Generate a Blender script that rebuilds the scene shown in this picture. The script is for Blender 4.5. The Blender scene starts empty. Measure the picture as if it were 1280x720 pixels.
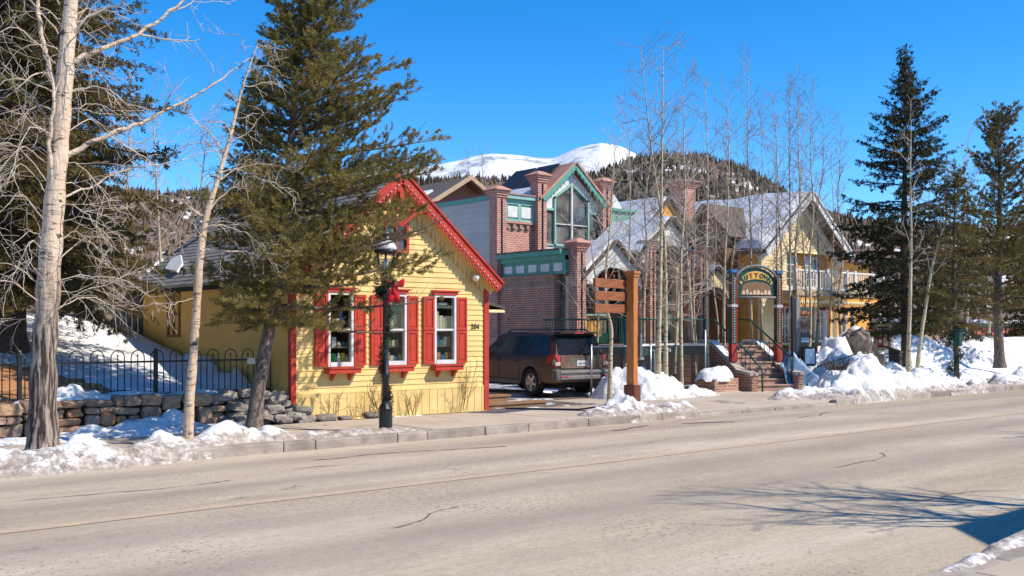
import bpy, bmesh, math, random
import numpy as np
from mathutils import Vector, Matrix
SC = bpy.context.scene
COL = SC.collection
R = math.radians
rng = random.Random(7)
# ------------------------------------------------------------------ camera model (used to survey the place)
H = 1.85; YAW = R(40.2); SY, CY = math.sin(YAW), math.cos(YAW); F = 1280.0
def Q(px, py, Y):                      # the point at depth Y from the street photographer's line
    lat = (px-640)/F; v = (413-py)/F
    d = Y/(CY-SY*lat)
    return Vector((d*(SY+CY*lat), Y, H+v*d))
def QX(px, Y): return Q(px, 413, Y).x
# ------------------------------------------------------------------ noise
def _hash(ix, iy, iz, seed):
    n = (ix*374761393 + iy*668265263 + iz*2147483647 + seed*974634777) & 0xFFFFFFFF
    n = ((n ^ (n >> 13))*1274126177) & 0xFFFFFFFF
    n = (n ^ (n >> 16)) & 0xFFFFFFFF
    return n.astype(np.float64)/4294967295.0
def vnoise(p, seed=0):
    p = np.asarray(p, dtype=np.float64)
    f = np.floor(p); i = f.astype(np.int64); t = p-f; t = t*t*(3-2*t)
    o = 0
    for dx in (0, 1):
        wx = t[:, 0] if dx else 1-t[:, 0]
        for dy in (0, 1):
            wy = t[:, 1] if dy else 1-t[:, 1]
            for dz in (0, 1):
                wz = t[:, 2] if dz else 1-t[:, 2]
                o = o + wx*wy*wz*_hash(i[:, 0]+dx, i[:, 1]+dy, i[:, 2]+dz, seed)
    return o
def fbm(p, seed=0, octv=4, gain=.5):
    p = np.asarray(p, dtype=np.float64); a = 1.; s = 0.; tot = 0.
    for k in range(octv):
        s = s + a*(vnoise(p, seed+k*17)*2-1); tot += a; a *= gain; p = p*2.03+11.7
    return s/tot
def sstep(a, b, x):
    t = np.clip((np.asarray(x, dtype=float)-a)/(b-a), 0, 1); return t*t*(3-2*t)
# ------------------------------------------------------------------ object helpers
def tag(o, label=None, cat=None, group=None, kind=None):
    if label: o['label'] = label
    if cat: o['category'] = cat
    if group: o['group'] = group
    if kind: o['kind'] = kind
    return o
def thing(name, label, cat, loc=(0, 0, 0), rotz=0, group=None):
    o = bpy.data.objects.new(name, None); COL.objects.link(o)
    o.location = loc; o.rotation_euler = (0, 0, rotz); o.empty_display_size = .2
    return tag(o, label, cat, group)
def link_mesh(name, me, mat, parent=None):
    o = bpy.data.objects.new(name, me); COL.objects.link(o)
    if mat is not None:
        for m in (mat if isinstance(mat, (list, tuple)) else [mat]): me.materials.append(m)
    if parent is not None: o.parent = parent
    return o
def root_loc(parent):
    l = Vector((0, 0, 0)); p = parent
    while p is not None:
        l += Vector(p.location); p = p.parent
    return l
def auto_uv(me):
    n = len(me.polygons); L = len(me.loops)
    if not L: return
    vi = np.empty(L, np.int32); me.loops.foreach_get('vertex_index', vi)
    co = np.empty(len(me.vertices)*3); me.vertices.foreach_get('co', co); co = co.reshape(-1, 3)
    nr = np.empty(n*3); me.polygons.foreach_get('normal', nr); nr = np.abs(nr.reshape(-1, 3))
    lt = np.empty(n, np.int32); me.polygons.foreach_get('loop_total', lt)
    nl = np.repeat(nr, lt, axis=0); c = co[vi]
    top = nl[:, 2] > .8; xs = (nl[:, 0] > nl[:, 1]) & ~top
    u = np.where(xs, c[:, 1], c[:, 0]); v = np.where(top, c[:, 1], c[:, 2])
    uv = me.uv_layers.new(name='UVMap'); uv.data.foreach_set('uv', np.stack([u, v], 1).ravel())
def arr_mesh(name, V, Fc, smooth=False):
    V = np.asarray(V, dtype=np.float32).reshape(-1, 3); Fc = np.asarray(Fc, dtype=np.int32)
    me = bpy.data.meshes.new(name); k = Fc.shape[1]; n = len(Fc)
    me.vertices.add(len(V)); me.vertices.foreach_set('co', V.ravel())
    me.loops.add(n*k); me.loops.foreach_set('vertex_index', Fc.ravel())
    me.polygons.add(n); me.polygons.foreach_set('loop_start', np.arange(n, dtype=np.int32)*k)
    try: me.polygons.foreach_set('loop_total', np.full(n, k, dtype=np.int32))
    except Exception: pass
    if smooth: me.polygons.foreach_set('use_smooth', np.ones(n, dtype=bool))
    me.update(calc_edges=True)
    return me
class MB:
    def __init__(s, M=None): s.v = []; s.f = []; s.sm = []; s.mi = []; s.M = M; s.cur = 0; s.smooth = False
    def add(s, vs, fs, smooth=None):
        b = len(s.v)
        for p in vs:
            p = Vector(p)
            s.v.append(tuple(s.M @ p) if s.M is not None else tuple(p))
        for f in fs:
            s.f.append(tuple(b+i for i in f)); s.sm.append(s.smooth if smooth is None else smooth); s.mi.append(s.cur)
        return s
    def box(s, x0, x1, y0, y1, z0, z1):
        return s.add([(x0,y0,z0),(x1,y0,z0),(x1,y1,z0),(x0,y1,z0),(x0,y0,z1),(x1,y0,z1),(x1,y1,z1),(x0,y1,z1)],
                     [(3,2,1,0),(4,5,6,7),(0,1,5,4),(1,2,6,5),(2,3,7,6),(3,0,4,7)], False)
    def bbox(s, x0, x1, y0, y1, z0, z1, b=.01):        # box with chamfered vertical and horizontal edges
        bm = bmesh.new(); bmesh.ops.create_cube(bm, size=1)
        for v in bm.verts: v.co = Vector((x0+(v.co.x+.5)*(x1-x0), y0+(v.co.y+.5)*(y1-y0), z0+(v.co.z+.5)*(z1-z0)))
        bmesh.ops.bevel(bm, geom=bm.edges[:], offset=b, segments=2, affect='EDGES', profile=.6)
        return s.bm(bm)
    def bm(s, bm, smooth=False):
        bm.verts.ensure_lookup_table(); bm.verts.index_update()
        s.add([v.co for v in bm.verts], [[v.index for v in f.verts] for f in bm.faces], smooth); bm.free(); return s
    def obox(s, c, size, rot):                            # rot: 3x3 or euler tuple
        m = rot if isinstance(rot, Matrix) else Matrix.Rotation(rot[2], 3, 'Z') @ Matrix.Rotation(rot[1], 3, 'Y') @ Matrix.Rotation(rot[0], 3, 'X')
        h = [x/2 for x in size]; c = Vector(c)
        P = [c + m @ Vector((sx*h[0], sy*h[1], sz*h[2])) for sz in (-1, 1) for sx, sy in ((-1,-1),(1,-1),(1,1),(-1,1))]
        return s.add(P, [(3,2,1,0),(4,5,6,7),(0,1,5,4),(1,2,6,5),(2,3,7,6),(3,0,4,7)], False)
    def bar(s, a, b, w, h=None):                          # a square bar from a to b
        a, b = Vector(a), Vector(b); d = b-a; L = d.length
        if L < 1e-6: return s
        z = d/L; up = Vector((0,0,1)) if abs(z.z) < .95 else Vector((0,1,0))
        x = up.cross(z).normalized(); y = z.cross(x)
        m = Matrix((x, y, z)).transposed()
        return s.obox((a+b)/2, (w, h or w, L), m)
    def prism(s, poly, d):                                # poly: list of 3D points (planar), extruded by vector d
        n = len(poly); d = Vector(d); P = [Vector(p) for p in poly]
        nrm = Vector((0,0,0))
        for i in range(n): nrm += P[i].cross(P[(i+1) % n])
        if nrm.dot(d) > 0: P = P[::-1]
        return s.add(P+[p+d for p in P], [tuple(range(n)), tuple(range(2*n-1, n-1, -1))]+[((i+1)%n, i, i+n, (i+1)%n+n) for i in range(n)], False)
    def quad(s, a, b, c, d): return s.add([a, b, c, d], [(0,1,2,3)], False)
    def lathe(s, prof, c=(0,0,0), n=16, smooth=True, cap=True):     # prof: [(r,z)]
        c = Vector(c); V = []; Fa = []
        for r, z in prof:
            for k in range(n):
                a = 2*math.pi*k/n; V.append(c+Vector((r*math.cos(a), r*math.sin(a), z)))
        for i in range(len(prof)-1):
            for k in range(n):
                k2 = (k+1) % n; Fa.append((i*n+k, i*n+k2, (i+1)*n+k2, (i+1)*n+k))
        if cap: Fa.append(tuple(range(n-1, -1, -1))); Fa.append(tuple((len(prof)-1)*n+k for k in range(n)))
        return s.add(V, Fa, smooth)
    def tube(s, pts, rad, n=6, smooth=True, cap=True):
        pts = [Vector(p) for p in pts]; m = len(pts)
        if not hasattr(rad, '__len__'): rad = [rad]*m
        V = []; Fa = []; x = None
        for i, p in enumerate(pts):
            t = (pts[min(i+1, m-1)]-pts[max(i-1, 0)])
            if t.length < 1e-9: t = Vector((0,0,1))
            t.normalize()
            if x is None: x = (Vector((0,0,1)) if abs(t.z) < .9 else Vector((1,0,0))).cross(t).normalized()
            else:
                x = x-t*x.dot(t)
                x = x.normalized() if x.length > 1e-6 else t.orthogonal().normalized()
            y = t.cross(x)
            for k in range(n):
                a = 2*math.pi*k/n; V.append(p+(x*math.cos(a)+y*math.sin(a))*rad[i])
        for i in range(m-1):
            for k in range(n):
                k2 = (k+1) % n; Fa.append((i*n+k, i*n+k2, (i+1)*n+k2, (i+1)*n+k))
        if cap: Fa += [tuple(range(n-1, -1, -1)), tuple((m-1)*n+k for k in range(n))]
        return s.add(V, Fa, smooth)
    def build(s, name, mat, parent=None, local=False, uv=True):
        off = Vector((0,0,0)) if (parent is None or local) else root_loc(parent)
        me = bpy.data.meshes.new(name)
        me.from_pydata([(x-off.x, y-off.y, z-off.z) for x, y, z in s.v], [], s.f)
        me.polygons.foreach_set('use_smooth', s.sm)
        if any(s.mi): me.polygons.foreach_set('material_index', s.mi)
        me.update()
        if uv:
            auto_uv(me)
        return link_mesh(name, me, mat, parent)
def copy_tree(o, parent=None):
    c = o.copy(); COL.objects.link(c)
    if parent is not None: c.parent = parent
    for ch in list(o.children): copy_tree(ch, c)
    return c
def text(txt, size, mat, parent, loc, rot, name='lettering', ext=.004, align='CENTER', bold=0.0, sx=1.0):
    cu = bpy.data.curves.new(name, 'FONT'); cu.body = txt; cu.size = size; cu.extrude = ext; cu.align_x = align; cu.align_y = 'CENTER'; cu.offset = bold
    cu.resolution_u = 3
    o = bpy.data.objects.new(name, cu); COL.objects.link(o); cu.materials.append(mat)
    bpy.context.view_layer.update(); me = bpy.data.meshes.new_from_object(o.evaluated_get(bpy.context.evaluated_depsgraph_get())); bpy.data.objects.remove(o)
    o = bpy.data.objects.new(name, me); COL.objects.link(o)
    if not me.materials: me.materials.append(mat)
    o.location = Vector(loc)-root_loc(parent); o.rotation_euler = rot; o.scale = (sx, 1, 1); o.parent = parent
    return o
# ------------------------------------------------------------------ materials
def _nt(name):
    m = bpy.data.materials.new(name); m.use_nodes = True; nt = m.node_tree
    return m, nt, nt.nodes['Principled BSDF'], nt.nodes['Material Output']
def nd(nt, typ, **kw):
    n = nt.nodes.new(typ)
    for k, v in kw.items():
        if k.startswith('i_'):
            key = k[2:]; key = int(key) if key.isdigit() else key.replace('_', ' ')
            n.inputs[key].default_value = v
        else: setattr(n, k, v)
    return n
def c4(c): return (c[0], c[1], c[2], 1)
def coords(nt, kind):
    t = nd(nt, 'ShaderNodeTexCoord'); return t.outputs[kind]
def noise(nt, vec, scale, detail=5, rough=.55, dist=0):
    n = nd(nt, 'ShaderNodeTexNoise'); n.inputs['Scale'].default_value = scale; n.inputs['Detail'].default_value = detail
    n.inputs['Roughness'].default_value = rough; n.inputs['Distortion'].default_value = dist
    nt.links.new(vec, n.inputs['Vector']); return n.outputs['Fac']
def ramp(nt, fac, stops, interp='LINEAR'):
    r = nd(nt, 'ShaderNodeValToRGB'); r.color_ramp.interpolation = interp; e = r.color_ramp.elements
    while len(e) < len(stops): e.new(.5)
    for el, (p, c) in zip(e, stops):
        el.position = p; el.color = c4(c) if hasattr(c, '__len__') else (c, c, c, 1)
    nt.links.new(fac, r.inputs['Fac']); return r.outputs['Color']
def mix(nt, fac, a, b, mode='MIX'):
    m = nd(nt, 'ShaderNodeMix', data_type='RGBA', blend_type=mode)
    for sock, v in ((m.inputs[0], fac), (m.inputs[6], a), (m.inputs[7], b)):
        if hasattr(v, 'links') or hasattr(v, 'is_linked'): nt.links.new(v, sock)
        elif hasattr(v, '__len__'): sock.default_value = c4(v)
        else: sock.default_value = v
    return m.outputs[2]
def mth(nt, op, a, b=None, clamp=False):
    m = nd(nt, 'ShaderNodeMath', operation=op, use_clamp=clamp)
    for i, v in enumerate((a, b)):
        if v is None: continue
        if hasattr(v, 'is_linked'): nt.links.new(v, m.inputs[i])
        else: m.inputs[i].default_value = v
    return m.outputs[0]
def mapping(nt, vec, scale=(1,1,1), loc=(0,0,0), rot=(0,0,0)):
    m = nd(nt, 'ShaderNodeMapping'); m.inputs['Scale'].default_value = scale; m.inputs['Location'].default_value = loc; m.inputs['Rotation'].default_value = rot
    nt.links.new(vec, m.inputs['Vector']); return m.outputs[0]
def bumpto(nt, p, h, strength=.4, dist=.02):
    b = nd(nt, 'ShaderNodeBump'); b.inputs['Strength'].default_value = strength; b.inputs['Distance'].default_value = dist
    nt.links.new(h, b.inputs['Height']); nt.links.new(b.outputs[0], p.inputs['Normal'])
def sep(nt, vec):
    n = nd(nt, 'ShaderNodeSeparateXYZ'); nt.links.new(vec, n.inputs[0]); return n.outputs
def M(name, c1, c2=None, scale=4, rough=.75, bump=0, bscale=30, spec=.3, metal=0, lo=.35, hi=.65, island=0, stretch=(1,1,1), bdist=.01, dirt=None):
    m, nt, p, out = _nt(name)
    p.inputs['Roughness'].default_value = rough; p.inputs['Metallic'].default_value = metal; p.inputs['Specular IOR Level'].default_value = spec
    co = mapping(nt, coords(nt, 'Object'), stretch)
    if c2 is None: c2 = tuple(x*.78 for x in c1)
    col = ramp(nt, noise(nt, co, scale), [(lo, c2), (hi, c1)])
    if dirt:
        f = ramp(nt, noise(nt, co, dirt[1], 8, .65), [(dirt[2], 0.), (dirt[2]+.18, 1.)])
        col = mix(nt, f, col, dirt[0])
    if island:
        g = nd(nt, 'ShaderNodeNewGeometry')
        col = mix(nt, 1.0, col, ramp(nt, g.outputs['Random Per Island'], [(0, 1-island), (1, 1.0+island*.6)]), 'MULTIPLY')
    nt.links.new(col, p.inputs['Base Color'])
    if bump: bumpto(nt, p, noise(nt, co, bscale, 6, .6), bump, bdist)
    return m
# ================================================================== MATERIALS
mt = {}
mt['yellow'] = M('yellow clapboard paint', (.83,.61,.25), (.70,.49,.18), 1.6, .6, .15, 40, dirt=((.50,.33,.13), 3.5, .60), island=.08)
mt['yellow_shade'] = M('ochre side wall paint', (.84,.48,.125), (.74,.41,.10), 1.5, .65, .15, 40)  # same house yellow as the front, with shade put into its colour
mt['red'] = M('red trim paint', (.52,.055,.03), (.40,.042,.024), 5, .5, .1, 30)
mt['redroof'] = M('red roof trim', (.42,.03,.02), (.3,.025,.02), 5, .5)
mt['white'] = M('white paint', (.72,.72,.70), (.6,.6,.58), 6, .5)
mt['cream'] = M('cream clapboard paint', (.84,.67,.37), (.76,.59,.31), 3, .6, island=.05)
mt['orange'] = M('orange stucco', (.74,.38,.085), (.64,.31,.07), 2, .75, .1, 40)
mt['orange_lap'] = M('orange clapboard', (.74,.37,.08), (.64,.30,.065), 2, .7)
mt['shingle_wall'] = M('brown shingle wall', (.25,.14,.065), (.17,.09,.04), 9, .85, .4, 25)
mt['teal'] = M('sea green trim paint', (.12,.37,.29), (.09,.29,.22), 6, .5)
mt['teal_pale'] = M('pale green trim paint', (.28,.50,.42), (.22,.42,.36), 6, .5)
mt['dgreen'] = M('dark green paint', (.018,.085,.06), (.012,.06,.045), 6, .4)
mt['greysiding'] = M('grey siding paint', (.58,.55,.51), (.51,.485,.45), 1.2, .7, island=.06)
mt['greyroof'] = M('grey shingle roof', (.105,.10,.095), (.07,.068,.065), 14, .9, .5, 60)
mt['brownroof'] = M('brown shingle roof', (.15,.12,.10), (.10,.08,.065), 12, .9, .5, 40)
mt['tan_stone'] = M('pale sandstone cap', (.50,.27,.20), (.42,.22,.16), 6, .8, .2, 40)
mt['black'] = M('black enamel', (.014,.016,.017), (.01,.011,.012), 8, .35, spec=.5)
mt['iron'] = M('black wrought iron', (.02,.022,.024), (.012,.012,.013), 9, .45, spec=.5)
mt['pole'] = M('dull black pole', (.03,.03,.03), (.02,.02,.02), 6, .5)
mt['steel'] = M('galvanised steel', (.42,.43,.44), (.32,.33,.34), 8, .4, metal=.8)
mt['darksteel'] = M('weathered steel', (.2,.2,.2), (.13,.13,.13), 8, .5, metal=.6)
mt['timber'] = M('stained timber', (.54,.21,.06), (.34,.12,.034), 6, .55, .3, 30, stretch=(8,8,.6))
mt['timber_dark'] = M('dark red timber', (.34,.12,.042), (.18,.06,.024), 6, .6, .3, 30, stretch=(.6,8,8))
mt['rust'] = M('rusty metal boot', (.16,.05,.032), (.10,.032,.022), 9, .75, .2, 40)
mt['plank'] = M('weathered plank', (.30,.17,.09), (.19,.11,.06), 5, .85, .4, 30, stretch=(.7,8,8))
mt['greyplank'] = M('grey weathered board', (.26,.245,.225), (.17,.16,.145), 5, .9, .4, 30, stretch=(8,8,.6))
mt['wood_pale'] = M('pale timber frame', (.48,.36,.23), (.38,.28,.17), 6, .7)
mt['dark'] = M('dark interior', (.020,.018,.016), (.012,.011,.010), 3, .8)
mt['dkglassback'] = M('dim interior', (.11,.09,.075), (.05,.042,.036), 2.5, .8)
mt['concrete'] = None
mt['tarp'] = M('blue grey tarpaulin', (.17,.27,.40), (.13,.21,.32), 5, .4, .3, 14)
mt['bow'] = M('red ribbon', (.62,.02,.028), (.45,.015,.02), 8, .5)
mt['garland'] = M('dark green garland', (.035,.07,.03), (.018,.035,.016), 12, .7, island=.5)
mt['plastic_w'] = M('white signboard', (.75,.75,.73), (.68,.68,.66), 5, .5)
mt['poster_red'] = M('red poster', (.45,.03,.06), (.35,.02,.045), 5, .5)
mt['frame_dark'] = M('dark board frame', (.05,.03,.025), (.03,.02,.015), 5, .6)
mt['blacksign'] = M('black sign face', (.02,.02,.022), (.012,.012,.012), 5, .4)
mt['letter_w'] = M('white lettering', (.75,.75,.72), (.68,.68,.66), 5, .5)
mt['letter_red'] = M('red lettering', (.5,.05,.03), (.4,.04,.02), 5, .5)
mt['letter_green'] = M('dark green lettering', (.015,.10,.06), (.01,.07,.04), 5, .5)
mt['letter_dk'] = M('dark lettering', (.05,.04,.03), (.03,.025,.02), 5, .6)
mt['gold'] = M('golden sign face', (.75,.46,.10), (.65,.38,.08), 5, .5)
mt['maroon'] = M('maroon paint', (.26,.022,.02), (.18,.016,.014), 5, .45)
mt['brown_bin'] = M('dark brown bin', (.035,.024,.02), (.024,.016,.013), 5, .5)
mt['shrub'] = M('dry brown twigs', (.16,.085,.045), (.10,.055,.03), 8, .9, island=.4)
mt['deadbrush'] = M('dead brown brush', (.13,.09,.06), (.07,.045,.03), 10, .9, island=.5)
mt['rubber'] = M('tyre rubber', (.028,.026,.024), (.018,.017,.016), 9, .85, .2, 60)
mt['rim'] = M('alloy rim', (.42,.38,.34), (.32,.29,.26), 8, .4, metal=.7)
mt['tail_red'] = M('tail lamp lens', (.45,.012,.012), (.38,.01,.01), 8, .2, spec=.6)
mt['lens_clear'] = M('clear lamp lens', (.5,.45,.42), (.45,.4,.38), 8, .2, spec=.6)
mt['plate'] = M('number plate', (.6,.6,.6), (.5,.5,.52), 12, .5)
mt['silver'] = M('silver trim', (.24,.21,.19), (.18,.155,.14), 8, .5, metal=.2)
mt['grey_plastic'] = M('grey plastic', (.13,.125,.12), (.09,.088,.085), 8, .7)
mt['beige_wall'] = M('beige retaining wall', (.36,.27,.19), (.28,.21,.15), 3, .85, .3, 20)
mt['redwall'] = M('salmon red siding', (.50,.14,.09), (.42,.11,.07), 3, .75)
mt['bulb'] = M('glass bulb', (.8,.78,.72), (.75,.73,.68), 5, .25, spec=.5)
mt['lamp_dome'] = M('milky lamp dome', (.62,.63,.62), (.52,.53,.52), 5, .3, spec=.5)
mt['solar'] = M('dark roof panel', (.035,.036,.042), (.025,.026,.03), 5, .45, spec=.2)
mt['deck'] = M('timber deck', (.28,.20,.15), (.2,.14,.1), 4, .85, stretch=(.6,7,7))
mt['step'] = M('pinkish stair tread', (.46,.30,.22), (.36,.23,.17), 5, .85, .2, 40)
mt['bed'] = None
for nm, c in (('g_blue',(.06,.16,.42)),('g_orange',(.65,.25,.04)),('g_white',(.8,.78,.74)),('g_green',(.06,.25,.09)),('g_tan',(.42,.27,.14)),('g_red',(.5,.06,.04)),('g_yellow',(.75,.5,.06)),('g_cream',(.72,.6,.4))):
    mt[nm] = M(nm[2:]+' goods', c, None, 6, .55)

def brick_mat(name, a, b, mort, bw=.22, rh=.076, ms=.010):
    m, nt, p, out = _nt(name); uv = coords(nt, 'UV')
    br = nd(nt, 'ShaderNodeTexBrick', offset=.5); br.inputs['Color1'].default_value = c4(a); br.inputs['Color2'].default_value = c4(b); br.inputs['Mortar'].default_value = c4(mort)
    br.inputs['Scale'].default_value = 1; br.inputs['Brick Width'].default_value = bw; br.inputs['Row Height'].default_value = rh; br.inputs['Mortar Size'].default_value = ms; br.inputs['Bias'].default_value = -.1
    nt.links.new(uv, br.inputs['Vector'])
    n = noise(nt, coords(nt, 'Object'), 2.2, 6)
    col = mix(nt, 1., br.outputs['Color'], ramp(nt, n, [(.3, .72), (.7, 1.15)]), 'MULTIPLY')
    nt.links.new(col, p.inputs['Base Color']); p.inputs['Roughness'].default_value = .85
    inv = mth(nt, 'SUBTRACT', 1., br.outputs['Fac'])
    bumpto(nt, p, inv, .5, .01); return m
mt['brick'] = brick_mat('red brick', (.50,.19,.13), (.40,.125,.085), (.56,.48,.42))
mt['brick_shade'] = brick_mat('shade toned brick', (.40,.165,.10), (.29,.112,.068), (.50,.40,.32))  # the red brick again, with the shade of unlit walls put into its colour
mt['brick_pale'] = brick_mat('soldier brick band', (.34,.18,.12), (.28,.14,.09), (.42,.34,.28), .075, .22, .010)
mt['slate'] = brick_mat('shingle courses', (.30,.285,.265), (.24,.228,.215), (.17,.162,.152), .30, .14, .008)

# asphalt: sand and salt bleached, with tracks, stains, grit
def asphalt():
    m, nt, p, out = _nt('sanded asphalt'); o = coords(nt, 'Object')
    big = noise(nt, mapping(nt, o, (.05,.55,1)), 1.0, 5, .6, .4)
    base = ramp(nt, big, [(.34,(.385,.315,.235)), (.5,(.46,.385,.29)), (.64,(.55,.465,.36))])
    med = noise(nt, mapping(nt, o, (.5,1.6,1)), 1.2, 8, .65)
    base = mix(nt, 1., base, ramp(nt, med, [(.3,.86),(.7,1.1)]), 'MULTIPLY')
    fine = noise(nt, o, 60, 3, .8)
    base = mix(nt, 1., base, ramp(nt, fine, [(.3,.80),(.7,1.15)]), 'MULTIPLY')
    base = mix(nt, 1., base, ramp(nt, noise(nt, mapping(nt, o, (1,1.8,1)), 11, 6, .75), [(.32,.84),(.68,1.12)]), 'MULTIPLY')
    # grit specks
    vo = nd(nt, 'ShaderNodeTexVoronoi', voronoi_dimensions='2D'); vo.inputs['Scale'].default_value = 9; nt.links.new(o, vo.inputs['Vector'])
    rad = mth(nt, 'MULTIPLY', ramp(nt, noise(nt, o, .5, 4), [(.40, .05), (.66, 1.)]), .19)
    sp = mth(nt, 'LESS_THAN', vo.outputs['Distance'], rad)
    base = mix(nt, mth(nt, 'MULTIPLY', sp, .55), base, (.12,.095,.075))
    # tyre tracks, darker lanes along X
    xyz = sep(nt, o)
    w = mth(nt, 'ADD', xyz[1], mth(nt, 'MULTIPLY', mth(nt, 'SUBTRACT', noise(nt, mapping(nt, o, (.06,.3,1)), 1., 3), .5), 1.1))
    tr = None
    for yc in (11.2, 13.0, 7.3, 9.0):
        g = mth(nt, 'POWER', 2.718, mth(nt, 'MULTIPLY', mth(nt, 'POWER', mth(nt, 'ABSOLUTE', mth(nt, 'SUBTRACT', w, yc)), 2.), -5.))
        tr = g if tr is None else mth(nt, 'ADD', tr, g, True)
    base = mix(nt, mth(nt, 'MULTIPLY', tr, .42), base, (.24,.205,.175))
    # cracks
    v2 = nd(nt, 'ShaderNodeTexVoronoi', feature='DISTANCE_TO_EDGE'); v2.inputs['Scale'].default_value = .33
    nz_ = nd(nt, 'ShaderNodeTexNoise', i_Scale=1.1, i_Detail=7, i_Roughness=.7); nt.links.new(o, nz_.inputs['Vector'])
    wv = nd(nt, 'ShaderNodeVectorMath', operation='ADD'); sc_ = nd(nt, 'ShaderNodeVectorMath', operation='SCALE'); sc_.inputs['Scale'].default_value = 1.1; nt.links.new(nz_.outputs['Color'], sc_.inputs[0])
    nt.links.new(mapping(nt, o, (.6,1,1)), wv.inputs[0]); nt.links.new(sc_.outputs[0], wv.inputs[1]); v2.voronoi_dimensions = '2D'; nt.links.new(wv.outputs[0], v2.inputs['Vector'])
    cr = mth(nt, 'LESS_THAN', v2.outputs['Distance'], .0045)
    crm = mth(nt, 'MULTIPLY', cr, ramp(nt, noise(nt, o, .45, 3), [(.54, 0.), (.60, .6)]))
    base = mix(nt, crm, base, (.07,.06,.05))
    nt.links.new(base, p.inputs['Base Color']); p.inputs['Roughness'].default_value = .9; p.inputs['Specular IOR Level'].default_value = .2
    bumpto(nt, p, mth(nt, 'ADD', fine, mth(nt, 'MULTIPLY', med, .6)), .35, .012); return m
mt['asphalt'] = asphalt()
def conc(name, a, b, wet=.62):
    m, nt, p, out = _nt(name); o = coords(nt, 'Object')
    base = ramp(nt, noise(nt, o, .8, 8, .65), [(.3, b), (.7, a)])
    base = mix(nt, 1., base, ramp(nt, noise(nt, o, 60, 4, .7), [(.3,.82),(.7,1.14)]), 'MULTIPLY')
    wf = ramp(nt, noise(nt, mapping(nt, o, (.35,.9,1)), .9, 7, .6, .5), [(wet, 0.), (wet+.05, 1.)])
    base = mix(nt, mth(nt, 'MULTIPLY', wf, .7), base, (.09,.065,.048))
    nt.links.new(base, p.inputs['Base Color'])
    nt.links.new(ramp(nt, wf, [(0,.9),(1,.45)]), p.inputs['Roughness'])
    g = nd(nt, 'ShaderNodeNewGeometry')
    base = mix(nt, 1., base, ramp(nt, g.outputs['Random Per Island'], [(0,.86),(1,1.08)]), 'MULTIPLY'); nt.links.new(base, p.inputs['Base Color'])
    bumpto(nt, p, noise(nt, o, 45, 5, .7), .3, .01); return m
mt['concrete'] = conc('sidewalk concrete', (.50,.42,.33), (.40,.33,.255))
mt['kerb'] = M('kerb stone', (.44,.38,.32), (.28,.235,.195), 3, .85, .5, 40, island=.28, dirt=((.10,.08,.065), 1.6, .60), bdist=.02)
mt['linepaint'] = None
def linepaint():
    m, nt, p, out = _nt('worn yellow line'); o = coords(nt, 'Object')
    f = ramp(nt, noise(nt, o, 7, 8, .7), [(.38, 0.), (.62, 1.)])
    col = mix(nt, mth(nt, 'MULTIPLY', mth(nt, 'ADD', f, .45, True), .80), (.66,.45,.22), (.38,.32,.265))
    nt.links.new(col, p.inputs['Base Color']); p.inputs['Roughness'].default_value = .9
    bumpto(nt, p, noise(nt, o, 90, 3, .7), .3, .01); return m
mt['linepaint'] = linepaint()
# ground: attribute 'snow' chooses snow over soil, 'tint' chooses orange mulch over grey-brown gravel
def groundmat():
    m, nt, p, out = _nt('snow and soil'); o = coords(nt, 'Object')
    a = nd(nt, 'ShaderNodeAttribute', attribute_name='snow'); t = nd(nt, 'ShaderNodeAttribute', attribute_name='tint')
    soil = ramp(nt, noise(nt, o, 7, 8, .7), [(.3,(.085,.062,.045)), (.7,(.19,.145,.11))])
    mulch = ramp(nt, noise(nt, o, 16, 6, .7), [(.3,(.26,.115,.045)), (.7,(.52,.26,.11))])
    soil = mix(nt, t.outputs['Fac'], soil, mulch)
    sn = mth(nt, 'ADD', a.outputs['Fac'], mth(nt, 'MULTIPLY', mth(nt, 'SUBTRACT', noise(nt, o, 1.3, 8, .62), .5), 1.5))
    sf = ramp(nt, sn, [(.47, 0.), (.53, 1.)])
    snc = ramp(nt, noise(nt, o, .9, 7, .6), [(.3,(.68,.69,.70)), (.65,(.77,.77,.77))])
    nt.links.new(mix(nt, sf, soil, snc), p.inputs['Base Color']); p.inputs['Roughness'].default_value = .8
    h = mth(nt, 'ADD', mth(nt, 'MULTIPLY', sf, 1.2), mth(nt, 'ADD', noise(nt, o, 5, 8, .62), mth(nt, 'MULTIPLY', noise(nt, o, 1.6, 3), 1.5)))
    bumpto(nt, p, h, .55, .09); return m
mt['ground'] = groundmat()
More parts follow.
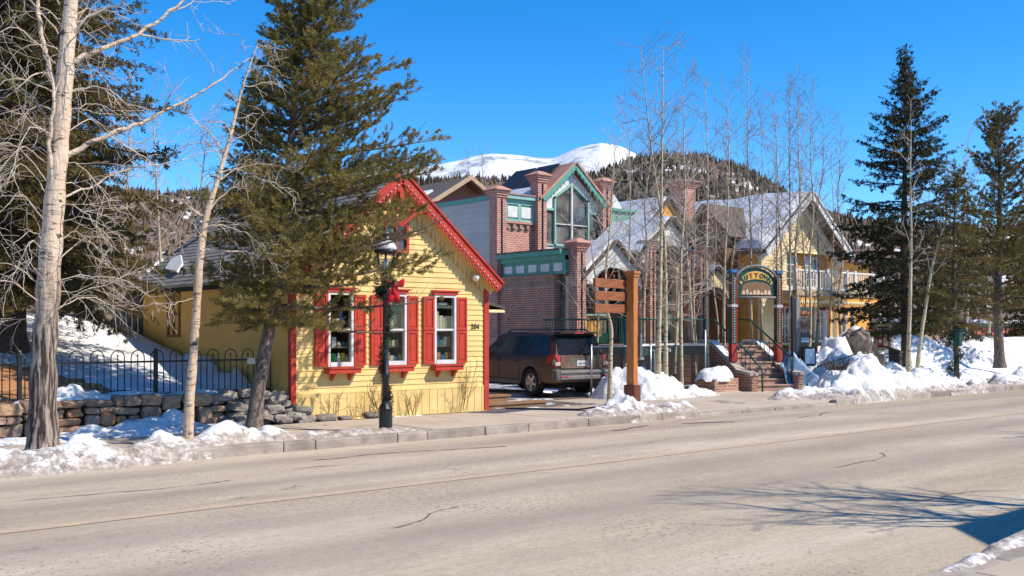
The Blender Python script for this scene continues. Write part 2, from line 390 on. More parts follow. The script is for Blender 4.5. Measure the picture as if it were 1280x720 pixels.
def snowmat():
    m, nt, p, out = _nt('plough heaped snow'); o = coords(nt, 'Object')
    a = nd(nt, 'ShaderNodeAttribute', attribute_name='dirt')
    white = ramp(nt, noise(nt, o, 2.5, 6, .6), [(.3,(.70,.70,.70)), (.65,(.79,.79,.785))])
    n = noise(nt, o, 5.5, 9, .70)
    f = mth(nt, 'ADD', a.outputs['Fac'], mth(nt, 'MULTIPLY', mth(nt, 'SUBTRACT', n, .5), 2.1))
    dcol = ramp(nt, noise(nt, o, 9, 6, .65), [(.35,(.11,.075,.05)), (.5,(.30,.23,.175)), (.65,(.54,.46,.39))])
    col = mix(nt, ramp(nt, f, [(.48, 0.), (.70, .85)]), white, dcol)
    vo = nd(nt, 'ShaderNodeTexVoronoi'); vo.inputs['Scale'].default_value = 13; nt.links.new(o, vo.inputs['Vector'])
    sp = mth(nt, 'LESS_THAN', vo.outputs['Distance'], mth(nt, 'MULTIPLY', ramp(nt, noise(nt, o, 1.7, 4), [(.48, 0.), (.66, 1.)]), .24))
    col = mix(nt, mth(nt, 'MULTIPLY', sp, .7), col, (.15,.11,.08))
    nt.links.new(col, p.inputs['Base Color']); p.inputs['Roughness'].default_value = .65
    h = mth(nt, 'ADD', noise(nt, o, 7, 9, .66), mth(nt, 'MULTIPLY', noise(nt, o, 26, 4, .7), .25))
    bumpto(nt, p, h, .75, .07); return m
mt['snow'] = snowmat()
mt['roofsnow'] = M('snow on a roof', (.76,.76,.76), (.70,.71,.72), 1.5, .7, .4, 4, bdist=.06)
# window glass: mostly see-through, mirror at glancing angles
def glass(name, tint=(.85,.9,.88), refl=.12):
    m, nt, p, out = _nt(name); nt.nodes.remove(p)
    tr = nd(nt, 'ShaderNodeBsdfTransparent'); tr.inputs[0].default_value = c4(tint)
    gl = nd(nt, 'ShaderNodeBsdfGlossy'); gl.inputs['Roughness'].default_value = .02
    fr = nd(nt, 'ShaderNodeFresnel'); fr.inputs[0].default_value = 1.5
    f = mth(nt, 'ADD', mth(nt, 'MULTIPLY', fr.outputs[0], .45), refl*.5, True)
    mx = nd(nt, 'ShaderNodeMixShader'); nt.links.new(f, mx.inputs[0]); nt.links.new(tr.outputs[0], mx.inputs[1]); nt.links.new(gl.outputs[0], mx.inputs[2])
    nt.links.new(mx.outputs[0], out.inputs[0]); return m
mt['glass'] = glass('window glass', (.93,.95,.94), .0)
mt['carglass'] = glass('tinted car glass', (.10,.11,.11), .12)
mt['frontglass'] = glass('clear car glass', (.5,.62,.58), .12)
def mirrorglass():
    m, nt, p, out = _nt('reflecting pane'); o = coords(nt, 'Object')
    nt.links.new(ramp(nt, noise(nt, o, 1.1, 3), [(.38,(.05,.048,.042)), (.6,(.21,.19,.16))]), p.inputs['Base Color'])
    p.inputs['Roughness'].default_value = .06; p.inputs['Specular IOR Level'].default_value = .8; return m
mt['pane'] = mirrorglass()
def bark_aspen(name, lo_z, hi_z, pale=(.72,.58,.44), pale2=(.60,.44,.30), furrow=True):
    m, nt, p, out = _nt(name); o = coords(nt, 'Object'); xyz = sep(nt, o)
    w = ramp(nt, noise(nt, o, 3, 6, .6), [(.3, pale2), (.7, pale)])
    sc = ramp(nt, noise(nt, mapping(nt, o, (6,6,26)), 1., 5, .65, .6), [(.56, 0.), (.62, 1.)])
    w = mix(nt, mth(nt, 'MULTIPLY', sc, .85), w, (.05,.042,.036))
    kn = ramp(nt, noise(nt, mapping(nt, o, (2.2,2.2,3.5)), 1.6, 3, .5), [(.62, 0.), (.66, 1.)])
    w = mix(nt, mth(nt, 'MULTIPLY', kn, .9), w, (.045,.038,.032))
    fn = noise(nt, mapping(nt, o, (17,17,1.9)), 1., 5, .6, .7)
    fr = ramp(nt, fn, [(.43,(.035,.026,.021)), (.50,(.17,.125,.10)), (.60,(.40,.32,.265))])
    k = ramp(nt, mth(nt, 'ADD', xyz[2], mth(nt, 'MULTIPLY', mth(nt, 'SUBTRACT', noise(nt, o, 3, 5), .5), 1.2)), [(0, 0.), (1, 1.)])
    mr = nd(nt, 'ShaderNodeMapRange'); mr.inputs['From Min'].default_value = lo_z; mr.inputs['From Max'].default_value = hi_z
    nt.links.new(mth(nt, 'ADD', xyz[2], mth(nt, 'MULTIPLY', mth(nt, 'SUBTRACT', noise(nt, o, 3, 5), .5), .9)), mr.inputs['Value'])
    col = mix(nt, mr.outputs[0], fr, w) if furrow else w
    nt.links.new(col, p.inputs['Base Color']); p.inputs['Roughness'].default_value = .85
    bumpto(nt, p, mth(nt, 'ADD', fn, mth(nt, 'MULTIPLY', noise(nt, o, 20, 4), .4)), .8, .035); return m
mt['bark_big'] = bark_aspen('furrowed to white aspen bark', 1.7, 2.9)
mt['bark_tan'] = bark_aspen('tan aspen bark', 0, 1, (.68,.53,.38), (.50,.34,.21), False)
mt['bark_aspen'] = bark_aspen('cream aspen bark', 0, 1, (.60,.50,.33), (.46,.36,.22), False)
mt['bark_pine'] = M('grey pine bark', (.24,.185,.15), (.10,.075,.06), 7, .9, .8, 18, stretch=(3,3,1), bdist=.03, lo=.38, hi=.6)
mt['bark_spruce'] = M('brown spruce bark', (.15,.10,.07), (.07,.048,.035), 8, .9, .7, 20, stretch=(3,3,1))
mt['twig'] = M('pale bare twigs', (.62,.52,.42), (.42,.33,.25), 3, .85)
mt['twig_grey'] = M('grey brown bare twigs', (.42,.34,.27), (.26,.20,.155), 3, .85)
def needles(name, a, b, c):
    m, nt, p, out = _nt(name); o = coords(nt, 'Object')
    col = ramp(nt, noise(nt, o, 1.7, 5, .6), [(.32, a), (.52, b), (.70, c)])
    g = nd(nt, 'ShaderNodeNewGeometry')
    col = mix(nt, 1., col, ramp(nt, g.outputs['Random Per Island'], [(0,.65),(1,1.3)]), 'MULTIPLY')
    nt.links.new(col, p.inputs['Base Color']); p.inputs['Roughness'].default_value = .6; p.inputs['Specular IOR Level'].default_value = .25
    tl = nd(nt, 'ShaderNodeBsdfTranslucent'); nt.links.new(mix(nt, 1., col, (1.25,1.2,.8), 'MULTIPLY'), tl.inputs[0]); ms = nd(nt, 'ShaderNodeMixShader'); ms.inputs[0].default_value = .30
    nt.links.new(p.outputs[0], ms.inputs[1]); nt.links.new(tl.outputs[0], ms.inputs[2]); nt.links.new(ms.outputs[0], out.inputs[0])
    return m
mt['needle_pine'] = needles('olive pine needles', (.145,.122,.037), (.25,.205,.064), (.38,.30,.11))
mt['needle_spruce'] = needles('dark spruce needles', (.028,.034,.017), (.05,.054,.025), (.085,.08,.036))
mt['needle_olive'] = needles('olive spruce needles', (.085,.068,.022), (.155,.12,.037), (.25,.19,.068))
mt['forest'] = needles('far conifer', (.05,.043,.025), (.075,.062,.034), (.115,.088,.052))
mt['brownwood'] = needles('far bare woodland', (.12,.08,.055), (.19,.125,.085), (.24,.165,.11))
mt['cone'] = M('spruce cones', (.28,.14,.05), (.18,.085,.03), 6, .8, island=.3)
def stonemat(name, cols, scale=2.):
    m, nt, p, out = _nt(name); o = coords(nt, 'Object'); g = nd(nt, 'ShaderNodeNewGeometry')
    base = ramp(nt, g.outputs['Random Per Island'], [(i/(len(cols)-1), c) for i, c in enumerate(cols)])
    n = noise(nt, o, 6*scale, 8, .68)
    base = mix(nt, 1., base, ramp(nt, n, [(.28,.5),(.5,.95),(.72,1.3)]), 'MULTIPLY')
    nt.links.new(base, p.inputs['Base Color']); p.inputs['Roughness'].default_value = .9
    bumpto(nt, p, n, .7, .04); return m
mt['stones'] = stonemat('wall stones', [(.26,.18,.13),(.40,.25,.16),(.33,.25,.20),(.48,.30,.18),(.28,.19,.14),(.54,.27,.13),(.37,.29,.235)])
mt['boulder'] = stonemat('granite boulder', [(.22,.18,.145),(.22,.18,.145)], 1.2)
def mountmat():
    m, nt, p, out = _nt('snowy mountain'); o = coords(nt, 'Object')
    n = noise(nt, o, .006, 10, .68)
    col = ramp(nt, n, [(.40,(.30,.33,.38)), (.455,(.66,.69,.73)), (.52,(.80,.81,.82))])
    nt.links.new(col, p.inputs['Base Color']); p.inputs['Roughness'].default_value = .8
    bumpto(nt, p, n, .8, 40); return m
mt['mountain'] = mountmat()
def hillmat():
    m, nt, p, out = _nt('hillside soil and snow'); o = coords(nt, 'Object')
    n = noise(nt, o, .035, 9, .7)
    col = ramp(nt, n, [(.44,(.14,.095,.065)), (.53,(.20,.145,.105)), (.58,(.78,.78,.78))])
    nt.links.new(col, p.inputs['Base Color']); p.inputs['Roughness'].default_value = .9; return m
mt['hill'] = hillmat()
def carpaint():
    m, nt, p, out = _nt('dusty dark red paint'); o = coords(nt, 'Object'); xyz = sep(nt, o)
    dust = mth(nt, 'MULTIPLY', ramp(nt, noise(nt, o, 3, 7, .65), [(.3,.35),(.7,1.)]), 1.)
    mr = nd(nt, 'ShaderNodeMapRange'); mr.inputs['From Min'].default_value = 1.15; mr.inputs['From Max'].default_value = .4; nt.links.new(xyz[2], mr.inputs['Value'])
    mr2 = nd(nt, 'ShaderNodeMapRange'); mr2.inputs['From Min'].default_value = -2.2; mr2.inputs['From Max'].default_value = -2.36; nt.links.new(xyz[0], mr2.inputs['Value'])
    f = mth(nt, 'MULTIPLY', dust, mth(nt, 'ADD', mth(nt, 'MULTIPLY', mr.outputs[0], .70), mth(nt, 'MULTIPLY', mr2.outputs[0], .85), True))
    nt.links.new(mix(nt, f, (.042,.017,.012), (.25,.17,.11)), p.inputs['Base Color'])
    nt.links.new(ramp(nt, f, [(0,.36),(.6,.8)]), p.inputs['Roughness'])
    p.inputs['Specular IOR Level'].default_value = .22; p.inputs['Coat Weight'].default_value = .04; return m
mt['carpaint'] = carpaint()
# ================================================================== WORLD, SUN, CAMERA
SUN_AZ, SUN_EL = R(36), R(46)          # from the street's normal towards +X
sdir = Vector((math.sin(SUN_AZ)*math.cos(SUN_EL), -math.cos(SUN_AZ)*math.cos(SUN_EL), math.sin(SUN_EL)))
w = bpy.data.worlds.new('World'); SC.world = w; w.use_nodes = True
nt = w.node_tree; bg = nt.nodes['Background']
sky = nd(nt, 'ShaderNodeTexSky', sky_type='NISHITA'); sky.sun_disc = False
sky.sun_elevation = SUN_EL; sky.sun_rotation = math.atan2(sdir.x, sdir.y)
sky.altitude = 2900; sky.air_density = 1.0; sky.dust_density = .7; sky.ozone_density = 3.0
hs = nd(nt, 'ShaderNodeHueSaturation'); hs.inputs['Saturation'].default_value = 1.38; hs.inputs['Value'].default_value = 1.0
nt.links.new(sky.outputs[0], hs.inputs['Color']); nt.links.new(hs.outputs[0], bg.inputs[0]); bg.inputs[1].default_value = .15
L = bpy.data.lights.new('sun', 'SUN'); L.energy = 3.75; L.angle = R(.53); L.color = (1, .90, .755)
so = bpy.data.objects.new('sun', L); COL.objects.link(so); so.rotation_euler = sdir.to_track_quat('Z', 'Y').to_euler(); so.location = (0, 0, 40)
cam = bpy.data.cameras.new('camera'); co = bpy.data.objects.new('camera', cam); COL.objects.link(co)
co.location = (0, 0, H); co.rotation_euler = (R(90), 0, -YAW); cam.sensor_width = 36; cam.lens = 36; cam.shift_y = 53/1280; cam.clip_end = 20000; cam.clip_start = .1
SC.camera = co
SC.view_settings.view_transform = 'Standard'; SC.view_settings.look = 'None'; SC.view_settings.gamma = 1; SC.view_settings.exposure = .70; SC.view_settings.use_curve_mapping = False
# ================================================================== TERRAIN
def gz(X, Y):
    X = np.asarray(X, float); Y = np.asarray(Y, float)
    z = np.full(np.broadcast(X, Y).shape, -.05)
    back = sstep(17.0, 17.4, Y)
    z = z + back*.14
    # yard on the bank left of the yellow house
    bank = (1-sstep(9.25, 9.6, X))*sstep(17.75, 18.0, Y)
    slope = .175+.022*np.clip(9.4-X, 0, 8)
    zb = .60+np.clip(Y-18.3, 0, 22)*slope+np.clip(Y-40.3, 0, 200)*.04
    z = z*(1-bank)+zb*bank
    # sunken court before the brick shops
    ct = sstep(19.3, 19.6, Y)*(1-sstep(21.6, 21.9, Y))*sstep(19.6, 20.0, X)*(1-sstep(24.0, 24.4, X))
    z = z-ct*1.3
    # ground climbing on the right
    rt = sstep(27, 32, X)
    zr = .06+1.45*sstep(17.4, 23.5, Y)*sstep(28, 37, X)
    z = np.where(Y > 17.2, np.maximum(z, z*(1-rt)+rt*zr), z)
    # gentle rise far back, drop-free elsewhere
    z = z+np.clip(Y-60, 0, 4000)*.03
    return z
def gz1(x, y): return float(gz(np.array([x]), np.array([y]))[0])
def grow(a, b, s, e0, e1):
    c = list(np.arange(a, b+1e-6, s)); st = s; x = b
    while x < e1: st *= 1.28; x += st; c.append(x)
    st = s; x = a
    while x > e0: st *= 1.28; x -= st; c.insert(0, x)
    return np.array(c)
def grid_faces(nx, ny):
    i = np.arange(nx-1); j = np.arange(ny-1); I, J = np.meshgrid(i, j, indexing='ij'); a = (I*ny+J).ravel()
    return np.stack([a, a+ny, a+ny+1, a+1], 1)
xs = grow(-12, 62, .3, -6000, 6000); ys = np.concatenate([grow(14, 34, .25, -3000, 6000)])
XX, YY = np.meshgrid(xs, ys, indexing='ij'); P = np.stack([XX.ravel(), YY.ravel()], 1)
Z = gz(P[:, 0], P[:, 1])
nz = fbm(np.stack([P[:, 0]*.7, P[:, 1]*.7, P[:, 0]*0], 1), 5, 4)
nz2 = fbm(np.stack([P[:, 0]*.16, P[:, 1]*.16, P[:, 0]*0], 1), 9, 3)
soft = sstep(17.3, 18.6, P[:, 1])
leftyard = (P[:, 0] < 9.5) & (P[:, 1] > 17.9)
Z = Z+soft*nz*np.where(leftyard, .10, np.where(P[:, 0] > 27, .12, .03))+soft*np.where(P[:, 0] > 30, .18, .0)*nz2
snow = np.full(len(P), .42)
snow = np.where(leftyard, np.where(P[:, 1] < 20.6+.5*nz2-np.clip(P[:, 0]-5.2, 0, 4)*1.2, .05, .98), snow)
snow = np.where((P[:, 0] > 9.6) & (P[:, 0] < 23) & (P[:, 1] > 17), .40+.14*sstep(19.2, 22, P[:, 1]), snow)
snow = np.where((P[:, 0] > 25.5) & (P[:, 1] > 17.3), .95, snow)
snow = np.where((P[:, 1] < 17.3), .3, snow)
snow = np.where((P[:, 1] > 40), .55, snow)
snow = np.where((P[:, 0] > 19.5) & (P[:, 0] < 25) & (P[:, 1] > 19.2) & (P[:, 1] < 22), .1, snow)
tint = np.where(leftyard & (P[:, 0] < 6.6), 1., 0.)
me = arr_mesh('ground', np.stack([P[:, 0], P[:, 1], Z], 1), grid_faces(len(xs), len(ys)), True)
for nm, a in (('snow', snow), ('tint', tint)):
    at = me.attributes.new(nm, 'FLOAT', 'POINT'); at.data.foreach_set('value', a.astype(np.float32))
tag(link_mesh('ground', me, mt['ground']), 'patchy snow, mulch and bare soil ground of the street', None, None, 'structure')
# ---- road
b = MB()
rx = np.concatenate([np.arange(-60, 120, 3.0), np.arange(120, 1500, 60.)]); ry = np.linspace(3.7, 14.32, 12)
V = []; 
for x in rx:
    for y in ry: V.append((x, y, .0+.09*(1-((y-9.2)/5.2)**2)*.6-.02))
me = arr_mesh('road', V, grid_faces(len(rx), len(ry)), True)
tag(link_mesh('road', me, mt['asphalt']), 'sand bleached asphalt street with grit and cracks', None, None, 'structure')
V = []
lx = np.arange(-60, 400, 1.5)
def roadz(y): return .09*(1-((y-9.2)/5.2)**2)*.6-.02
for x in lx:
    wob = .012*math.sin(x*1.7)+.01*math.sin(x*.43)
    V += [(x, 9.90+wob, roadz(9.90)+.005), (x, 10.08+wob, roadz(10.08)+.005)]
me = arr_mesh('centre_line', V, grid_faces(len(lx), 2))
tag(link_mesh('road_marking', me, mt['linepaint']), 'faded yellow centre line on the asphalt', None, None, 'structure')
# ---- tar filled cracks and rough patches
r_ = random.Random(41); V = []; Fc = []
for (x, y, a, l, w_) in ((7.2,12.9,.02,3.4,.05),(6.5,12.2,-.12,1.2,.03),(13.5,13.2,.05,1.6,.12),(15.6,13.3,-.02,1.3,.16),(12.,7.6,.1,2.2,.025),(10.2,5.6,-.25,2.0,.02),(5.2,7.9,.2,1.4,.02),(18.5,12.6,.03,2.,.05),(3.0,11.8,.03,2.6,.03)):
    n = int(l/.09); px_, py_ = x, y; b0 = len(V); ang = a
    for k in range(n+1):
        ang += r_.uniform(-.35, .35); ang = a+(ang-a)*.8; ww = w_*r_.uniform(.25, 1.)*(1 if 0 < k < n else .05); nx_, ny_ = -math.sin(ang), math.cos(ang)
        V += [(px_+nx_*ww*.5, py_+ny_*ww*.5, roadz(py_)+.006), (px_-nx_*ww*.5, py_-ny_*ww*.5, roadz(py_)+.006)]; px_ += .09*math.cos(ang); py_ += .09*math.sin(ang)
    for k in range(n): i = b0+2*k; Fc.append((i+1, i+3, i+2, i))
tag(link_mesh('road_marking', arr_mesh('road_crack', V, Fc), M('tar in a crack', (.14,.105,.08), (.08,.06,.047), 9, .95, dirt=((.36,.30,.245), 12, .5))), 'dark tar filled cracks in the asphalt', None, None, 'structure')
# ---- kerbs of separate stones, far and near side
def kerb(y0, y1, x0, x1, seed, zt):
    k = MB(); r = random.Random(seed); x = x0
    while x < x1:
        l = r.uniform(1.0, 1.9) if r.random() < .7 else r.uniform(.4, .8)
        k.bbox(x, min(x+l-.012, x1), y0+r.uniform(-.012, .012), y1, -.15, zt+r.uniform(-.012, .008), .025); x += l
    return k
tag(kerb(14.22, 14.42, -20, 17.2, 3, .135).build('kerb', mt['kerb']), 'row of worn kerb stones, some dark and wet', None, None, 'structure')
tag(kerb(14.24, 14.42, 22.6, 90, 4, .135).build('kerb', mt['kerb']), 'kerb stones beyond the parking entrance', None, None, 'structure')
tag(kerb(14.24, 14.42, 17.2, 22.6, 14, .05).build('kerb', mt['kerb']), 'lowered kerb stones at the parking entrance', None, None, 'structure')
tag(kerb(3.45, 3.68, -20, 60, 5, .13).build('kerb', mt['kerb']), 'kerb stones on the near side of the street', None, None, 'structure')
# ---- sidewalks: slabs with joints
def slabs(x0, x1, ys, step, z, seed):
    k = MB(); r = random.Random(seed); x = x0
    while x < x1-1e-6:
        e = min(x+step, x1)
        for a, c in zip(ys[:-1], ys[1:]):
            k.bbox(x+.006, e-.006, a+.006, c-.006, -.12, z+r.uniform(-.006, .006), .008)
        x = e
    return k
tag(slabs(-20, 17.2, [14.43, 15.7, 17.0], 1.6, .13, 6).build('sidewalk', mt['concrete']), 'sidewalk of concrete slabs with stained joints', None, None, 'structure')
tag(slabs(17.2, 24.8, [14.43, 15.9, 17.4, 18.9], 2.1, .10, 7).build('pavement', mt['concrete']), 'concrete paving at the parking entrance', None, None, 'structure')
tag(slabs(24.8, 80, [14.43, 15.7, 17.0], 1.8, .13, 8).build('sidewalk', mt['concrete']), 'sidewalk slabs running on below the snow banks', None, None, 'structure')
tag(slabs(-20, 60, [.4, 1.9, 3.44], 1.6, .13, 9).build('sidewalk', mt['concrete']), 'near side sidewalk slabs', None, None, 'structure')
# ================================================================== SNOW PILES
def heap(name, label, lobes, res=.10, seed=1, rough=.22, base=None, dirt=.35, edge_dirt=.5, cat='snow pile', z0=None, sharp=.9, clods=4., clod_size=1.):
    """lobes: (x, y, rx, ry, height, rot, power)"""
    x0 = min(l[0]-max(l[2], l[3])*1.15 for l in lobes); x1 = max(l[0]+max(l[2], l[3])*1.15 for l in lobes)
    y0 = min(l[1]-max(l[2], l[3])*1.15 for l in lobes); y1 = max(l[1]+max(l[2], l[3])*1.15 for l in lobes)
    gx = np.arange(x0, x1, res); gy = np.arange(y0, y1, res); X, Y = np.meshgrid(gx, gy, indexing='ij'); x = X.ravel(); y = Y.ravel()
    p2 = np.stack([x, y, x*0], 1)
    wx = fbm(p2*1.1, seed, 4)*.35; wy = fbm(p2*1.1, seed+50, 4)*.35
    h = np.full(len(x), -1.)
    for l in lobes:
        r = l[5] if len(l) > 5 else 0; pw = l[6] if len(l) > 6 else sharp
        dx = x+wx*min(1, l[2])-l[0]; dy = y+wy*min(1, l[3])-l[1]; c, s = math.cos(r), math.sin(r)
        q = np.sqrt(((dx*c+dy*s)/l[2])**2+((-dx*s+dy*c)/l[3])**2)
        hh = l[4]*(np.clip(1-q**2, -1, 1)); hh = np.where(hh > 0, l[4]*np.power(np.clip(hh/l[4], 0, 1), pw), hh)
        h = np.maximum(h, hh)
    rc = np.random.RandomState(seed+400); ins = np.nonzero(h > .10)[0]
    for _ in range(int(len(ins)*res*res*clods)):
        q = ins[rc.randint(len(ins))]; cr = rc.uniform(.10, .34)*clod_size; sel = np.nonzero((np.abs(x-x[q]) < cr) & (np.abs(y-y[q]) < cr))[0]
        ex = rc.uniform(.6, 1.); d2 = ((x[sel]-x[q])/cr)**2+((y[sel]-y[q])/(cr*ex))**2; h[sel] = h[sel]+np.sqrt(np.clip(1-d2, 0, 1))*cr*rc.uniform(.15, .55)*np.clip(h[sel]*4, 0, 1)
    big = fbm(p2*1.3, seed+3, 3); cl = 1-np.abs(fbm(p2*3.1, seed+7, 4)); fine = fbm(p2*9., seed+9, 3)
    amp = np.clip(h/.25, .15, 1)
    hz = h+amp*rough*(big*.9+(cl-.75)*.8)*np.clip(h+.25, .1, .7)/.5+amp*fine*.045*(rough/.2)
    zb = gz(x, y) if base is None else np.full(len(x), base)
    zb = np.where(y < 17.0, np.where(y < 14.2, .0, .12), np.maximum(zb, -.2)) if base is None else zb
    v = np.stack([x, y, zb+hz], 1)
    fc = grid_faces(len(gx), len(gy)); keep = (hz[fc].max(axis=1) > -.03); fc = fc[keep]
    used = np.unique(fc); rm = np.full(len(v), -1); rm[used] = np.arange(len(used)); fc = rm[fc]; v = v[used]; hv = hz[used]
    v[:, 2] = np.maximum(v[:, 2], (zb[used]-.06))
    d = dirt+edge_dirt*(1-sstep(.0, .30, hv))
    c = v.mean(axis=0); c[2] = v[:, 2].min()
    me = arr_mesh(name, v-c, fc, True)
    at = me.attributes.new('dirt', 'FLOAT', 'POINT'); at.data.foreach_set('value', d.astype(np.float32))
    o = link_mesh(name, me, mt['snow']); o.location = c
    return tag(o, label, cat)
heap('snow_pile', 'long dirty snow ridge along the kerb beneath the bare trees', [(x, 14.40+.10*math.sin(x*2.1), .8, .30, .13+.07*math.sin(x*1.7+1), .0, .7) for x in np.arange(-1.0, 5.5, .6)]+[(5.7,14.5,.8,.36,.16,0),(6.8,14.85,.8,.36,.22,.3),(7.5,14.8,.6,.3,.15,.1),(2.6,14.1,.9,.22,.14,0),(4.4,14.1,1.3,.2,.16,0)], .045, 11, .20, dirt=.33, edge_dirt=.50)
heap('snow_pile', 'thin snow strip melting along the kerb by the street lamp', [(9.0,14.6,1.3,.20,.09,0),(8.2,14.7,.5,.2,.1,0)], .05, 21, .2, dirt=.35)
heap('snow_pile', 'blue shaded snow slope spilling over the stone wall to the sidewalk', [(6.0,17.1,2.0,.55,.17,0,1.2),(6.9,17.45,.9,.42,.26,0,1.1),(4.6,16.9,1.4,.45,.10,-.1),(7.7,17.0,.9,.5,.12,0)], .06, 31, .12, dirt=.12, edge_dirt=.3)
heap('snow_pile', 'snow cap lying along the top of the stone wall below the fence', [(1.0+i*1.1, 18.16, 1.0, .33, .09+.10*(i in (4,5,6)), 0, 1.) for i in range(-3, 8)], .06, 41, .12, base=.58, dirt=.12, edge_dirt=.25)
heap('snow_pile', 'snow drift against the shaded side wall of the yellow house', [(9.0,21.2,.6,1.0,.42,0,1.),(8.9,19.8,.6,1.0,.3,0),(8.7,22.8,.7,1.2,.4,0)], .07, 51, .3, base=.75, dirt=.1, edge_dirt=.2)
heap('snow_pile', 'grimy round snow mound at the foot of the timber signpost', [(15.8,14.9,1.05,.62,.27,0,.8),(15.0,14.8,.7,.42,.17,0),(16.8,14.65,.7,.42,.18,0)], .05, 61, .24, dirt=.37, edge_dirt=.45)
heap('snow_pile', 'large ploughed snow mound behind the parked car and signpost', [(20.2,18.1,1.25,.8,.55,.2,1.),(19.5,18.5,1.0,.85,.78,0),(21.3,17.8,1.2,.4,.18,0)], .06, 71, .24, dirt=.22, edge_dirt=.4)
heap('snow_pile', 'thin snow left on the ground under the parked car', [(17.6,20.9,.9,.4,.10,0),(18.9,20.0,.8,.35,.12,0),(17.0,22.2,1.,.5,.10,0),(20.2,20.6,1.0,.9,.2,0)], .07, 75, .2, dirt=.3)
heap('snow_pile', 'tall white snow bank beside the leaning boulder, widest along the street', [(24.3,15.0,1.8,.85,.45,0,.9),(26.4,15.6,2.2,1.25,.76,0,.95),(28.4,15.5,1.9,1.2,.50,0,1.),(23.0,15.3,1.3,.5,.24,-.2),(30.0,15.0,1.6,.7,.28,0),(28.4,17.6,1.4,.9,.80,0,.8)], .07, 81, .34, dirt=.27, edge_dirt=.60)
heap('snow_pile', 'crusty snow heaped high against the left of the boulder', [(30.0,18.9,.9,.8,1.15,0,.7),(29.0,18.9,1.0,.8,.85,.3,.8),(30.5,18.2,.9,.6,.75,.4),(29.4,18.3,.7,.5,.8,.9),(28.2,18.8,.8,.6,.55,0)], .07, 91, .42, dirt=.22, edge_dirt=.3, base=.25)
heap('snow_pile', 'low rough snow lumps on the verge beyond the paired aspens', [(29.6,14.9,1.3,.4,.30,0),(31.2,15.0,.8,.4,.34,0),(28.2,14.9,.9,.45,.30,0)], .07, 101, .4, dirt=.33, edge_dirt=.4)
heap('snow_pile', 'broad smooth snow bank behind the young spruce', [(38,20.5,3.4,1.8,.7,0,1.),(42.5,20.,3.2,1.7,.9,0,1.),(35.2,20.8,2.4,1.5,.9,0,1.)], .14, 111, .16, dirt=.10, edge_dirt=.25)
heap('snow_pile', 'low snow bank along the far kerb under the tall pine', [(35.5,15.1,2.6,.7,.35,0),(39.,15.3,2.6,.8,.45,0),(43,15.3,2.5,.8,.5,0),(47,15.2,3,.8,.5,0)], .12, 121, .32, dirt=.3, edge_dirt=.45)
heap('snow_pile', 'dirty lumpy snow on the near kerb by the photographer', [(7.5,3.62,.8,.16,.15,0,.8),(8.6,3.70,1.0,.19,.17,0,.8),(9.8,3.72,1.2,.20,.18,0),(11.4,3.6,1.4,.26,.18,0)], .03, 131, .10, dirt=.46, edge_dirt=.35, clods=14., clod_size=.35)
# ================================================================== FAR HILLS, FOREST, MOUNTAIN
def prof(tab, x):
    t = np.array(tab, float); return np.interp(x, t[:, 0], t[:, 1])
def ridge(name, label, tab, D, depth, mat, seed, rough, back=1.0, nx=160, ny=26, kind='structure'):
    u = np.linspace(tab[0][0], tab[-1][0], nx); V = []
    crest = np.zeros((nx,)); 
    for i, px in enumerate(u):
        lat = (px-640)/F; crest[i] = (413-prof(tab, px))/F*D+H
    for i, px in enumerate(u):
        lat = (px-640)/F
        for j in range(ny):
            t = j/(ny-1)*1.6
            d = D-depth*(1-t)
            f = sstep(0, 1, np.array([min(t, 1)]))[0] if t <= 1 else 1-.5*(t-1)
            V.append((d*(SY+CY*lat), d*(CY-SY*lat), -6+(crest[i]+6)*f))
    V = np.array(V); n = fbm(V/(depth*.16), seed, 6, .55); n2 = 1-np.abs(fbm(V/(depth*.3), seed+5, 5))
    tt = np.tile(np.linspace(0, 1.6, ny), nx); amp = np.clip(1-np.abs(tt-1)*1.2, .0, 1.)
    V[:, 2] += (n*.5+(n2-.7)*.5)*rough*(1-amp*.75)*np.clip(tt*2, 0, 1)
    me = arr_mesh(name, V, grid_faces(nx, ny), True)
    return tag(link_mesh(name, me, mat), label, None, None, kind), V.reshape(nx, ny, 3), crest, u
HT = [(-300,250),(0,250),(110,248),(200,250),(300,246),(450,240),(560,236),(660,235),(740,232),(785,212),(830,205),(880,208),(930,222),(965,243),(1000,262),(1040,280),(1100,288),(1200,292),(1300,294),(1600,300)]
hill_o, hV, crest, hu = ridge('hill', 'forested brown hillside with snow patches behind the shops', HT, 900, 560, mt['hill'], 4, 28)
MT_ = [(-200,300),(200,262),(380,240),(455,224),(520,216),(560,208),(585,203),(612,199),(640,200),(668,204),(690,206),(700,203),(725,192),(752,187),(775,192),(800,204),(860,226),(960,262),(1100,300),(1500,340)]
ridge('mountain', 'snow covered mountain ridge beyond the forest', MT_, 5200, 2600, mt['mountain'], 8, 150, nx=260, ny=60)
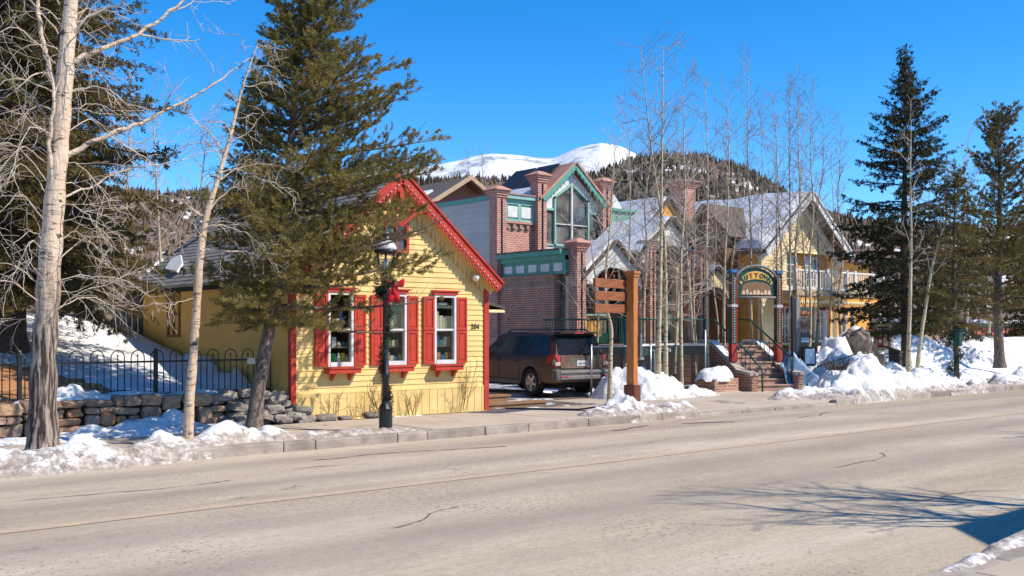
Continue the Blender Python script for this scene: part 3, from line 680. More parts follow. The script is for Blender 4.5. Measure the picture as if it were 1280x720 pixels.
# forest scattered on the hill: far trees one could not count, one mesh of kind stuff per look
CN = [0, 0]; _h = hV.reshape(-1, 3); CG = [fbm(np.stack([_h[:,0]*.012, _h[:,1]*.012, _h[:,0]*0+k], 1), 3+k, 3).reshape(hV.shape[:2]) for k in (0, 7)]
def scatter_forest(name, label, sel, mat, n, hh, ww, seed, rings=4, sides=5):
    r = np.random.RandomState(seed); V = []; Fc = []
    nx, ny, _ = hV.shape; cnt = 0; tries = 0
    while cnt < n and tries < n*30:
        tries += 1
        i = r.uniform(0, nx-1.01); j = r.uniform(2, (ny-1)*1.03/1.6)
        i0, j0 = int(i), int(j); a, c = i-i0, j-j0
        p = (hV[i0, j0]*(1-a)+hV[i0+1, j0]*a)*(1-c)+(hV[i0, j0+1]*(1-a)+hV[i0+1, j0+1]*a)*c
        px = np.interp(i, np.arange(nx), hu); t = j/(ny-1)*1.6
        CN[0] = CG[0][i0, j0]; CN[1] = CG[1][i0, j0]
        if r.rand() > sel(px, t, p): continue
        h = r.uniform(*hh); w_ = h*r.uniform(*ww); b0 = len(V)
        for k in range(rings):
            zt = k/(rings-1); rad = w_*(1-zt)**.8*(1+.0*k)
            for s in range(sides):
                an = 2*math.pi*s/sides+k*.6; q = rad*r.uniform(.55, 1.3)+.03
                V.append((p[0]+q*math.cos(an), p[1]+q*math.sin(an), p[2]-.5+h*(zt if zt else .03)+r.uniform(-.06, .06)*h))
        for k in range(rings-1):
            for s in range(sides):
                s2 = (s+1) % sides; Fc.append((b0+k*sides+s, b0+k*sides+s2, b0+(k+1)*sides+s2, b0+(k+1)*sides+s))
        cnt += 1
    me = arr_mesh(name, V, Fc, False)
    return tag(link_mesh(name, me, mat), label, None, None, 'stuff')
def sel_con(px, t, p):
    c = CN[0]
    z = (.9 if 430 < px < 980 else (.30 if px < 430 else .16))
    if t > .93: return z
    return max(0, z*(.55+1.6*c))
def sel_brn(px, t, p):
    c = CN[1]
    z = 1. if (px < 430 or px > 960) else .45
    return max(0, z*(.6+1.0*c))
scatter_forest('forest', 'dark conifer forest covering the far hill', sel_con, mt['forest'], 6500, (4, 10), (.13, .26), 3)
scatter_forest('forest', 'brown leafless woodland on the far hill', sel_brn, mt['brownwood'], 7000, (3.5, 7), (.3, .55), 5)
# ================================================================== CLAPBOARD WALLS
def lap_wall(mb, org, u, n, z0, z1, lim, board=.112, holes=(), lip=.018, back=.0):
    """lapped boards on the plane org+u*s, outward normal n; lim(z)->(s0,s1); holes: (s0,s1,z0,z1)"""
    u = Vector(u); n = Vector(n); org = Vector(org)
    flip = Vector((0,0,1)).cross(u).dot(n) > 0
    def P(s, z, o): return org+u*s+n*o+Vector((0,0,z))
    z = z0
    while z < z1-1e-4:
        e = min(z+board, z1); a0, a1 = lim(z+.001); b0, b1 = lim(e)
        segs = [(a0, a1, b0, b1)]
        for h in holes:
            if h[2] < (z+e)/2 < h[3]:
                o = []
                for (p0, p1, q0, q1) in segs:
                    if h[0] > p0 and h[0] < p1:
                        o.append((p0, h[0], q0, h[0]))
                        if h[1] < p1: o.append((h[1], p1, h[1], q1))
                    elif h[1] > p0 and h[1] < p1: o.append((h[1], p1, h[1], q1))
                    elif h[1] <= p0 or h[0] >= p1: o.append((p0, p1, q0, q1))
                segs = o
        for (p0, p1, q0, q1) in segs:
            if p1-p0 < .01: continue
            V = [P(p0, z, lip), P(p1, z, lip), P(q1, e, .003), P(q0, e, .003), P(p0, z, -.01), P(p1, z, -.01)]
            Fs = [(0,1,2,3), (4,5,1,0)]
            if flip: Fs = [f[::-1] for f in Fs]
            mb.add(V, Fs, False)
        z = e
# ================================================================== YELLOW HOUSE
HX0, HX1, HY, HYB = 9.38, 14.12, 17.6, 25.2
HXC = (HX0+HX1)/2; ZB = .16; ZE = 2.93; ZR = 4.92
house = thing('gabled_house', 'small yellow clapboard shop with red trim, red shutters and grey shingle roof', 'house', (HXC, HY, .0))
PIT = (ZR-ZE)/((HX1-HX0)/2)
def glim(z):
    if z <= ZE: return (0, HX1-HX0)
    k = (z-ZE)/PIT; return (k, HX1-HX0-k)
wins = [10.43, 11.70, 12.98]
holes = [(x-.285-HX0, x+.285-HX0, 1.14, 2.60) for x in wins]+[(HXC-.3-HX0, HXC+.3-HX0, 3.45, 4.05)]
b = MB(); lap_wall(b, (HX0, HY, 0), (1,0,0), (0,-1,0), .62, ZR-.02, glim, .112, holes)
# skirting boards at the foot, upright
x = HX0
while x < HX1-.01:
    e = min(x+.20, HX1); b.box(x+.006, e-.006, HY-.03, HY+.02, ZB-.15, .615); x = e
b.box(HX0, HX1, HY-.035, HY, .612, .64)
# solid behind boards, in strips round the openings
xs_ = [HX0]+sum([[x-.285, x+.285] for x in wins], [])+[HX1]
for i in range(0, len(xs_)-1):
    if i % 2 == 0: b.box(xs_[i], xs_[i+1], HY+.0, HY+.1, ZB, ZE)
    else: b.box(xs_[i], xs_[i+1], HY+.0, HY+.1, ZB, 1.14); b.box(xs_[i], xs_[i+1], HY+.0, HY+.1, 2.60, ZE)
b.build('front_wall', mt['yellow'], house)
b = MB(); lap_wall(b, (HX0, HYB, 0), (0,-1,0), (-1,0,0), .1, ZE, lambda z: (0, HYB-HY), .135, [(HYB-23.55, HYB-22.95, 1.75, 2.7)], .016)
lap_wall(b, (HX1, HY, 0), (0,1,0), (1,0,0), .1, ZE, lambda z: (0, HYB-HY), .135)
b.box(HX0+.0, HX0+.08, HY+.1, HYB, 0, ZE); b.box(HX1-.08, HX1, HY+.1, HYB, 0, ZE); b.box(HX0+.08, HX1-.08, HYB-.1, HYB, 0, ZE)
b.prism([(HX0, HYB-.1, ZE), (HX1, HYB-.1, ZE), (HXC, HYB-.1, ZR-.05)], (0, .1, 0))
tag(b.build('side_wall', mt['yellow_shade'], house), 'side wall of wide yellow boards, shade put into their colour')
# roof: two slopes with ragged courses
OV = .27; EX = .17; TH = .10
b = MB()
for sgn in (-1, 1):
    xe = HXC+sgn*((HX1-HX0)/2+EX); ze = ZE-EX*PIT; up = Vector((-sgn*PIT, 0, 1)).normalized()
    n_ = Vector((sgn*PIT, 0, 1)).normalized()
    Y0, Y1 = HY-OV+.03, HYB+.4
    a = Vector((xe, 0, ze)); c = Vector((HXC, 0, ZR+.0))
    cs = 22
    for i in range(cs):
        p = a.lerp(c, i/cs); q = a.lerp(c, (i+1)/cs+.012); o0, o1 = .122, .110
        pts = [p+n_*o0+Vector((0,Y0,0)), p+n_*o0+Vector((0,Y1,0)), q+n_*o1+Vector((0,Y1,0)), q+n_*o1+Vector((0,Y0,0))]
        bot = [x_-n_*.03 for x_ in pts]
        V = pts+bot; Fs = [(0,1,2,3),(7,6,5,4),(0,4,5,1),(1,5,6,2),(2,6,7,3),(3,7,4,0)]
        if sgn > 0: Fs = [f[::-1] for f in Fs]
        b.add(V, Fs, False)
    b.prism([a+Vector((0,Y0,0))+n_*.0, c+Vector((0,Y0,0)), c+Vector((0,Y0,0))+n_*.10, a+Vector((0,Y0,0))+n_*.10], (0, Y1-Y0, 0))
b.tube([(HXC, HY-OV, ZR+.155), (HXC, HYB+.4, ZR+.155)], .05, 6)
rf = b.build('roof', mt['slate'], house)
tag(rf, 'grey shingle roof')
def flue(name, x, y, z0, z1, r=.075):
    f = MB(); f.lathe([(r, z0), (r, z1-.3), (r*1.35, z1-.3), (r*1.35, z1-.24), (r, z1-.24), (r, z1-.12), (r*1.55, z1-.1), (r*1.55, z1-.05), (r*.7, z1)], (x, y, 0), 12); return f.build(name, mt['steel'], rf)
flue('flue_pipe', 10.62, 20.9, 3.5, 4.72); flue('flue_pipe', 10.7, 24.9, 3.5, 4.65, .08)
s = MB(); 
for (yy, k) in ((23.9, .25),):
    pts = []
    for (dy, t) in ((0,.14),(1.1,.20),(1.5,.33),(1.2,.37),(.3,.24)):
        p = Vector((HX0-EX, 0, ZE-EX*PIT)).lerp(Vector((HXC, 0, ZR)), t)+Vector((-PIT,0,1)).normalized()*.137; pts.append((p.x, yy+dy-.6, p.z))
    s.prism(pts, Vector((-PIT,0,1)).normalized()*.05)
s.build('snow_patch', mt['roofsnow'], rf)
# barge boards, frieze and scalloped fringe
Y0 = HY-OV
b = MB(); fr = MB(); sc = MB(); dp = MB()
for sgn in (-1, 1):
    a = Vector((HXC+sgn*((HX1-HX0)/2+EX+.02), 0, ZE-(EX+.02)*PIT)); c = Vector((HXC, 0, ZR))
    n_ = Vector((sgn*PIT, 0, 1)).normalized(); L_ = (c-a).length; t_ = (c-a)/L_
    yv = Vector((0, Y0, 0))
    b.prism([a+yv-n_*.06, c+yv-n_*.06-Vector((sgn*0,0,.0)), c+yv+n_*.15, a+yv+n_*.15], (0, .035, 0))
    b.prism([a+yv+n_*.12-Vector((0,.03,0)), c+yv+n_*.12-Vector((0,.03,0)), c+yv+n_*.16-Vector((0,.03,0)), a+yv+n_*.16-Vector((0,.03,0))], (0, .03, 0))
    # hanging teeth below the red board, each a pointed drop
    k = 0.10
    while k < L_-.12:
        p = a+t_*k+yv+Vector((0,.004,0))-n_*.055; w_ = .05
        b.prism([p-t_*w_, p-t_*w_*.95-Vector((0,0,.055)), p-Vector((0,0,.105)), p+t_*w_*.95-Vector((0,0,.055)), p+t_*w_], (0, .026, 0))
        dp.lathe([(.002,-.018),(.016,-.008),(.018,.004),(.002,.016)], p+Vector((0,-.018,.0))+n_*.03, 7)
        k += .118
    # yellow scroll fringe behind, on the wall side, casting its own pattern
    yw = Vector((0, HY-.055, 0)); k = .0
    fr.prism([a+yw-n_*.02, c+yw-n_*.02, c+yw-n_*.16, a+yw-n_*.16], (0, .03, 0))
    # soffit
    fr.prism([a+yv+Vector((0,.036,0))-n_*.055, c+yv+Vector((0,.036,0))-n_*.055, c+yv+Vector((0,.036,0))-n_*.03, a+yv+Vector((0,.036,0))-n_*.03], (0, OV-.04, 0))
bb = b.build('bargeboard', mt['red'], house); dp.build('white_bead_trim', mt['white'], bb)
fr.build('frieze', mt['yellow'], house)
for sgn in (-1, 1):
    fr = MB()
    a = Vector((HXC+sgn*((HX1-HX0)/2), 0, ZE)); c = Vector((HXC, 0, ZR)); n_ = Vector((sgn*PIT,0,1)).normalized(); L_ = (c-a).length; t_ = (c-a)/L_
    yw = Vector((0, HY-.062, 0)); k = .09; i = 0
    while k < L_-.3:
        p = a+t_*k+yw-n_*.15; r_ = .065 if i % 2 else .085
        fr.prism([p-t_*r_, p-t_*r_*.9-Vector((0,0,.10)), p-t_*.3*r_-Vector((0,0,.15)), p-Vector((0,0,.20+.03*(i%3))), p+t_*.3*r_-Vector((0,0,.15)), p+t_*r_*.9-Vector((0,0,.10)), p+t_*r_], (0, .022, 0))
        k += .155; i += 1
    fr.build('scroll_fringe', mt['yellow'], house)
# gable ornament in the apex: king post, collar and braces
b = MB(); y0 = HY-OV+.04
b.box(HXC-.05, HXC+.05, y0, y0+.05, ZR-.95, ZR-.05); b.box(HXC-.62, HXC+.62, y0-.004, y0+.05, ZR-.66, ZR-.57)
for s_ in (-1, 1): b.bar((HXC+s_*.05, y0+.02, ZR-.9), (HXC+s_*.45, y0+.02, ZR-.55), .05)
b.build('gable_ornament', mt['red'], house)
# corner boards, eave fascia
b = MB(); b.box(HX0-.03, HX0+.075, HY-.045, HY+.0, ZB-.12, ZE-.02); b.box(HX0-.035, HX0-.003, HY-.048, HY+.09, ZB-.12, ZE-.022); b.build('corner_board', mt['red'], house)
b = MB(); b.box(HX1-.075, HX1+.03, HY-.045, HY+.0, ZB-.12, ZE-.02); b.box(HX1+.022, HX1+.05, HY-.048, HY+.09, ZB-.12, ZE-.022); b.build('corner_board', mt['red'], house)
b = MB(); xe = HX0-EX
b.box(xe-.03, xe, HY-OV+.04, HYB+.4, ZE-EX*PIT-.06, ZE-EX*PIT+.10); b.box(xe, HX0-.02, HY-.02, HYB+.4, ZE-EX*PIT-.05, ZE-EX*PIT-.02)
b.build('eave_gutter', mt['dark'], house)
# attic window
def simple_window(parent, xc, zc, w_, h_, y, matf, n=-1, name='window', bars=(1,1), back='dark'):
    f = MB(); t = .06
    f.box(xc-w_/2-t, xc-w_/2, y-.05, y+.02, zc-h_/2-t, zc+h_/2+t); f.box(xc+w_/2, xc+w_/2+t, y-.05, y+.02, zc-h_/2-t, zc+h_/2+t)
    f.box(xc-w_/2, xc+w_/2, y-.05, y+.02, zc+h_/2, zc+h_/2+t); f.box(xc-w_/2, xc+w_/2, y-.06, y+.02, zc-h_/2-t, zc-h_/2)
    for i in range(1, bars[0]): xx = xc-w_/2+w_*i/bars[0]; f.box(xx-.018, xx+.018, y-.035, y+.01, zc-h_/2, zc+h_/2)
    for i in range(1, bars[1]): zz = zc-h_/2+h_*i/bars[1]; f.box(xc-w_/2, xc+w_/2, y-.032, y+.008, zz-.018, zz+.018)
    o = f.build(name, mt[matf], parent)
    g = MB(); g.box(xc-w_/2, xc+w_/2, y+.012, y+.022, zc-h_/2, zc+h_/2); g.build('pane', mt['pane'], o)
    return o
simple_window(house, HXC, 3.75, .48, .5, HY, 'red', bars=(2,2))
# side window in the shaded side wall
f = MB(); yc = 23.25
for (a0, a1, c0, c1) in ((yc-.36, yc-.30, 1.69, 2.76), (yc+.30, yc+.36, 1.69, 2.76), (yc-.30, yc+.30, 2.70, 2.76), (yc-.30, yc+.30, 1.69, 1.75), (yc-.30, yc+.30, 2.2, 2.245), (yc-.02,yc+.02,1.75,2.7)): f.box(HX0-.05, HX0+.03, a0, a1, c0, c1)
o = f.build('window', mt['plank'], house); g = MB(); g.box(HX0+.01, HX0+.02, yc-.3, yc+.3, 1.75, 2.7); g.build('pane', mt['pane'], o)
# shop windows: white sash, header, shutters, flower box, dim display recess
def shop_window(xc, k):
    y = HY; hw = .285; z0, z1 = 1.14, 2.60; t = .05
    f = MB()
    f.box(xc-hw, xc-hw+t, y-.055, y+.05, z0, z1); f.box(xc+hw-t, xc+hw, y-.055, y+.05, z0, z1)
    f.box(xc-hw+t, xc+hw-t, y-.055, y+.05, z1-t, z1); f.box(xc-hw+t, xc+hw-t, y-.065, y+.05, z0, z0+.085)
    f.box(xc-hw+t, xc+hw-t, y-.035, y+.03, 1.845, 1.885)
    o = f.build('window', mt['white'], house)
    g = MB(); g.box(xc-hw+t, xc+hw-t, y+.0, y+.006, z0+.085, 1.845); g.box(xc-hw+t, xc+hw-t, y-.02, y-.014, 1.885, z1-t); g.build('pane', mt['glass'], o)
    h = MB(); h.box(xc-hw-.035, xc+hw+.035, y-.075, y, z1+.003, z1+.07); h.box(xc-hw-.07, xc+hw+.07, y-.10, y, z1+.07, z1+.10); h.build('header', mt['red'], o)
    # recess
    r_ = MB(); r_.box(xc-hw-.0, xc+hw, y+.75, y+.78, z0-.05, z1+.05); r_.box(xc-hw-.03, xc-hw, y+.1, y+.75, z0-.05, z1+.05); r_.box(xc+hw, xc+hw+.03, y+.1, y+.75, z0-.05, z1+.05)
    r_.box(xc-hw, xc+hw, y+.1, y+.75, z1+.02, z1+.05); r_.build('display_recess', mt['dkglassback'], o)
    s_ = MB(); s_.box(xc-hw, xc+hw, y+.055, y+.75, z0-.02, z0+.07); s_.box(xc-hw, xc+hw, y+.09, y+.40, 1.50, 1.525); s_.box(xc-hw, xc+hw, y+.09, y+.40, 1.83, 1.85)
    s_.build('display_shelf', mt['plank'] if k else mt['wood_pale'], o)
    for sgn in (-1, 1):
        sh = MB(); a = xc+sgn*(hw+.012); e = xc+sgn*(hw+.29); x0, x1 = min(a, e), max(a, e)
        sh.box(x0, x1, y-.045, y-.018, 1.15, 2.56)
        for (p, q) in ((1.19, 1.80), (1.90, 2.52)):
            for (r0, r1, q0, q1) in ((x0, x0+.045, p-.04, q+.04), (x1-.045, x1, p-.04, q+.04)): sh.box(r0, r1, y-.062, y-.045, q0, q1)
            sh.box(x0+.045, x1-.045, y-.062, y-.045, p-.04, p+.01); sh.box(x0+.045, x1-.045, y-.062, y-.045, q-.01, q+.04)
            sh.box(x0+.075, x1-.075, y-.053, y-.045, p+.04, q-.04)
        sh.build('shutter', mt['red'], o)
    fb = MB(); fb.box(xc-.36, xc+.36, y-.20, y-.03, 1.01, 1.03); fb.box(xc-.36, xc+.36, y-.215, y-.195, 1.01, 1.13); fb.box(xc-.375, xc+.375, y-.235, y-.19, 1.10, 1.135)
    for s_ in (-1, 1): fb.box(xc+s_*.36-.012, xc+s_*.36+.012, y-.20, y-.03, 1.01, 1.12)
    fb.box(xc-.34, xc+.34, y-.19, y-.03, 1.03, 1.08)
    for s_ in (-.2, .2): fb.prism([(xc+s_-.03, y-.02, 1.008), (xc+s_-.03, y-.16, 1.008), (xc+s_-.03, y-.02, .86)], (.06, 0, 0))
    fb.build('flower_box', mt['red'], o)
    return o
WO = [shop_window(x, i) for i, x in enumerate(wins)]
text('204', .16, mt['black'], house, (13.80, HY-.028, 1.93), (R(90), 0, 0), 'house_number')
# porch canopy and steps on the far side
can = thing('door_canopy', 'small shingled canopy over the side door of the yellow house', 'canopy', (14.2, 19.2, 2.3))
b = MB(); b.prism([(HX1+.05, 18.5, 2.62), (HX1+.05, 18.5, 2.68), (15.45, 18.5, 2.40), (15.45, 18.5, 2.34)], (0, 1.5, 0)); b.build('roof', mt['greyroof'], can)
b = MB(); b.box(HX1+.05, 15.43, 18.52, 19.98, 2.27, 2.335); b.build('fascia', mt['cream'], can)
b = MB()
for y in (18.6, 19.85): b.prism([(HX1+.05, y, 2.26), (HX1+.75, y, 2.26), (HX1+.05, y, 1.75)], (0, .06, 0))
b.build('bracket', mt['red'], can)
st = thing('wooden_step', 'low weathered plank steps beside the corner of the yellow house', 'steps', (15, 18.3, .1))
b = MB(); 
for i, (x0, x1, y0, z) in enumerate(((HX1+.1, 16.3, 17.9, .20), (HX1+.1, 15.4, 18.25, .36))):
    for k in range(3): b.bbox(x0+.02*k, x1-.03*k, y0+k*.13, y0+k*.13+.12, z-.05, z, .006)
b.build('tread', mt['plank'], st)
b = MB(); b.box(HX1+.12, 16.2, 17.93, 17.97, .05, .15); b.box(HX1+.12, 15.3, 18.28, 18.32, .05, .31); b.build('riser', mt['plank'], st)
# flood light at the eave
fl = thing('flood_lamp', 'round white flood lamp under the red eave corner', 'lamp', (13.72, HY-.1, 2.98))
b = MB(); b.lathe([(.01,-.0),(.07,.01),(.085,.06),(.05,.11),(.02,.13)], (0,0,0), 12); M4 = Matrix.Rotation(R(80), 4, 'X')
b.v = [tuple(M4 @ Vector(v)) for v in b.v]; b.build('lamp_head', mt['bulb'], fl, local=True)
b = MB(); b.tube([(0,.1,.06),(0,-.1,.02)], .015, 6); b.build('bracket', mt['black'], fl, local=True)
# goods in the shop windows
gr = random.Random(5)
def goods(x, y, z, w_, d_, h_, m, kind='box'):
    b = MB()
    if kind == 'box': b.bbox(x-w_/2, x+w_/2, y-d_/2, y+d_/2, z, z+h_, .004)
    else: b.lathe([(w_*.5, 0), (w_*.5, h_*.6), (w_*.2, h_*.75), (w_*.18, h_)], (x, y, z), 10)
    return b
GM = ['g_blue','g_orange','g_white','g_green','g_tan','g_red','g_yellow','g_cream']
for i, xc in enumerate(wins):
    for z in (1.215, 1.526, 1.852):
        n = 5 if z < 1.8 else 4; xx = xc-.21
        for k in range(n):
            kind = 'bottle' if i == 0 and z < 1.8 and k % 2 == 0 else 'box'
            w_ = gr.uniform(.06, .1); h_ = gr.uniform(.10, .22) if z > 1.3 else gr.uniform(.1, .2)
            if z > 1.8: h_ = gr.uniform(.2, .42)
            mm = mt[gr.choice(GM if kind == 'box' else ['g_white','g_green','g_tan','g_cream'])] if not (z > 1.8 and i == 2) else mt['g_cream']
            b = goods(xx+w_/2, HY+(.13 if z < 1.3 else .15), z, w_, .05, h_, mm, kind)
            nm = 'bottle' if kind == 'bottle' else 'boxed_goods'
            tag(b.build(nm, mm), {('bottle'): 'bottle standing in the shop window nearest the fence', 'boxed_goods': ['packaged goods on the shelves of the shop window nearest the fence', 'cards and packets in the shop window behind the street lamp', 'boxes and books in the shop window by the house number'][i]}[nm], nm.replace('_', ' '), ['goods in the first window', 'goods in the middle window', 'goods in the end window'][i] + (' bottles' if kind == 'bottle' else ''))
            xx += w_+.018
for i, (tx, tm, xx, zz, w_, h_, lab) in enumerate((('', 'blacksign', wins[2], 2.42, .30, .10, 'black window sign with white lettering hung behind the last sash'), ('Sale', 'g_red', wins[1]-.10, 2.42, .20, .13, 'small red sale sign hung in the middle shop window'))):
    sg = thing('window_sign', lab, 'sign', (xx, HY+.05, zz)); b = MB(); b.box(xx-w_/2, xx+w_/2, HY+.05, HY+.058, zz-h_/2, zz+h_/2); b.build('board', mt[tm], sg)
    if tx: text(tx, .10, mt['letter_w'], sg, (xx, HY+.047, zz), (R(90),0,0), ext=.002)
    else:
        f = MB()
        for k in range(7): f.box(xx-.115+k*.034, xx-.115+k*.034+.022, HY+.046, HY+.05, zz-.022, zz+.022)
        f.build('lettering', mt['letter_w'], sg)
# ================================================================== BRICK SHOPPING ARCADE
mall = thing('shopping_arcade', 'two storey red brick shopping arcade with green cornices and a tall gabled window', 'building', (23, 27.6, 0))
MX = 22.72; YR = 27.6; YW = 23.9
# rear block
b = MB(); lap_wall(b, (MX, 39, 0), (0,-1,0), (-1,0,0), .0, 6.45, lambda z: (0, 39-YR), .19, (), .035)
b.box(MX, MX+.2, YR+.3, 39, 0, 6.4); tag(b.build('side_wall', mt['greysiding'], mall), 'grey lapped siding wall')
b = MB(); b.box(MX-.06, MX+.3, YR+.2, 39.05, 6.45, 6.62); b.build('fascia', mt['teal'], mall)
b = MB(); b.box(MX-.09, MX+.35, YR+.2, 39.1, 6.62, 6.70); b.box(MX+.3, 34, YR+.3, 39, 6.3, 6.42); b.build('roof_edge', mt['maroon'], mall)
def pillar(x0, y0, w_, z0, zt, mat='brick', cap=.42, strip=True):
    b = MB(); b.box(x0, x0+w_, y0, y0+w_, z0, zt-cap)
    k = 3
    for i in range(k): o = .035*(i+1); b.box(x0-o, x0+w_+o, y0-o, y0+w_+o, zt-cap+.08*i, zt-cap+.08*(i+1))
    p = b.build('pillar', mt[mat], mall)
    c = MB(); o = .16; z = zt-cap+.24
    c.box(x0-o, x0+w_+o, y0-o, y0+w_+o, z, z+.035)
    c.add([(x0-o, y0-o, z+.035), (x0+w_+o, y0-o, z+.035), (x0+w_+o, y0+w_+o, z+.035), (x0-o, y0+w_+o, z+.035), (x0+w_*.25, y0+w_*.25, zt), (x0+w_*.75, y0+w_*.25, zt), (x0+w_*.75, y0+w_*.75, zt), (x0+w_*.25, y0+w_*.75, zt)],
          [(0,1,5,4),(1,2,6,5),(2,3,7,6),(3,0,4,7),(4,5,6,7)], False)
    c.build('cap', mt['tan_stone'], p)
    if strip:
        s = MB(); s.box(x0+w_*.46, x0+w_*.46+.045, y0-.03, y0-.002, z0+.3, zt-cap-.05); s.build('downpipe', mt['black'], p)
    return p
pillar(MX-.12, YR-.05, .42, 0, 6.92); pillar(24.42, YR-.15, .42, 0, 7.60); pillar(27.72, YR-.15, .42, 0, 7.68)
# lit brick panel between the pillars
b = MB(); b.box(MX+.3, 24.42, YR+.12, YR+.4, 3.3, 5.42); b.build('brick_panel', mt['brick'], mall)
b = MB(); b.box(MX+.3, 24.42, YR+.10, YR+.4, 5.42, 5.64)
for k in range(5): x = MX+.36+k*.32; b.box(x, x+.14, YR+.03, YR+.10, 5.46, 5.60)
b.build('corbel_band', mt['brick_pale'], mall)
b = MB(); b.box(MX+.3, 24.42, YR+.02, YR+.4, 5.64, 5.72); b.build('sill_band', mt['tan_stone'], mall)
b = MB(); b.box(MX+.3, 24.42, YR+.12, YR+.4, 5.72, 6.50); b.box(MX+.3, 24.42, YR+.06, YR+.12, 6.32, 6.5); b.box(MX+.3, 24.42, YR-.06, YR+.4, 6.5, 6.64)
for x in (MX+.3, MX+.3+.64, 24.42-.12): b.box(x, x+.12, YR+.05, YR+.12, 5.73, 6.32)
b.box(MX+.3, 24.42, YR+.06, YR+.118, 5.721, 5.80)
b.build('cornice', mt['teal_pale'], mall)
for x in (MX+.47, MX+1.10): b = MB(); b.bbox(x, x+.50, YR+.07, YR+.125, 5.85, 6.25, .02); b.build('inset_panel', mt['white'], mall)
b = MB(); b.box(MX+.28, 24.42, YR-.10, YR+.3, 6.64, 6.68); b.build('coping', mt['tan_stone'], mall)
# gabled window front
GX0, GX1 = 24.84, 27.72; GXC = (GX0+GX1)/2; GE, GA = 6.62, 7.85
b = MB()   # white gable face with the window opening cut by building it in pieces
y = YR+.1
b.prism([(GX0, y, GE-.3), (GX0+.55, y, GE-.3), (GX0+.55, y, 6.75), (GXC, y, 7.32), (GXC, y, GA-.02), (GX0, y, GE)], (0, .12, 0))
b.prism([(GX1, y, GE-.3), (GX1, y, GE), (GXC, y, GA-.02), (GXC, y, 7.32), (GX1-.55, y, 6.75), (GX1-.55, y, GE-.3)], (0, .12, 0))
b.box(GX0, GX1, y, y+.12, 4.3, 4.95)
b.build('gable_wall', mt['white'], mall)
f = MB(); w0, w1 = GX0+.55, GX1-.55; t = .075; y = YR+.02
f.box(w0, w0+t, y, y+.14, 5.0, 6.75); f.box(w1-t, w1, y, y+.14, 5.0, 6.75); f.box(w0+t, w1-t, y, y+.14, 4.95, 5.03)
f.prism([(w0, y, 6.75), (w0, y, 6.67), (GXC, y, 7.24), (GXC, y, 7.33)], (0, .14, 0)); f.prism([(w1, y, 6.75), (GXC, y, 7.33), (GXC, y, 7.24), (w1, y, 6.67)], (0, .14, 0))
f.box(GX0, w0-.001, y+.02, y+.14, 6.24, 6.32); f.box(w1+.001, GX1, y+.02, y+.14, 6.24, 6.32); f.box(GX0, w0, y+.03, y+.14, 4.95, 5.01)
g_ = f.build('gable_window', mt['teal_pale'], mall)
f = MB(); f.box(GXC-.035, GXC+.035, y+.01, y+.10, 5.03, 7.26); f.box(w0+t, w1-t, y+.03, y+.09, 5.75, 5.785); f.build('mullion', mt['white'], g_)
f = MB(); f.prism([(w0+t, y+.10, 5.03), (w1-t, y+.10, 5.03), (w1-t, y+.10, 6.68), (GXC, y+.10, 7.24), (w0+t, y+.10, 6.68)], (0, .012, 0))
f.box(GX0, w0, y+.10, y+.112, 5.01, 6.24); f.box(w1, GX1, y+.10, y+.112, 5.01, 6.24); f.build('pane', mt['pane'], g_)
f = MB(); f.box(GX0+.1, GX1-.1, YR+.5, YR+.55, 4.5, 7.0); f.build('room_back', mt['dkglassback'], g_)
b = MB()
for s in (-1, 1):
    a = Vector((GXC+s*(1.6), YR-.18, GE-.06)); c = Vector((GXC, YR-.18, GA+.06)); n_ = Vector((s*(GA-GE)/1.6, 0, 1)).normalized()
    b.prism([a-n_*.07, c-n_*.07, c+n_*.09, a+n_*.09], (0, .05, 0))
    for k in range(9): p = a.lerp(c, (k+.6)/9.6)-n_*.07; b.prism([p+Vector((-.03,0,0)), p+Vector((.03,0,0)), p+Vector((.0,0,-.11))], (0, .04, 0))
b.build('bargeboard', mt['teal'], mall)
b = MB()
for s in (-1, 1):
    a = Vector((GXC+s*1.7, YR-.22, GE-.13)); c = Vector((GXC, YR-.22, GA+.08)); n_ = Vector((s*(GA-GE)/1.6, 0, 1)).normalized()
    b.prism([a+n_*.09, c+n_*.09, c+n_*.17, a+n_*.17], (0, 3.2, 0))
grf = b.build('gable_roof', mt['tan_stone'], mall)
b = MB(); a = Vector((GXC-1.5, 0, GE)); c = Vector((GXC-.1, 0, GA)); n_ = Vector((-(GA-GE)/1.6, 0, 1)).normalized()
p0 = a.lerp(c, .25)+n_*.25; p1 = a.lerp(c, .98)+n_*.25
for (ya, yb) in ((YR+.4, YR+1.6), (YR+1.7, YR+2.9)): b.prism([(p0.x, ya, p0.z), (p1.x, ya, p1.z), (p1.x, yb, p1.z), (p0.x, yb, p0.z)], n_*.06)
b.build('roof_panel', mt['solar'], grf)
b = MB(); p0 = a.lerp(c, -.05)+n_*.18; p1 = a.lerp(c, .24)+n_*.18; b.prism([(p0.x, YR, p0.z), (p1.x, YR, p1.z), (p1.x, YR+2.8, p1.z), (p0.x, YR+2.8, p0.z)], n_*.12); b.build('snow_patch', mt['roofsnow'], grf)
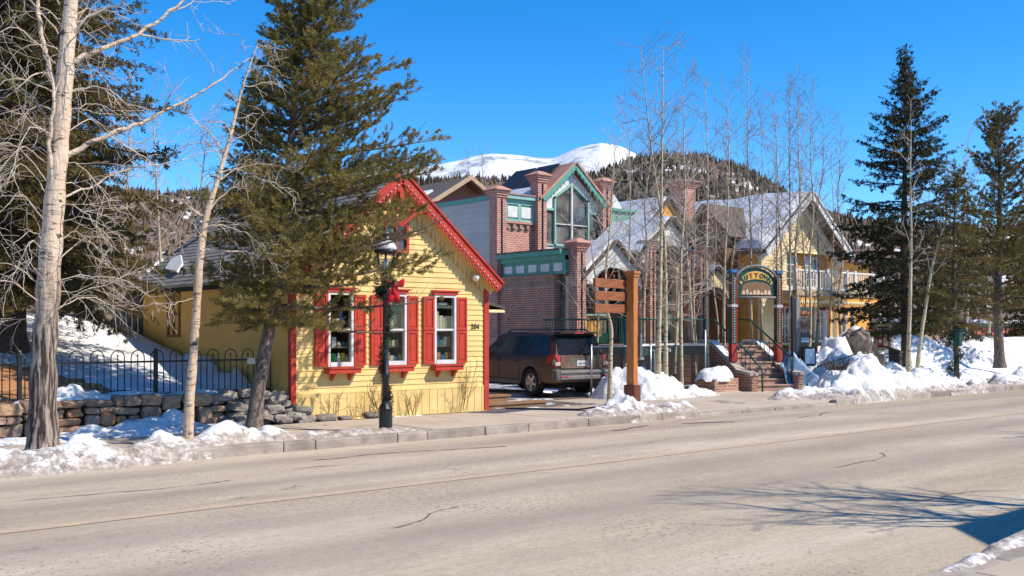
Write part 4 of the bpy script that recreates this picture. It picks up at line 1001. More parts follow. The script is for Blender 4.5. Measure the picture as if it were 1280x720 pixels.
# rest of the rear block, right of the gable
b = MB(); b.box(28.14, 32.4, YR+.2, YR+.5, 0, 6.0); b.box(MX+.2, 31.2, 38.7, 39, 0, 6.3); b.build('rear_wall', mt['brick_shade'], mall)
b = MB(); b.box(28.14, 31.2, YR+.0, YR+.5, 6.0, 6.45); b.box(28.14, 31.25, YR-.1, YR+.5, 6.45, 6.55); b.build('cornice', mt['teal'], mall)
b = MB(); b.prism([(28.3, YR+.3, 6.55), (29.3, YR+.3, 6.55), (28.8, YR+.3, 7.15)], (0, .15, 0)); b.build('small_gable', mt['white'], mall)
b = MB(); b.box(31.0, 31.2, YR+.5, 39, 0, 6.3); b.build('side_wall', mt['greysiding'], mall)
# protruding wing: shaded side wall of shade toned brick with a green cornice of white panels
DZ = 1.40
b = MB(); b.box(MX, MX+.3, 24.75, YR-.05, 0, 3.62); b.build('wing_wall', mt['brick_shade'], mall)
b = MB(); b.box(MX+.301, MX+.7, 24.72, 25.0, 0, 3.6); b.build('wing_return', mt['brick'], mall)
b = MB(); b.box(MX-.012, MX+.3, 24.95, YR-.3, 3.28, 3.62)
b.build('soldier_band', mt['brick_pale'], mall)
b = MB(); b.box(MX-.04, MX+.32, 24.75, YR-.05, 3.62, 3.70); b.build('coping', mt['brick_shade'], mall)
b = MB(); b.box(MX+.08, MX+.4, 24.3, YR-.05, 3.70, 4.30); b.box(MX-.02, MX+.4, 24.3, YR-.05, 4.16, 4.32); b.box(MX-.16, MX+.4, 24.3, YR-.05, 4.32, 4.47)
b.build('cornice', mt['teal'], mall)
for k in range(5): b = MB(); yy = 24.42+k*.63; b.bbox(MX+.05, MX+.10, yy, yy+.42, 3.80, 4.06, .015); b.build('inset_panel', mt['white'], mall)
b = MB(); b.box(MX-.2, MX+.5, 24.3, YR-.06, 4.47, 4.52); b.box(MX+.1, 31, 24.5, YR+.0, 4.30, 4.42); b.build('roof_edge', mt['brownroof'], mall)
pillar(22.95, YW, .40, 0, 4.85)
# glazed bay between wing wall and pillar
f = MB(); f.box(MX+.26, MX+.32, 24.32, 24.72, DZ, 3.65); f.build('side_pane', mt['pane'], mall)
# shop front behind the porches
b = MB(); b.box(23.36, 31.0, 25.9, 26.1, DZ, 4.4); b.build('shop_front', mt['dark'], mall)
for i, x in enumerate((23.7, 25.2, 27.0, 28.9)):
    f = MB(); w_ = 1.2
    f.box(x, x+.07, 25.82, 25.9, DZ, 3.5); f.box(x+w_-.07, x+w_, 25.82, 25.9, DZ, 3.5); f.box(x+.07, x+w_-.07, 25.82, 25.9, 3.43, 3.5); f.box(x+.07, x+w_-.07, 25.82, 25.9, DZ, DZ+.35)
    o = f.build('shop_window', mt['dgreen'] if i % 2 else mt['teal'], mall); g = MB(); g.box(x+.07, x+w_-.07, 25.86, 25.87, DZ+.35, 3.43); g.build('pane', mt['pane'], o)
b = MB(); b.box(23.5, 24.9, 24.75, 24.8, DZ+.25, DZ+.95); b.build('orange_screen', mt['orange'], mall)
b = MB(); b.box(23.4, 25.05, 24.6, 24.9, DZ+.95, DZ+1.0); b.build('counter', mt['teal_pale'], mall)
for i, (x, m) in enumerate(((23.62,'g_orange'),(23.78,'g_red'),(23.94,'g_orange'),(24.1,'g_yellow'))):
    b = MB(); b.bbox(x, x+.14, 24.85, 24.90, DZ+1.0, DZ+1.32, .008); tag(b.build('flag', mt[m]), ['orange cloth flag at the end of a row on the arcade counter','red cloth flag between two orange flags on the arcade counter','second orange cloth flag, beside the yellow flag','yellow cloth flag on the arcade counter'][i], 'flag')
# porch gables along the front
def porch(x0, x1, ze, za, y0, y1, wall='white', roof='roofsnow', arch=True, thick=.16, ov=.16):
    xc = (x0+x1)/2; sl = (za-ze)/((x1-x0)/2); b = MB(); y = y0
    if arch:
        n = 9; L_ = [(x0, y, ze-.35), (x0+.32, y, ze-.35)]; 
        for k in range(n+1):
            a = math.pi*(1-k/n/2); L_.append((xc+math.cos(a)*(xc-x0-.32), y, ze-.35+math.sin(a)*(za-ze)*.55))
        L_ += [(xc, y, za), (x0, y, ze)]
        b.prism(L_, (0, .12, 0)); b.prism([(2*xc-p[0], p[1], p[2]) for p in L_], (0, .12, 0))
    else: b.prism([(x0, y, ze-.3), (x1, y, ze-.3), (x1, y, ze), (xc, y, za), (x0, y, ze)], (0, .12, 0))
    g = b.build('porch_gable', mt[wall], mall)
    r = MB()
    for s in (-1, 1):
        a = Vector((xc+s*((x1-x0)/2+ov), y0-.18, ze-ov*sl)); c = Vector((xc, y0-.18, za)); n_ = Vector((s*sl, 0, 1)).normalized()
        r.prism([a+n_*.02, c+n_*.02, c+n_*.10, a+n_*.10], (0, y1-y0, 0))
    r.build('porch_roof', mt['brownroof'], g)
    if roof:
        r = MB()
        for s in (-1, 1):
            a = Vector((xc+s*((x1-x0)/2+ov*.7), y0-.05, ze-ov*.7*sl)); c = Vector((xc+s*.05, y0-.05, za-.03)); n_ = Vector((s*sl, 0, 1)).normalized()
            r.prism([a+n_*.11, c+n_*.11, c+n_*.22, a+n_*.22], (0, (y1-y0)*.86, 0))
        r.build('roof_snow', mt['roofsnow'], g)
    return g
g1 = porch(23.45, 26.0, 3.72, 4.78, YW+.05, 26.2); 
text('TEES', .30, mt['letter_red'], g1, (24.72, YW+.4, 3.72), (R(90),0,0), 'lettering', .02)
g2 = porch(26.3, 29.3, 4.55, 5.78, YW+.25, 27.3); g3 = porch(28.9, 32.0, 5.5, 6.95, 26.6, 29.5, 'orange', 'roofsnow', False)
porch(29.4, 31.4, 3.4, 4.15, YW+.3, 26.3, 'cream')
for (x, zt, m) in ((26.0, 4.2, 'brick'), (26.55, 5.0, 'brick'), (28.6, 4.75, 'brick'), (29.25, 4.95, 'brick')): pillar(x, YW+.1, .30, 0, zt, m, .30)
for x in (28.15, 29.75): 
    b = MB(); b.box(x, x+.22, YW+.3, YW+.52, 0, 4.3); b.box(x-.04, x+.26, YW+.26, YW+.56, DZ, DZ+.12); b.build('porch_post', mt['cream'], mall)
pillar(31.75, 26.9, .72, 4, 7.95, 'brick', .35, False)
for x in (26.15, 29.4):
    l = thing('wall_lantern', 'black lantern on the %s brick pillar of the arcade porch' % ('first' if x < 27 else 'last'), 'lantern', (x, YW+.0, 3.2))
    b = MB(); b.lathe([(.02,-.16),(.07,-.12),(.09,.08),(.02,.16)], (0,-.06,0), 8); b.build('lamp_head', mt['black'], l, local=True); b = MB(); b.bar((0,-.05,.14),(0,.10,.2), .02); b.build('bracket', mt['black'], l, local=True)
# neon ring sign
ns = thing('neon_sign', 'round blue and red sign hanging in the dark shop doorway', 'sign', (27.9, 25.5, 2.75))
b = MB(); 
for k in range(16):
    a = 2*math.pi*k/16; a2 = 2*math.pi*(k+1)/16; b.bar((.18*math.cos(a), 0, .18*math.sin(a)), (.18*math.cos(a2), 0, .18*math.sin(a2)), .04)
b.build('ring', mt['g_blue'], ns, local=True); b = MB(); b.box(-.07, .07, -.02, .02, -.09, .07); b.build('badge', mt['g_red'], ns, local=True)
# ------------------------------------------------------------------ raised deck, court, stairs
deck = thing('raised_deck', 'raised timber deck before the brick arcade with green railing', 'deck', (23, 20.3, 0))
b = MB(); b.box(21.3, 25.0, 20.2, 23.85, DZ-.10, DZ); b.box(25.0, 33, 20.6, 23.85, DZ-.10, DZ); b.build('floor', mt['deck'], deck)
b = MB(); b.box(21.3, 25.0, 20.14, 20.2, DZ-.28, DZ+.02); b.box(21.24, 21.3, 20.14, 23.85, DZ-.28, DZ+.02); b.build('fascia', mt['dgreen'], deck)
b = MB(); b.box(21.3, 33, 21.7, 21.9, -1.4, DZ-.11); b.build('under_wall', mt['brick_shade'], deck)
b = MB(); b.box(23.0, 23.75, 21.62, 21.7, -.9, .95); b.box(22.0, 22.6, 21.64, 21.7, -.2, .8); b.build('door', mt['teal'], deck)
b = MB(); b.box(23.1, 23.45, 21.58, 21.62, .1, .45); b.build('orange_panel', mt['orange'], deck)
b = MB()
for x in (21.4, 22.9, 24.4): b.box(x, x+.09, 20.3, 20.39, -1.3, DZ-.1)
b.build('post', mt['brick_shade'], deck)
b = MB(); b.bbox(21.6, 24.9, 20.08, 20.34, DZ+.02, DZ+.055, .012); b.build('edge_snow', mt['roofsnow'], deck)
rl = MB(); RT = DZ+.78
rl.tube([(21.4, 20.3, RT), (24.95, 20.3, RT)], .028, 6); rl.tube([(21.4, 20.3, DZ+.12), (24.95, 20.3, DZ+.12)], .016, 5)
k = 21.4
while k < 24.95: rl.bar((k, 20.3, DZ+.1), (k, 20.3, RT), .014); k += .13
for x in (21.4, 22.6, 23.8, 24.95): rl.bar((x, 20.3, DZ), (x, 20.3, RT+.03), .045)
rl.build('railing', mt['dgreen'], deck)
rl = MB(); rl.tube([(21.4, 20.33, RT), (21.4, 23.8, RT)], .028, 6)
for x in (21.35, 23.5): pass
yk = 20.4
while yk < 23.8: rl.bar((21.4, yk, DZ+.1), (21.4, yk, RT), .014); yk += .13
rl.build('railing', mt['dgreen'], deck)
kt = thing('kitchen_sign', 'dark sign reading KITCHEN on the edge of the deck', 'sign', (22.75, 20.1, DZ-.14))
b = MB(); b.box(22.25, 23.30, 20.10, 20.13, DZ-.24, DZ-.03); b.build('board', mt['blacksign'], kt); text('KITCHEN', .17, mt['letter_w'], kt, (22.78, 20.095, DZ-.135), (R(90),0,0), ext=.003)
hr = thing('stair_handrail', 'pale handrail running down into the sunken court', 'handrail', (22.5, 19.9, 0))
b = MB(); b.tube([(21.7,19.75,1.28),(22.0,19.75,1.28),(22.02,19.75,.85),(23.7,19.75,.0)], .03, 6); b.bar((22.02,19.75,-1.2),(22.02,19.75,1.2), .04); b.bar((23.2,19.75,-1.2),(23.2,19.75,.2), .04); b.build('rail', mt['teal_pale'], hr)
# stairs up to the deck
SO = Vector((24.4, 18.0, 0)); su = Vector((.31, .95, 0)).normalized(); sr = Vector((.95, -.31, 0)).normalized(); SWD, SRUN, SN = 1.35, 1.95, 8
Mst = Matrix(((sr.x, su.x, 0, SO.x), (sr.y, su.y, 0, SO.y), (0, 0, 1, 0), (0, 0, 0, 1)))
stair = thing('stair', 'pinkish stone steps climbing to the deck below the arched sign', 'stairs', tuple(SO))
for i in range(SN):
    b = MB(Mst); z = .12+(DZ-.12)*(i+1)/SN; y0 = SRUN*i/SN; b.bbox(0, SWD, y0-.03, y0+SRUN/SN+.02, z-.05, z, .012); b.box(.02, SWD-.02, y0, y0+SRUN/SN, -.05, z-.05); b.build('step', mt['step'], stair)
def sidewall(x0, x1):
    b = MB(Mst); b.prism([(x0, -.1, -.1), (x0, -.1, .55), (x0, .55, .62), (x0, SRUN, DZ), (x0, SRUN+.7, DZ+.02), (x0, SRUN+.7, -.1)], (x1-x0, 0, 0)); o = b.build('side_wall', mt['brick_shade'], stair)
    c = MB(Mst); c.prism([(x0-.03, -.12, .55), (x0-.03, .55, .625), (x0-.03, SRUN, DZ+.005), (x0-.03, SRUN+.7, DZ+.025), (x0-.03, SRUN+.7, DZ+.10), (x0-.03, SRUN, DZ+.09), (x0-.03, .55, .70), (x0-.03, -.12, .63)], (x1-x0+.06, 0, 0)); c.build('coping', mt['concrete'], o)
    s = MB(Mst); s.prism([(x0, 1.0, .97), (x0, SRUN, DZ+.095), (x0, SRUN+.7, DZ+.105), (x0, SRUN+.7, DZ+.15), (x0, SRUN, DZ+.15), (x0, 1.05, 1.03)], (x1-x0, 0, 0)); s.build('snow_strip', mt['roofsnow'], o)
sidewall(-.24, -.01); sidewall(SWD+.01, SWD+.24)
for x in (.02, SWD-.02):
    b = MB(Mst); t0 = (x, SRUN+.2, DZ+.78); m0 = (x, .35, 1.18)
    b.tube([(x, SRUN+.9, DZ+.8), t0, m0, (x, .18, 1.02), (x, -.28, .75), (x, -.30, .1)] if x < .5 else [(x, SRUN+.9, DZ+.8), t0, m0, (x, .1, 1.05), (x, .1, .1)], .028, 6)
    o = b.build('handrail', mt['dgreen'], stair); c = MB(Mst)
    for k in range(9):
        t = k/8; y = .3+(SRUN-.2)*t; zt = 1.15+(DZ+.72-1.15)*t; zb = .30+(DZ-.1)*t*.9; c.bar((x, y, zb), (x, y, zt), .014)
        c.tube([(x, y+.03+.05*math.sin(a*.785), (zb+zt)/2+.1*math.cos(a*.785)) for a in range(9)], .008, 4)
    c.build('baluster', mt['black'], o)
arch = thing('arched_sign', 'arched golden entrance sign on red and green carved posts over the steps', 'sign', tuple(Mst @ Vector((SWD/2, .95, .9))))
PZ0, PZ1 = .92, 3.62
for x in (-.13, SWD+.13):
    for (z0, z1, m, w_) in ((PZ0, PZ0+.52, 'g_red', .09), (PZ0+.52, PZ0+1.62, 'dgreen', .085), (PZ0+1.62, PZ0+1.70, 'greysiding', .105), (PZ0+1.70, PZ1-.06, 'dgreen', .085), (PZ1-.06, PZ1+.03, 'g_blue', .11)):
        b = MB(Mst); b.box(x-w_, x+w_, .95-w_, .95+w_, z0, z1); o = b.build('post', mt[m], arch)
    for s in (-1, 1):
        b = MB(Mst); b.box(x+s*.075-.014, x+s*.075+.014, .95-.10, .95-.08, PZ0+.52, PZ1-.1); b.build('red_strip', mt['g_red'], arch)
    b = MB(Mst); k = PZ0+.6
    while k < PZ1-.2: b.prism([(x-.03, .85, k), (x, .85, k+.03), (x+.03, .85, k), (x, .85, k-.03)], (0, .012, 0)); k += .075
    b.build('carved_strip', mt['teal_pale'], arch)
def arcpts(r0x, r0z, zc, y, n=14, a0=0, a1=180): return [(SWD/2+r0x*math.cos(R(a0+(a1-a0)*k/n)), y, zc+r0z*math.sin(R(a0+(a1-a0)*k/n))) for k in range(n+1)]
b = MB(Mst); zc = PZ1-.42
b.prism([(SWD+.02, .93, zc-.34), (.0-.02, .93, zc-.34)]+arcpts(.72, .52, zc, .93)[::-1], (0, .06, 0)); b.build('board', mt['dgreen'], arch)
b = MB(Mst); o_ = arcpts(.60, .42, zc, .915, 14, 10, 170); i_ = arcpts(.52, .20, zc-.02, .915, 14, 10, 170)
for k in range(14): b.prism([o_[k], o_[k+1], i_[k+1], i_[k]], (0, .014, 0))
b.build('gold_band', mt['gold'], arch)
b = MB(Mst); b.prism([(SWD-.1, .915, zc-.30), (.1, .915, zc-.30)]+arcpts(.50, .16, zc-.06, .915)[::-1], (0, .014, 0)); b.build('lower_panel', mt['plank'], arch)
b = MB(Mst)
pa = arcpts(.80, .58, zc, .90, 20, -8, 188); b.tube(pa, .045, 6); b.tube([(-.02, .90, zc-.36), (SWD+.02, .90, zc-.36)], .035, 6); b.build('rope_edge', mt['greyplank'], arch)
# lettering along the arch
word = 'SUTTOWN'
ang = math.atan2(sr.y, sr.x)
for k, ch in enumerate(word):
    a = R(150-120*k/(len(word)-1)); px_ = SWD/2+.55*math.cos(a); pz_ = zc-.01+.30*math.sin(a)
    p = Mst @ Vector((px_, .905, pz_)); m4 = Matrix.Rotation(ang, 4, 'Z') @ Matrix.Rotation(R(90), 4, 'X') @ Matrix.Rotation(-(R(90)-a)*.7, 4, 'Z')
    text(ch, .19, mt['letter_red' if ch == 'T' else 'letter_green'], arch, p, m4.to_euler(), ext=.006, bold=.006)
b = MB(Mst)
for k in range(8):
    x = .22+k*.13; h_ = .13+.05*math.sin(k*2.2); b.prism([(x-.05, .912, zc-.28), (x+.05, .912, zc-.28), (x+.05, .912, zc-.28+h_*.6), (x, .912, zc-.28+h_), (x-.05, .912, zc-.28+h_*.6)], (0, -.008, 0))
b.build('carved_relief', mt['g_cream'], arch)
b = MB(Mst)
for k in range(7): x = .285+k*.13; b.box(x-.03, x+.03, .905, .912, zc-.26, zc-.19)
b.build('carved_relief', mt['g_red'], arch)
# planter
pl = thing('brick_planter', 'low brick planter capped with snow at the foot of the steps', 'planter', (23.0, 18.3, .1))
b = MB(); b.box(22.55, 23.6, 18.0, 18.7, .05, .50); b.build('box', mt['brick_shade'], pl); b = MB(); b.bbox(22.5, 23.65, 17.95, 18.75, .05, .14, .02); b.build('base', mt['concrete'], pl)
heap('snow_drift', 'rounded cap of snow lying on the brick planter', [(23.05, 18.35, .58, .38, .34, 0, .55)], .05, 151, .10, dirt=.08, edge_dirt=.1, base=.49, cat='snow cap')
bp = thing('snow_pole', 'thin black marker pole standing in the snow beside the steps', 'pole', (25.75, 17.7, .1)); b = MB(); b.lathe([(.045, 0), (.045, 2.75), (.02, 2.8)], (25.75, 17.7, .1), 8); b.build('shaft', mt['pole'], bp); b = MB(); b.lathe([(.09,-.05),(.09,.06),(.05,.1)], (25.75,17.7,.1), 8); b.build('foot', mt['pole'], bp)
# tarpaulin
n = 30; V = []
gx = np.linspace(0, 1, n); UU, VV = np.meshgrid(gx, gx, indexing='ij'); u, v = UU.ravel(), VV.ravel()
rg = 1-np.abs(fbm(np.stack([u*2.2+v*.9, v*2.0-u*.6, u*0], 1), 61, 3))
zt_ = .30+.75*np.clip(1-np.sqrt(((u-.35)/.5)**2+((v-.8)/.55)**2), 0, 1)+(rg-.7)*.75+.12*v-.22*(1-v)
xt_ = 25.55+1.55*u+.12*np.sin(v*7); yt_ = 16.95+1.1*v+.1*np.sin(u*6)
me = arr_mesh('tarpaulin', np.stack([xt_-26.2, yt_-17.4, zt_], 1), grid_faces(n, n), False); o = link_mesh('tarpaulin', me, mt['tarp']); o.location = (26.2, 17.4, 0); o.modifiers.new('thick', 'SOLIDIFY').thickness = .01
tag(o, 'blue grey tarpaulin draped over the end of the snow bank', 'tarpaulin')
# ================================================================== ORANGE GABLED BUILDING
ob = thing('balcony_building', 'orange and cream gabled building with a white balustrade balcony and snow on its roof', 'building', (33.6, 24.5, 0))
OX0, OX1, OY = 33.55, 38.9, 24.5; OXC = (OX0+OX1)/2; OE, OR_ = 5.15, 7.35; OB = 1.0; OYB = 33
sl = (OR_-OE)/(OXC-OX0)
def olim(z):
    if z <= OE: return (0, OX1-OX0)
    k = (z-OE)/sl; return (k, OX1-OX0-k)
b = MB(); lap_wall(b, (OX0, OY, 0), (1,0,0), (0,-1,0), OB, OR_-.02, olim, .13, [(1.7, 4.9, 3.45, 5.0), (1.3, 5.0, 1.0, 2.95)])
b.build('gable_wall', mt['cream'], ob)
b = MB(); b.box(OX0+1.3, OX1, OY+.35, OY+.5, OB, 5.15); b.build('porch_wall', mt['orange_lap'], ob)
b = MB(); lap_wall(b, (OX0, OYB, 0), (0,-1,0), (-1,0,0), OB, OE, lambda z: (0, OYB-OY), .16); b.box(OX0+.005, OX0+.3, OY+.01, OYB, 0, OE)
b.box(OX1-.2, OX1, OY+.5, OYB, 0, OE); b.box(OX0, OX1, OYB-.2, OYB, 0, OE)
tag(b.build('side_wall', mt['orange_lap'], ob), 'orange clapboard side wall in shade')
b = MB(); b.box(OX0-.03, OX0+.12, OY-.03, OY-.002, OB, OE); b.box(OX0-.03, OX0-.002, OY-.03, OY+.12, OB, OE); b.build('corner_board', mt['cream'], ob)
rf2 = MB(); sn = MB()
for s in (-1, 1):
    a = Vector((OXC+s*(OXC-OX0+.38), OY-.55, OE-.38*sl)); c = Vector((OXC, OY-.55, OR_)); n_ = Vector((s*sl, 0, 1)).normalized()
    rf2.prism([a+n_*.02, c+n_*.02, c+n_*.16, a+n_*.16], (0, OYB-OY+.8, 0))
o = rf2.build('roof', mt['brownroof'], ob)
# snow on the left slope with a slumped lower edge
V = []; ni, nj = 26, 40
a = Vector((OX0-.40, OY-.50, OE-.42*sl)); c = Vector((OXC, OY-.50, OR_)); n_ = Vector((-sl, 0, 1)).normalized()
for i in range(ni):
    for j in range(nj):
        y = 8.8*j/(nj-1); e0 = .02+.04*math.sin(y*1.3)+.26*max(0, math.sin(y*.55-.9))*(1 if y > 1.6 else 0)
        t = e0+(1-e0)*i/(ni-1); p = a.lerp(c, t); edge = min(1, (i)/2.)*min(1, j/1.5)*min(1, (nj-1-j)/1.5)
        th = .155+edge*(.16+.05*math.sin(y*2.1+t*3)); q = p+n_*th; V.append((q.x, q.y+y, q.z))
me = arr_mesh('roof_snow', np.array(V)-np.array(ob.location), grid_faces(ni, nj), True); s_ = link_mesh('roof_snow', me, mt['roofsnow'], o)
b = MB()
for s in (-1, 1):
    a = Vector((OXC+s*(OXC-OX0+.40), OY-.60, OE-.40*sl)); c = Vector((OXC, OY-.60, OR_)); n_ = Vector((s*sl, 0, 1)).normalized()
    b.prism([a-n_*.12, c-n_*.12, c+n_*.10, a+n_*.10], (0, .05, 0)); b.prism([a+n_*.10-Vector((0,.05,0)), c+n_*.10-Vector((0,.05,0)), c+n_*.17-Vector((0,.05,0)), a+n_*.17-Vector((0,.05,0))], (0, .05, 0))
    b.prism([a-n_*.40+Vector((0,.5,0)), c-n_*.40+Vector((0,.5,0)), c-n_*.20+Vector((0,.5,0)), a-n_*.20+Vector((0,.5,0))], (0, .06, 0))
b.build('bargeboard', mt['white'], ob)
# second floor doors behind the balcony, ground floor french windows
def french(parent, x0, x1, z0, z1, y, cols=2, rows=4):
    f = MB(); t = .10
    f.box(x0-t, x0, y-.07, y, z0, z1+t); f.box(x1, x1+t, y-.07, y, z0, z1+t); f.box(x0, x1, y-.07, y, z1, z1+t); f.box(x0, x1, y-.06, y, z0, z0+.2)
    for i in range(1, cols): xx = x0+(x1-x0)*i/cols; f.box(xx-.045, xx+.045, y-.05, y, z0+.2, z1)
    for i in range(1, rows): zz = z0+.2+(z1-z0-.2)*i/rows; f.box(x0, x1, y-.045, y-.005, zz-.018, zz+.018)
    o = f.build('window', mt['white'], parent); g = MB(); g.box(x0, x1, y-.02, y-.01, z0+.2, z1); g.build('pane', mt['pane'], o)
for x in (35.2, 36.5, 37.75): french(ob, x, x+.75, 1.1, 2.75, OY+.34)
french(ob, 35.5, 36.3, 3.5, 4.85, OY+.34); french(ob, 37.0, 37.8, 3.5, 4.85, OY+.34)
# balcony
BX0, BX1, BY = 34.1, 40.6, 23.3
b = MB(); b.box(BX0, BX1, BY, OY+.3, 3.30, 3.42); b.box(BX0, BX1, BY-.04, BY+.08, 3.22, 3.46); b.build('balcony_floor', mt['wood_pale'], ob)
b = MB(); b.box(BX0+.05, BX1-.05, BY+.02, BY+.14, 2.78, 3.22); b.build('balcony_fascia', mt['orange'], ob)
b = MB(); k = BX0+.1
while k < BX1-.1: b.prism([(k-.05, BY-.005, 2.98), (k+.05, BY-.005, 2.98), (k, BY-.005, 2.88)], (0, .024, 0)); k += .13
b.box(BX0+.05, BX1-.05, BY-.006, BY+.018, 2.98, 3.03); b.build('scalloped_trim', mt['cream'], ob)
b = MB(); k = BX0+.1
while k < BX1: b.bbox(k-.026, k+.026, BY+.0, BY+.03, 3.52, 4.18, .006); k += .165
b.box(BX0, BX1, BY-.03, BY+.06, 4.18, 4.25); b.box(BX0, BX1, BY-.01, BY+.05, 3.48, 3.54)
o = b.build('balustrade', mt['white'], ob)
for x in (BX0+.05, 36.35, 37.75, 38.35, BX1-.05):
    b = MB(); b.box(x-.07, x+.07, BY-.04, BY+.10, 3.42, 4.32); b.build('newel', mt['white'], o)
for x in (36.25, 37.7, 38.3, 40.4):
    b = MB(); b.lathe([(.13,1.0),(.13,1.12),(.085,1.15),(.085,2.55),(.12,2.6),(.12,2.68)], (x, BY+.09, 0), 14); c_ = b.build('column', mt['white'], ob)
    b = MB(); b.box(x-.14, x+.14, BY-.05, BY+.23, 2.681, 2.80); b.box(x-.145, x+.145, BY-.055, BY+.235, .9, 1.05); b.build('capital', mt['maroon'], c_)
cs = thing('shop_sign', 'small white lettered sign hung under the balcony', 'sign', (37.05, BY-.06, 3.0))
b = MB(); b.bbox(36.75, 37.35, BY-.06, BY-.03, 2.86, 3.12, .01); b.build('board', mt['cream'], cs)
b = MB()
for k in range(6): b.box(36.80+k*.085, 36.86+k*.085, BY-.066, BY-.06, 2.93, 3.05)
b.build('lettering', mt['letter_dk'], cs)
# cross gable of brown shingles toward the arcade
b = MB(); bx = 32.85
lap_wall(b, (bx, 27.7, 0), (0,-1,0), (-1,0,0), OB, 6.85, lambda z: (0, 2.1) if z < 5.7 else ((z-5.7)*.9, 2.1-(z-5.7)*.9), .17)
b.box(bx+.01, OX0, 25.62, 27.68, 0, 5.68); b.prism([(bx+.01, 25.62, 5.68), (bx+.01, 27.68, 5.68), (bx+.01, 26.65, 6.8)], (2.4, 0, 0))
b.build('cross_gable', mt['shingle_wall'], ob)
b = MB()
for s in (-1, 1):
    a = Vector((bx-.25, 26.65+s*1.3, 5.50)); c = Vector((bx-.25, 26.65, 6.93)); n_ = Vector((0, s*1.05, 1)).normalized()
    b.prism([a+n_*.0, c+n_*.0, c+n_*.09, a+n_*.09], (3.0, 0, 0))
b.build('cross_gable_roof', mt['brownroof'], ob)
f = MB(); yc = 26.65; 
for (a0, a1, c0, c1) in ((yc-.42, yc-.34, 5.0, 6.05), (yc+.34, yc+.42, 5.0, 6.05), (yc-.34, yc+.34, 5.97, 6.05), (yc-.34, yc+.34, 5.0, 5.08), (yc-.025, yc+.025, 5.08, 5.97), (yc-.34, yc+.34, 5.5, 5.55)): f.box(bx-.05, bx+.01, a0, a1, c0, c1)
o = f.build('window', mt['wood_pale'], ob); g = MB(); g.box(bx-.02, bx-.017, yc-.34, yc+.34, 5.08, 5.97); g.build('pane', mt['pane'], o)
# right hand wing in orange, lower
b = MB(); b.box(OX1, 44, 26.0, 32, 0, 5.0); b.build('wing_wall', mt['orange_lap'], ob)
b = MB(); b.prism([(OX1-.01, 25.6, 4.95), (OX1-.01, 32.3, 4.95), (OX1-.01, 29, 6.3)], (5.4, 0, 0)); b.build('wing_roof', mt['brownroof'], ob)
# ================================================================== OTHER BUILDINGS
gh = thing('ranch_roof_house', 'dark shingled house with a snow strip on its roof, behind the grey siding wall', 'house', (31, 42, 0))
b = MB(); b.box(27.2, 33.6, 41, 48, 0, 7.2); b.build('wall', mt['greysiding'], gh)
def roofx(b, x0, x1, y0, y1, ze, zr, ov=.4, th=.15):      # ridge along Y
    xc = (x0+x1)/2; s_ = (zr-ze)/(xc-x0)
    for s in (-1, 1):
        a = Vector((xc+s*(xc-x0+ov), y0, ze-ov*s_)); c = Vector((xc, y0, zr)); n_ = Vector((s*s_, 0, 1)).normalized()
        b.prism([a, c, c+n_*th, a+n_*th], (0, y1-y0, 0))
b = MB(); zc_ = 9.0
p = Q(530, 247, 46); 
roofx(b, 28.2, 33.4, 39.6, 50, 7.7, 9.25); o = b.build('roof', mt['brownroof'], gh)
b = MB(); b.prism([(28.3, 40.2, 7.75), (33.3, 40.2, 7.75), (30.8, 40.2, 9.2)], (0, .2, 0)); b.build('gable', mt['plank'], gh)
b = MB()
for s in (-1, 1): b.prism([(30.8+s*3.0, 39.5, 7.42), (30.8, 39.5, 9.22), (30.8, 39.5, 9.45), (30.8+s*3.0, 39.5, 7.65)], (0, .12, 0))
b.build('bargeboard', mt['wood_pale'], gh)
b = MB(); a = Vector((27.8, 41.0, 7.46)); c = Vector((30.8, 41.0, 9.25)); n_ = Vector((-.6,0,1)).normalized(); q0 = a.lerp(c,.15)+n_*.16; q1 = a.lerp(c,.62)+n_*.16
b.prism([q0, q1, q1+Vector((0,5,0)), q0+Vector((0,7,0))], n_*.1); b.build('snow_patch', mt['roofsnow'], o)
b = MB(); b.lathe([(.09,8.2),(.09,8.9),(.12,8.92),(.05,9.0)], (29.4, 45, 0), 8); b.build('vent_pipe', mt['darksteel'], o)
rw = thing('low_red_building', 'low salmon red building with snow on its flat edge beyond the tall pine', 'building', (55, 27, 0))
b = MB(); b.box(46.5, 66, 27, 36, 0, 2.05); b.build('wall', mt['redwall'], rw); b = MB(); b.box(46.3, 66.2, 26.8, 36.2, 2.05, 2.25); b.build('roof_edge', mt['dgreen'], rw); b = MB(); b.bbox(46.2, 66.3, 26.7, 36.3, 2.25, 2.45, .06); b.build('roof_snow', mt['roofsnow'], rw)
ry_ = thing('metal_railing', 'black railing with diagonal bars before the low red building', 'railing', (52, 25, 0))
b = MB(); b.box(45, 62, 24.98, 25.02, 2.0, 2.05); b.box(45, 62, 24.98, 25.02, 1.2, 1.24); k = 45
while k < 62: b.bar((k, 25, .6), (k, 25, 2.0), .04); k += .55
for k in range(45, 62, 4): b.bar((k, 25, 1.2), (k+2, 25, 2.0), .05)
b.build('bars', mt['iron'], ry_)
bw = thing('retaining_wall', 'stepped beige block retaining wall under the tall pine', 'wall', (48, 22, 0))
b = MB(); b.bbox(41.6, 44.5, 22.0, 22.4, .2, 1.75, .03); b.bbox(44.5, 58, 22.0, 22.4, .2, 1.25, .03); b.build('blocks', mt['beige_wall'], bw)
sh = thing('board_fence', 'grey upright board fence behind the yellow house', 'fence', (7.2, 25.6, 1.6))
b = MB(); k = 8.2; r_ = random.Random(3)
while k < 10.2: b.box(k, k+.13, 25.5, 25.53, 1.0, 3.15+r_.uniform(-.04, .04)); k += .145
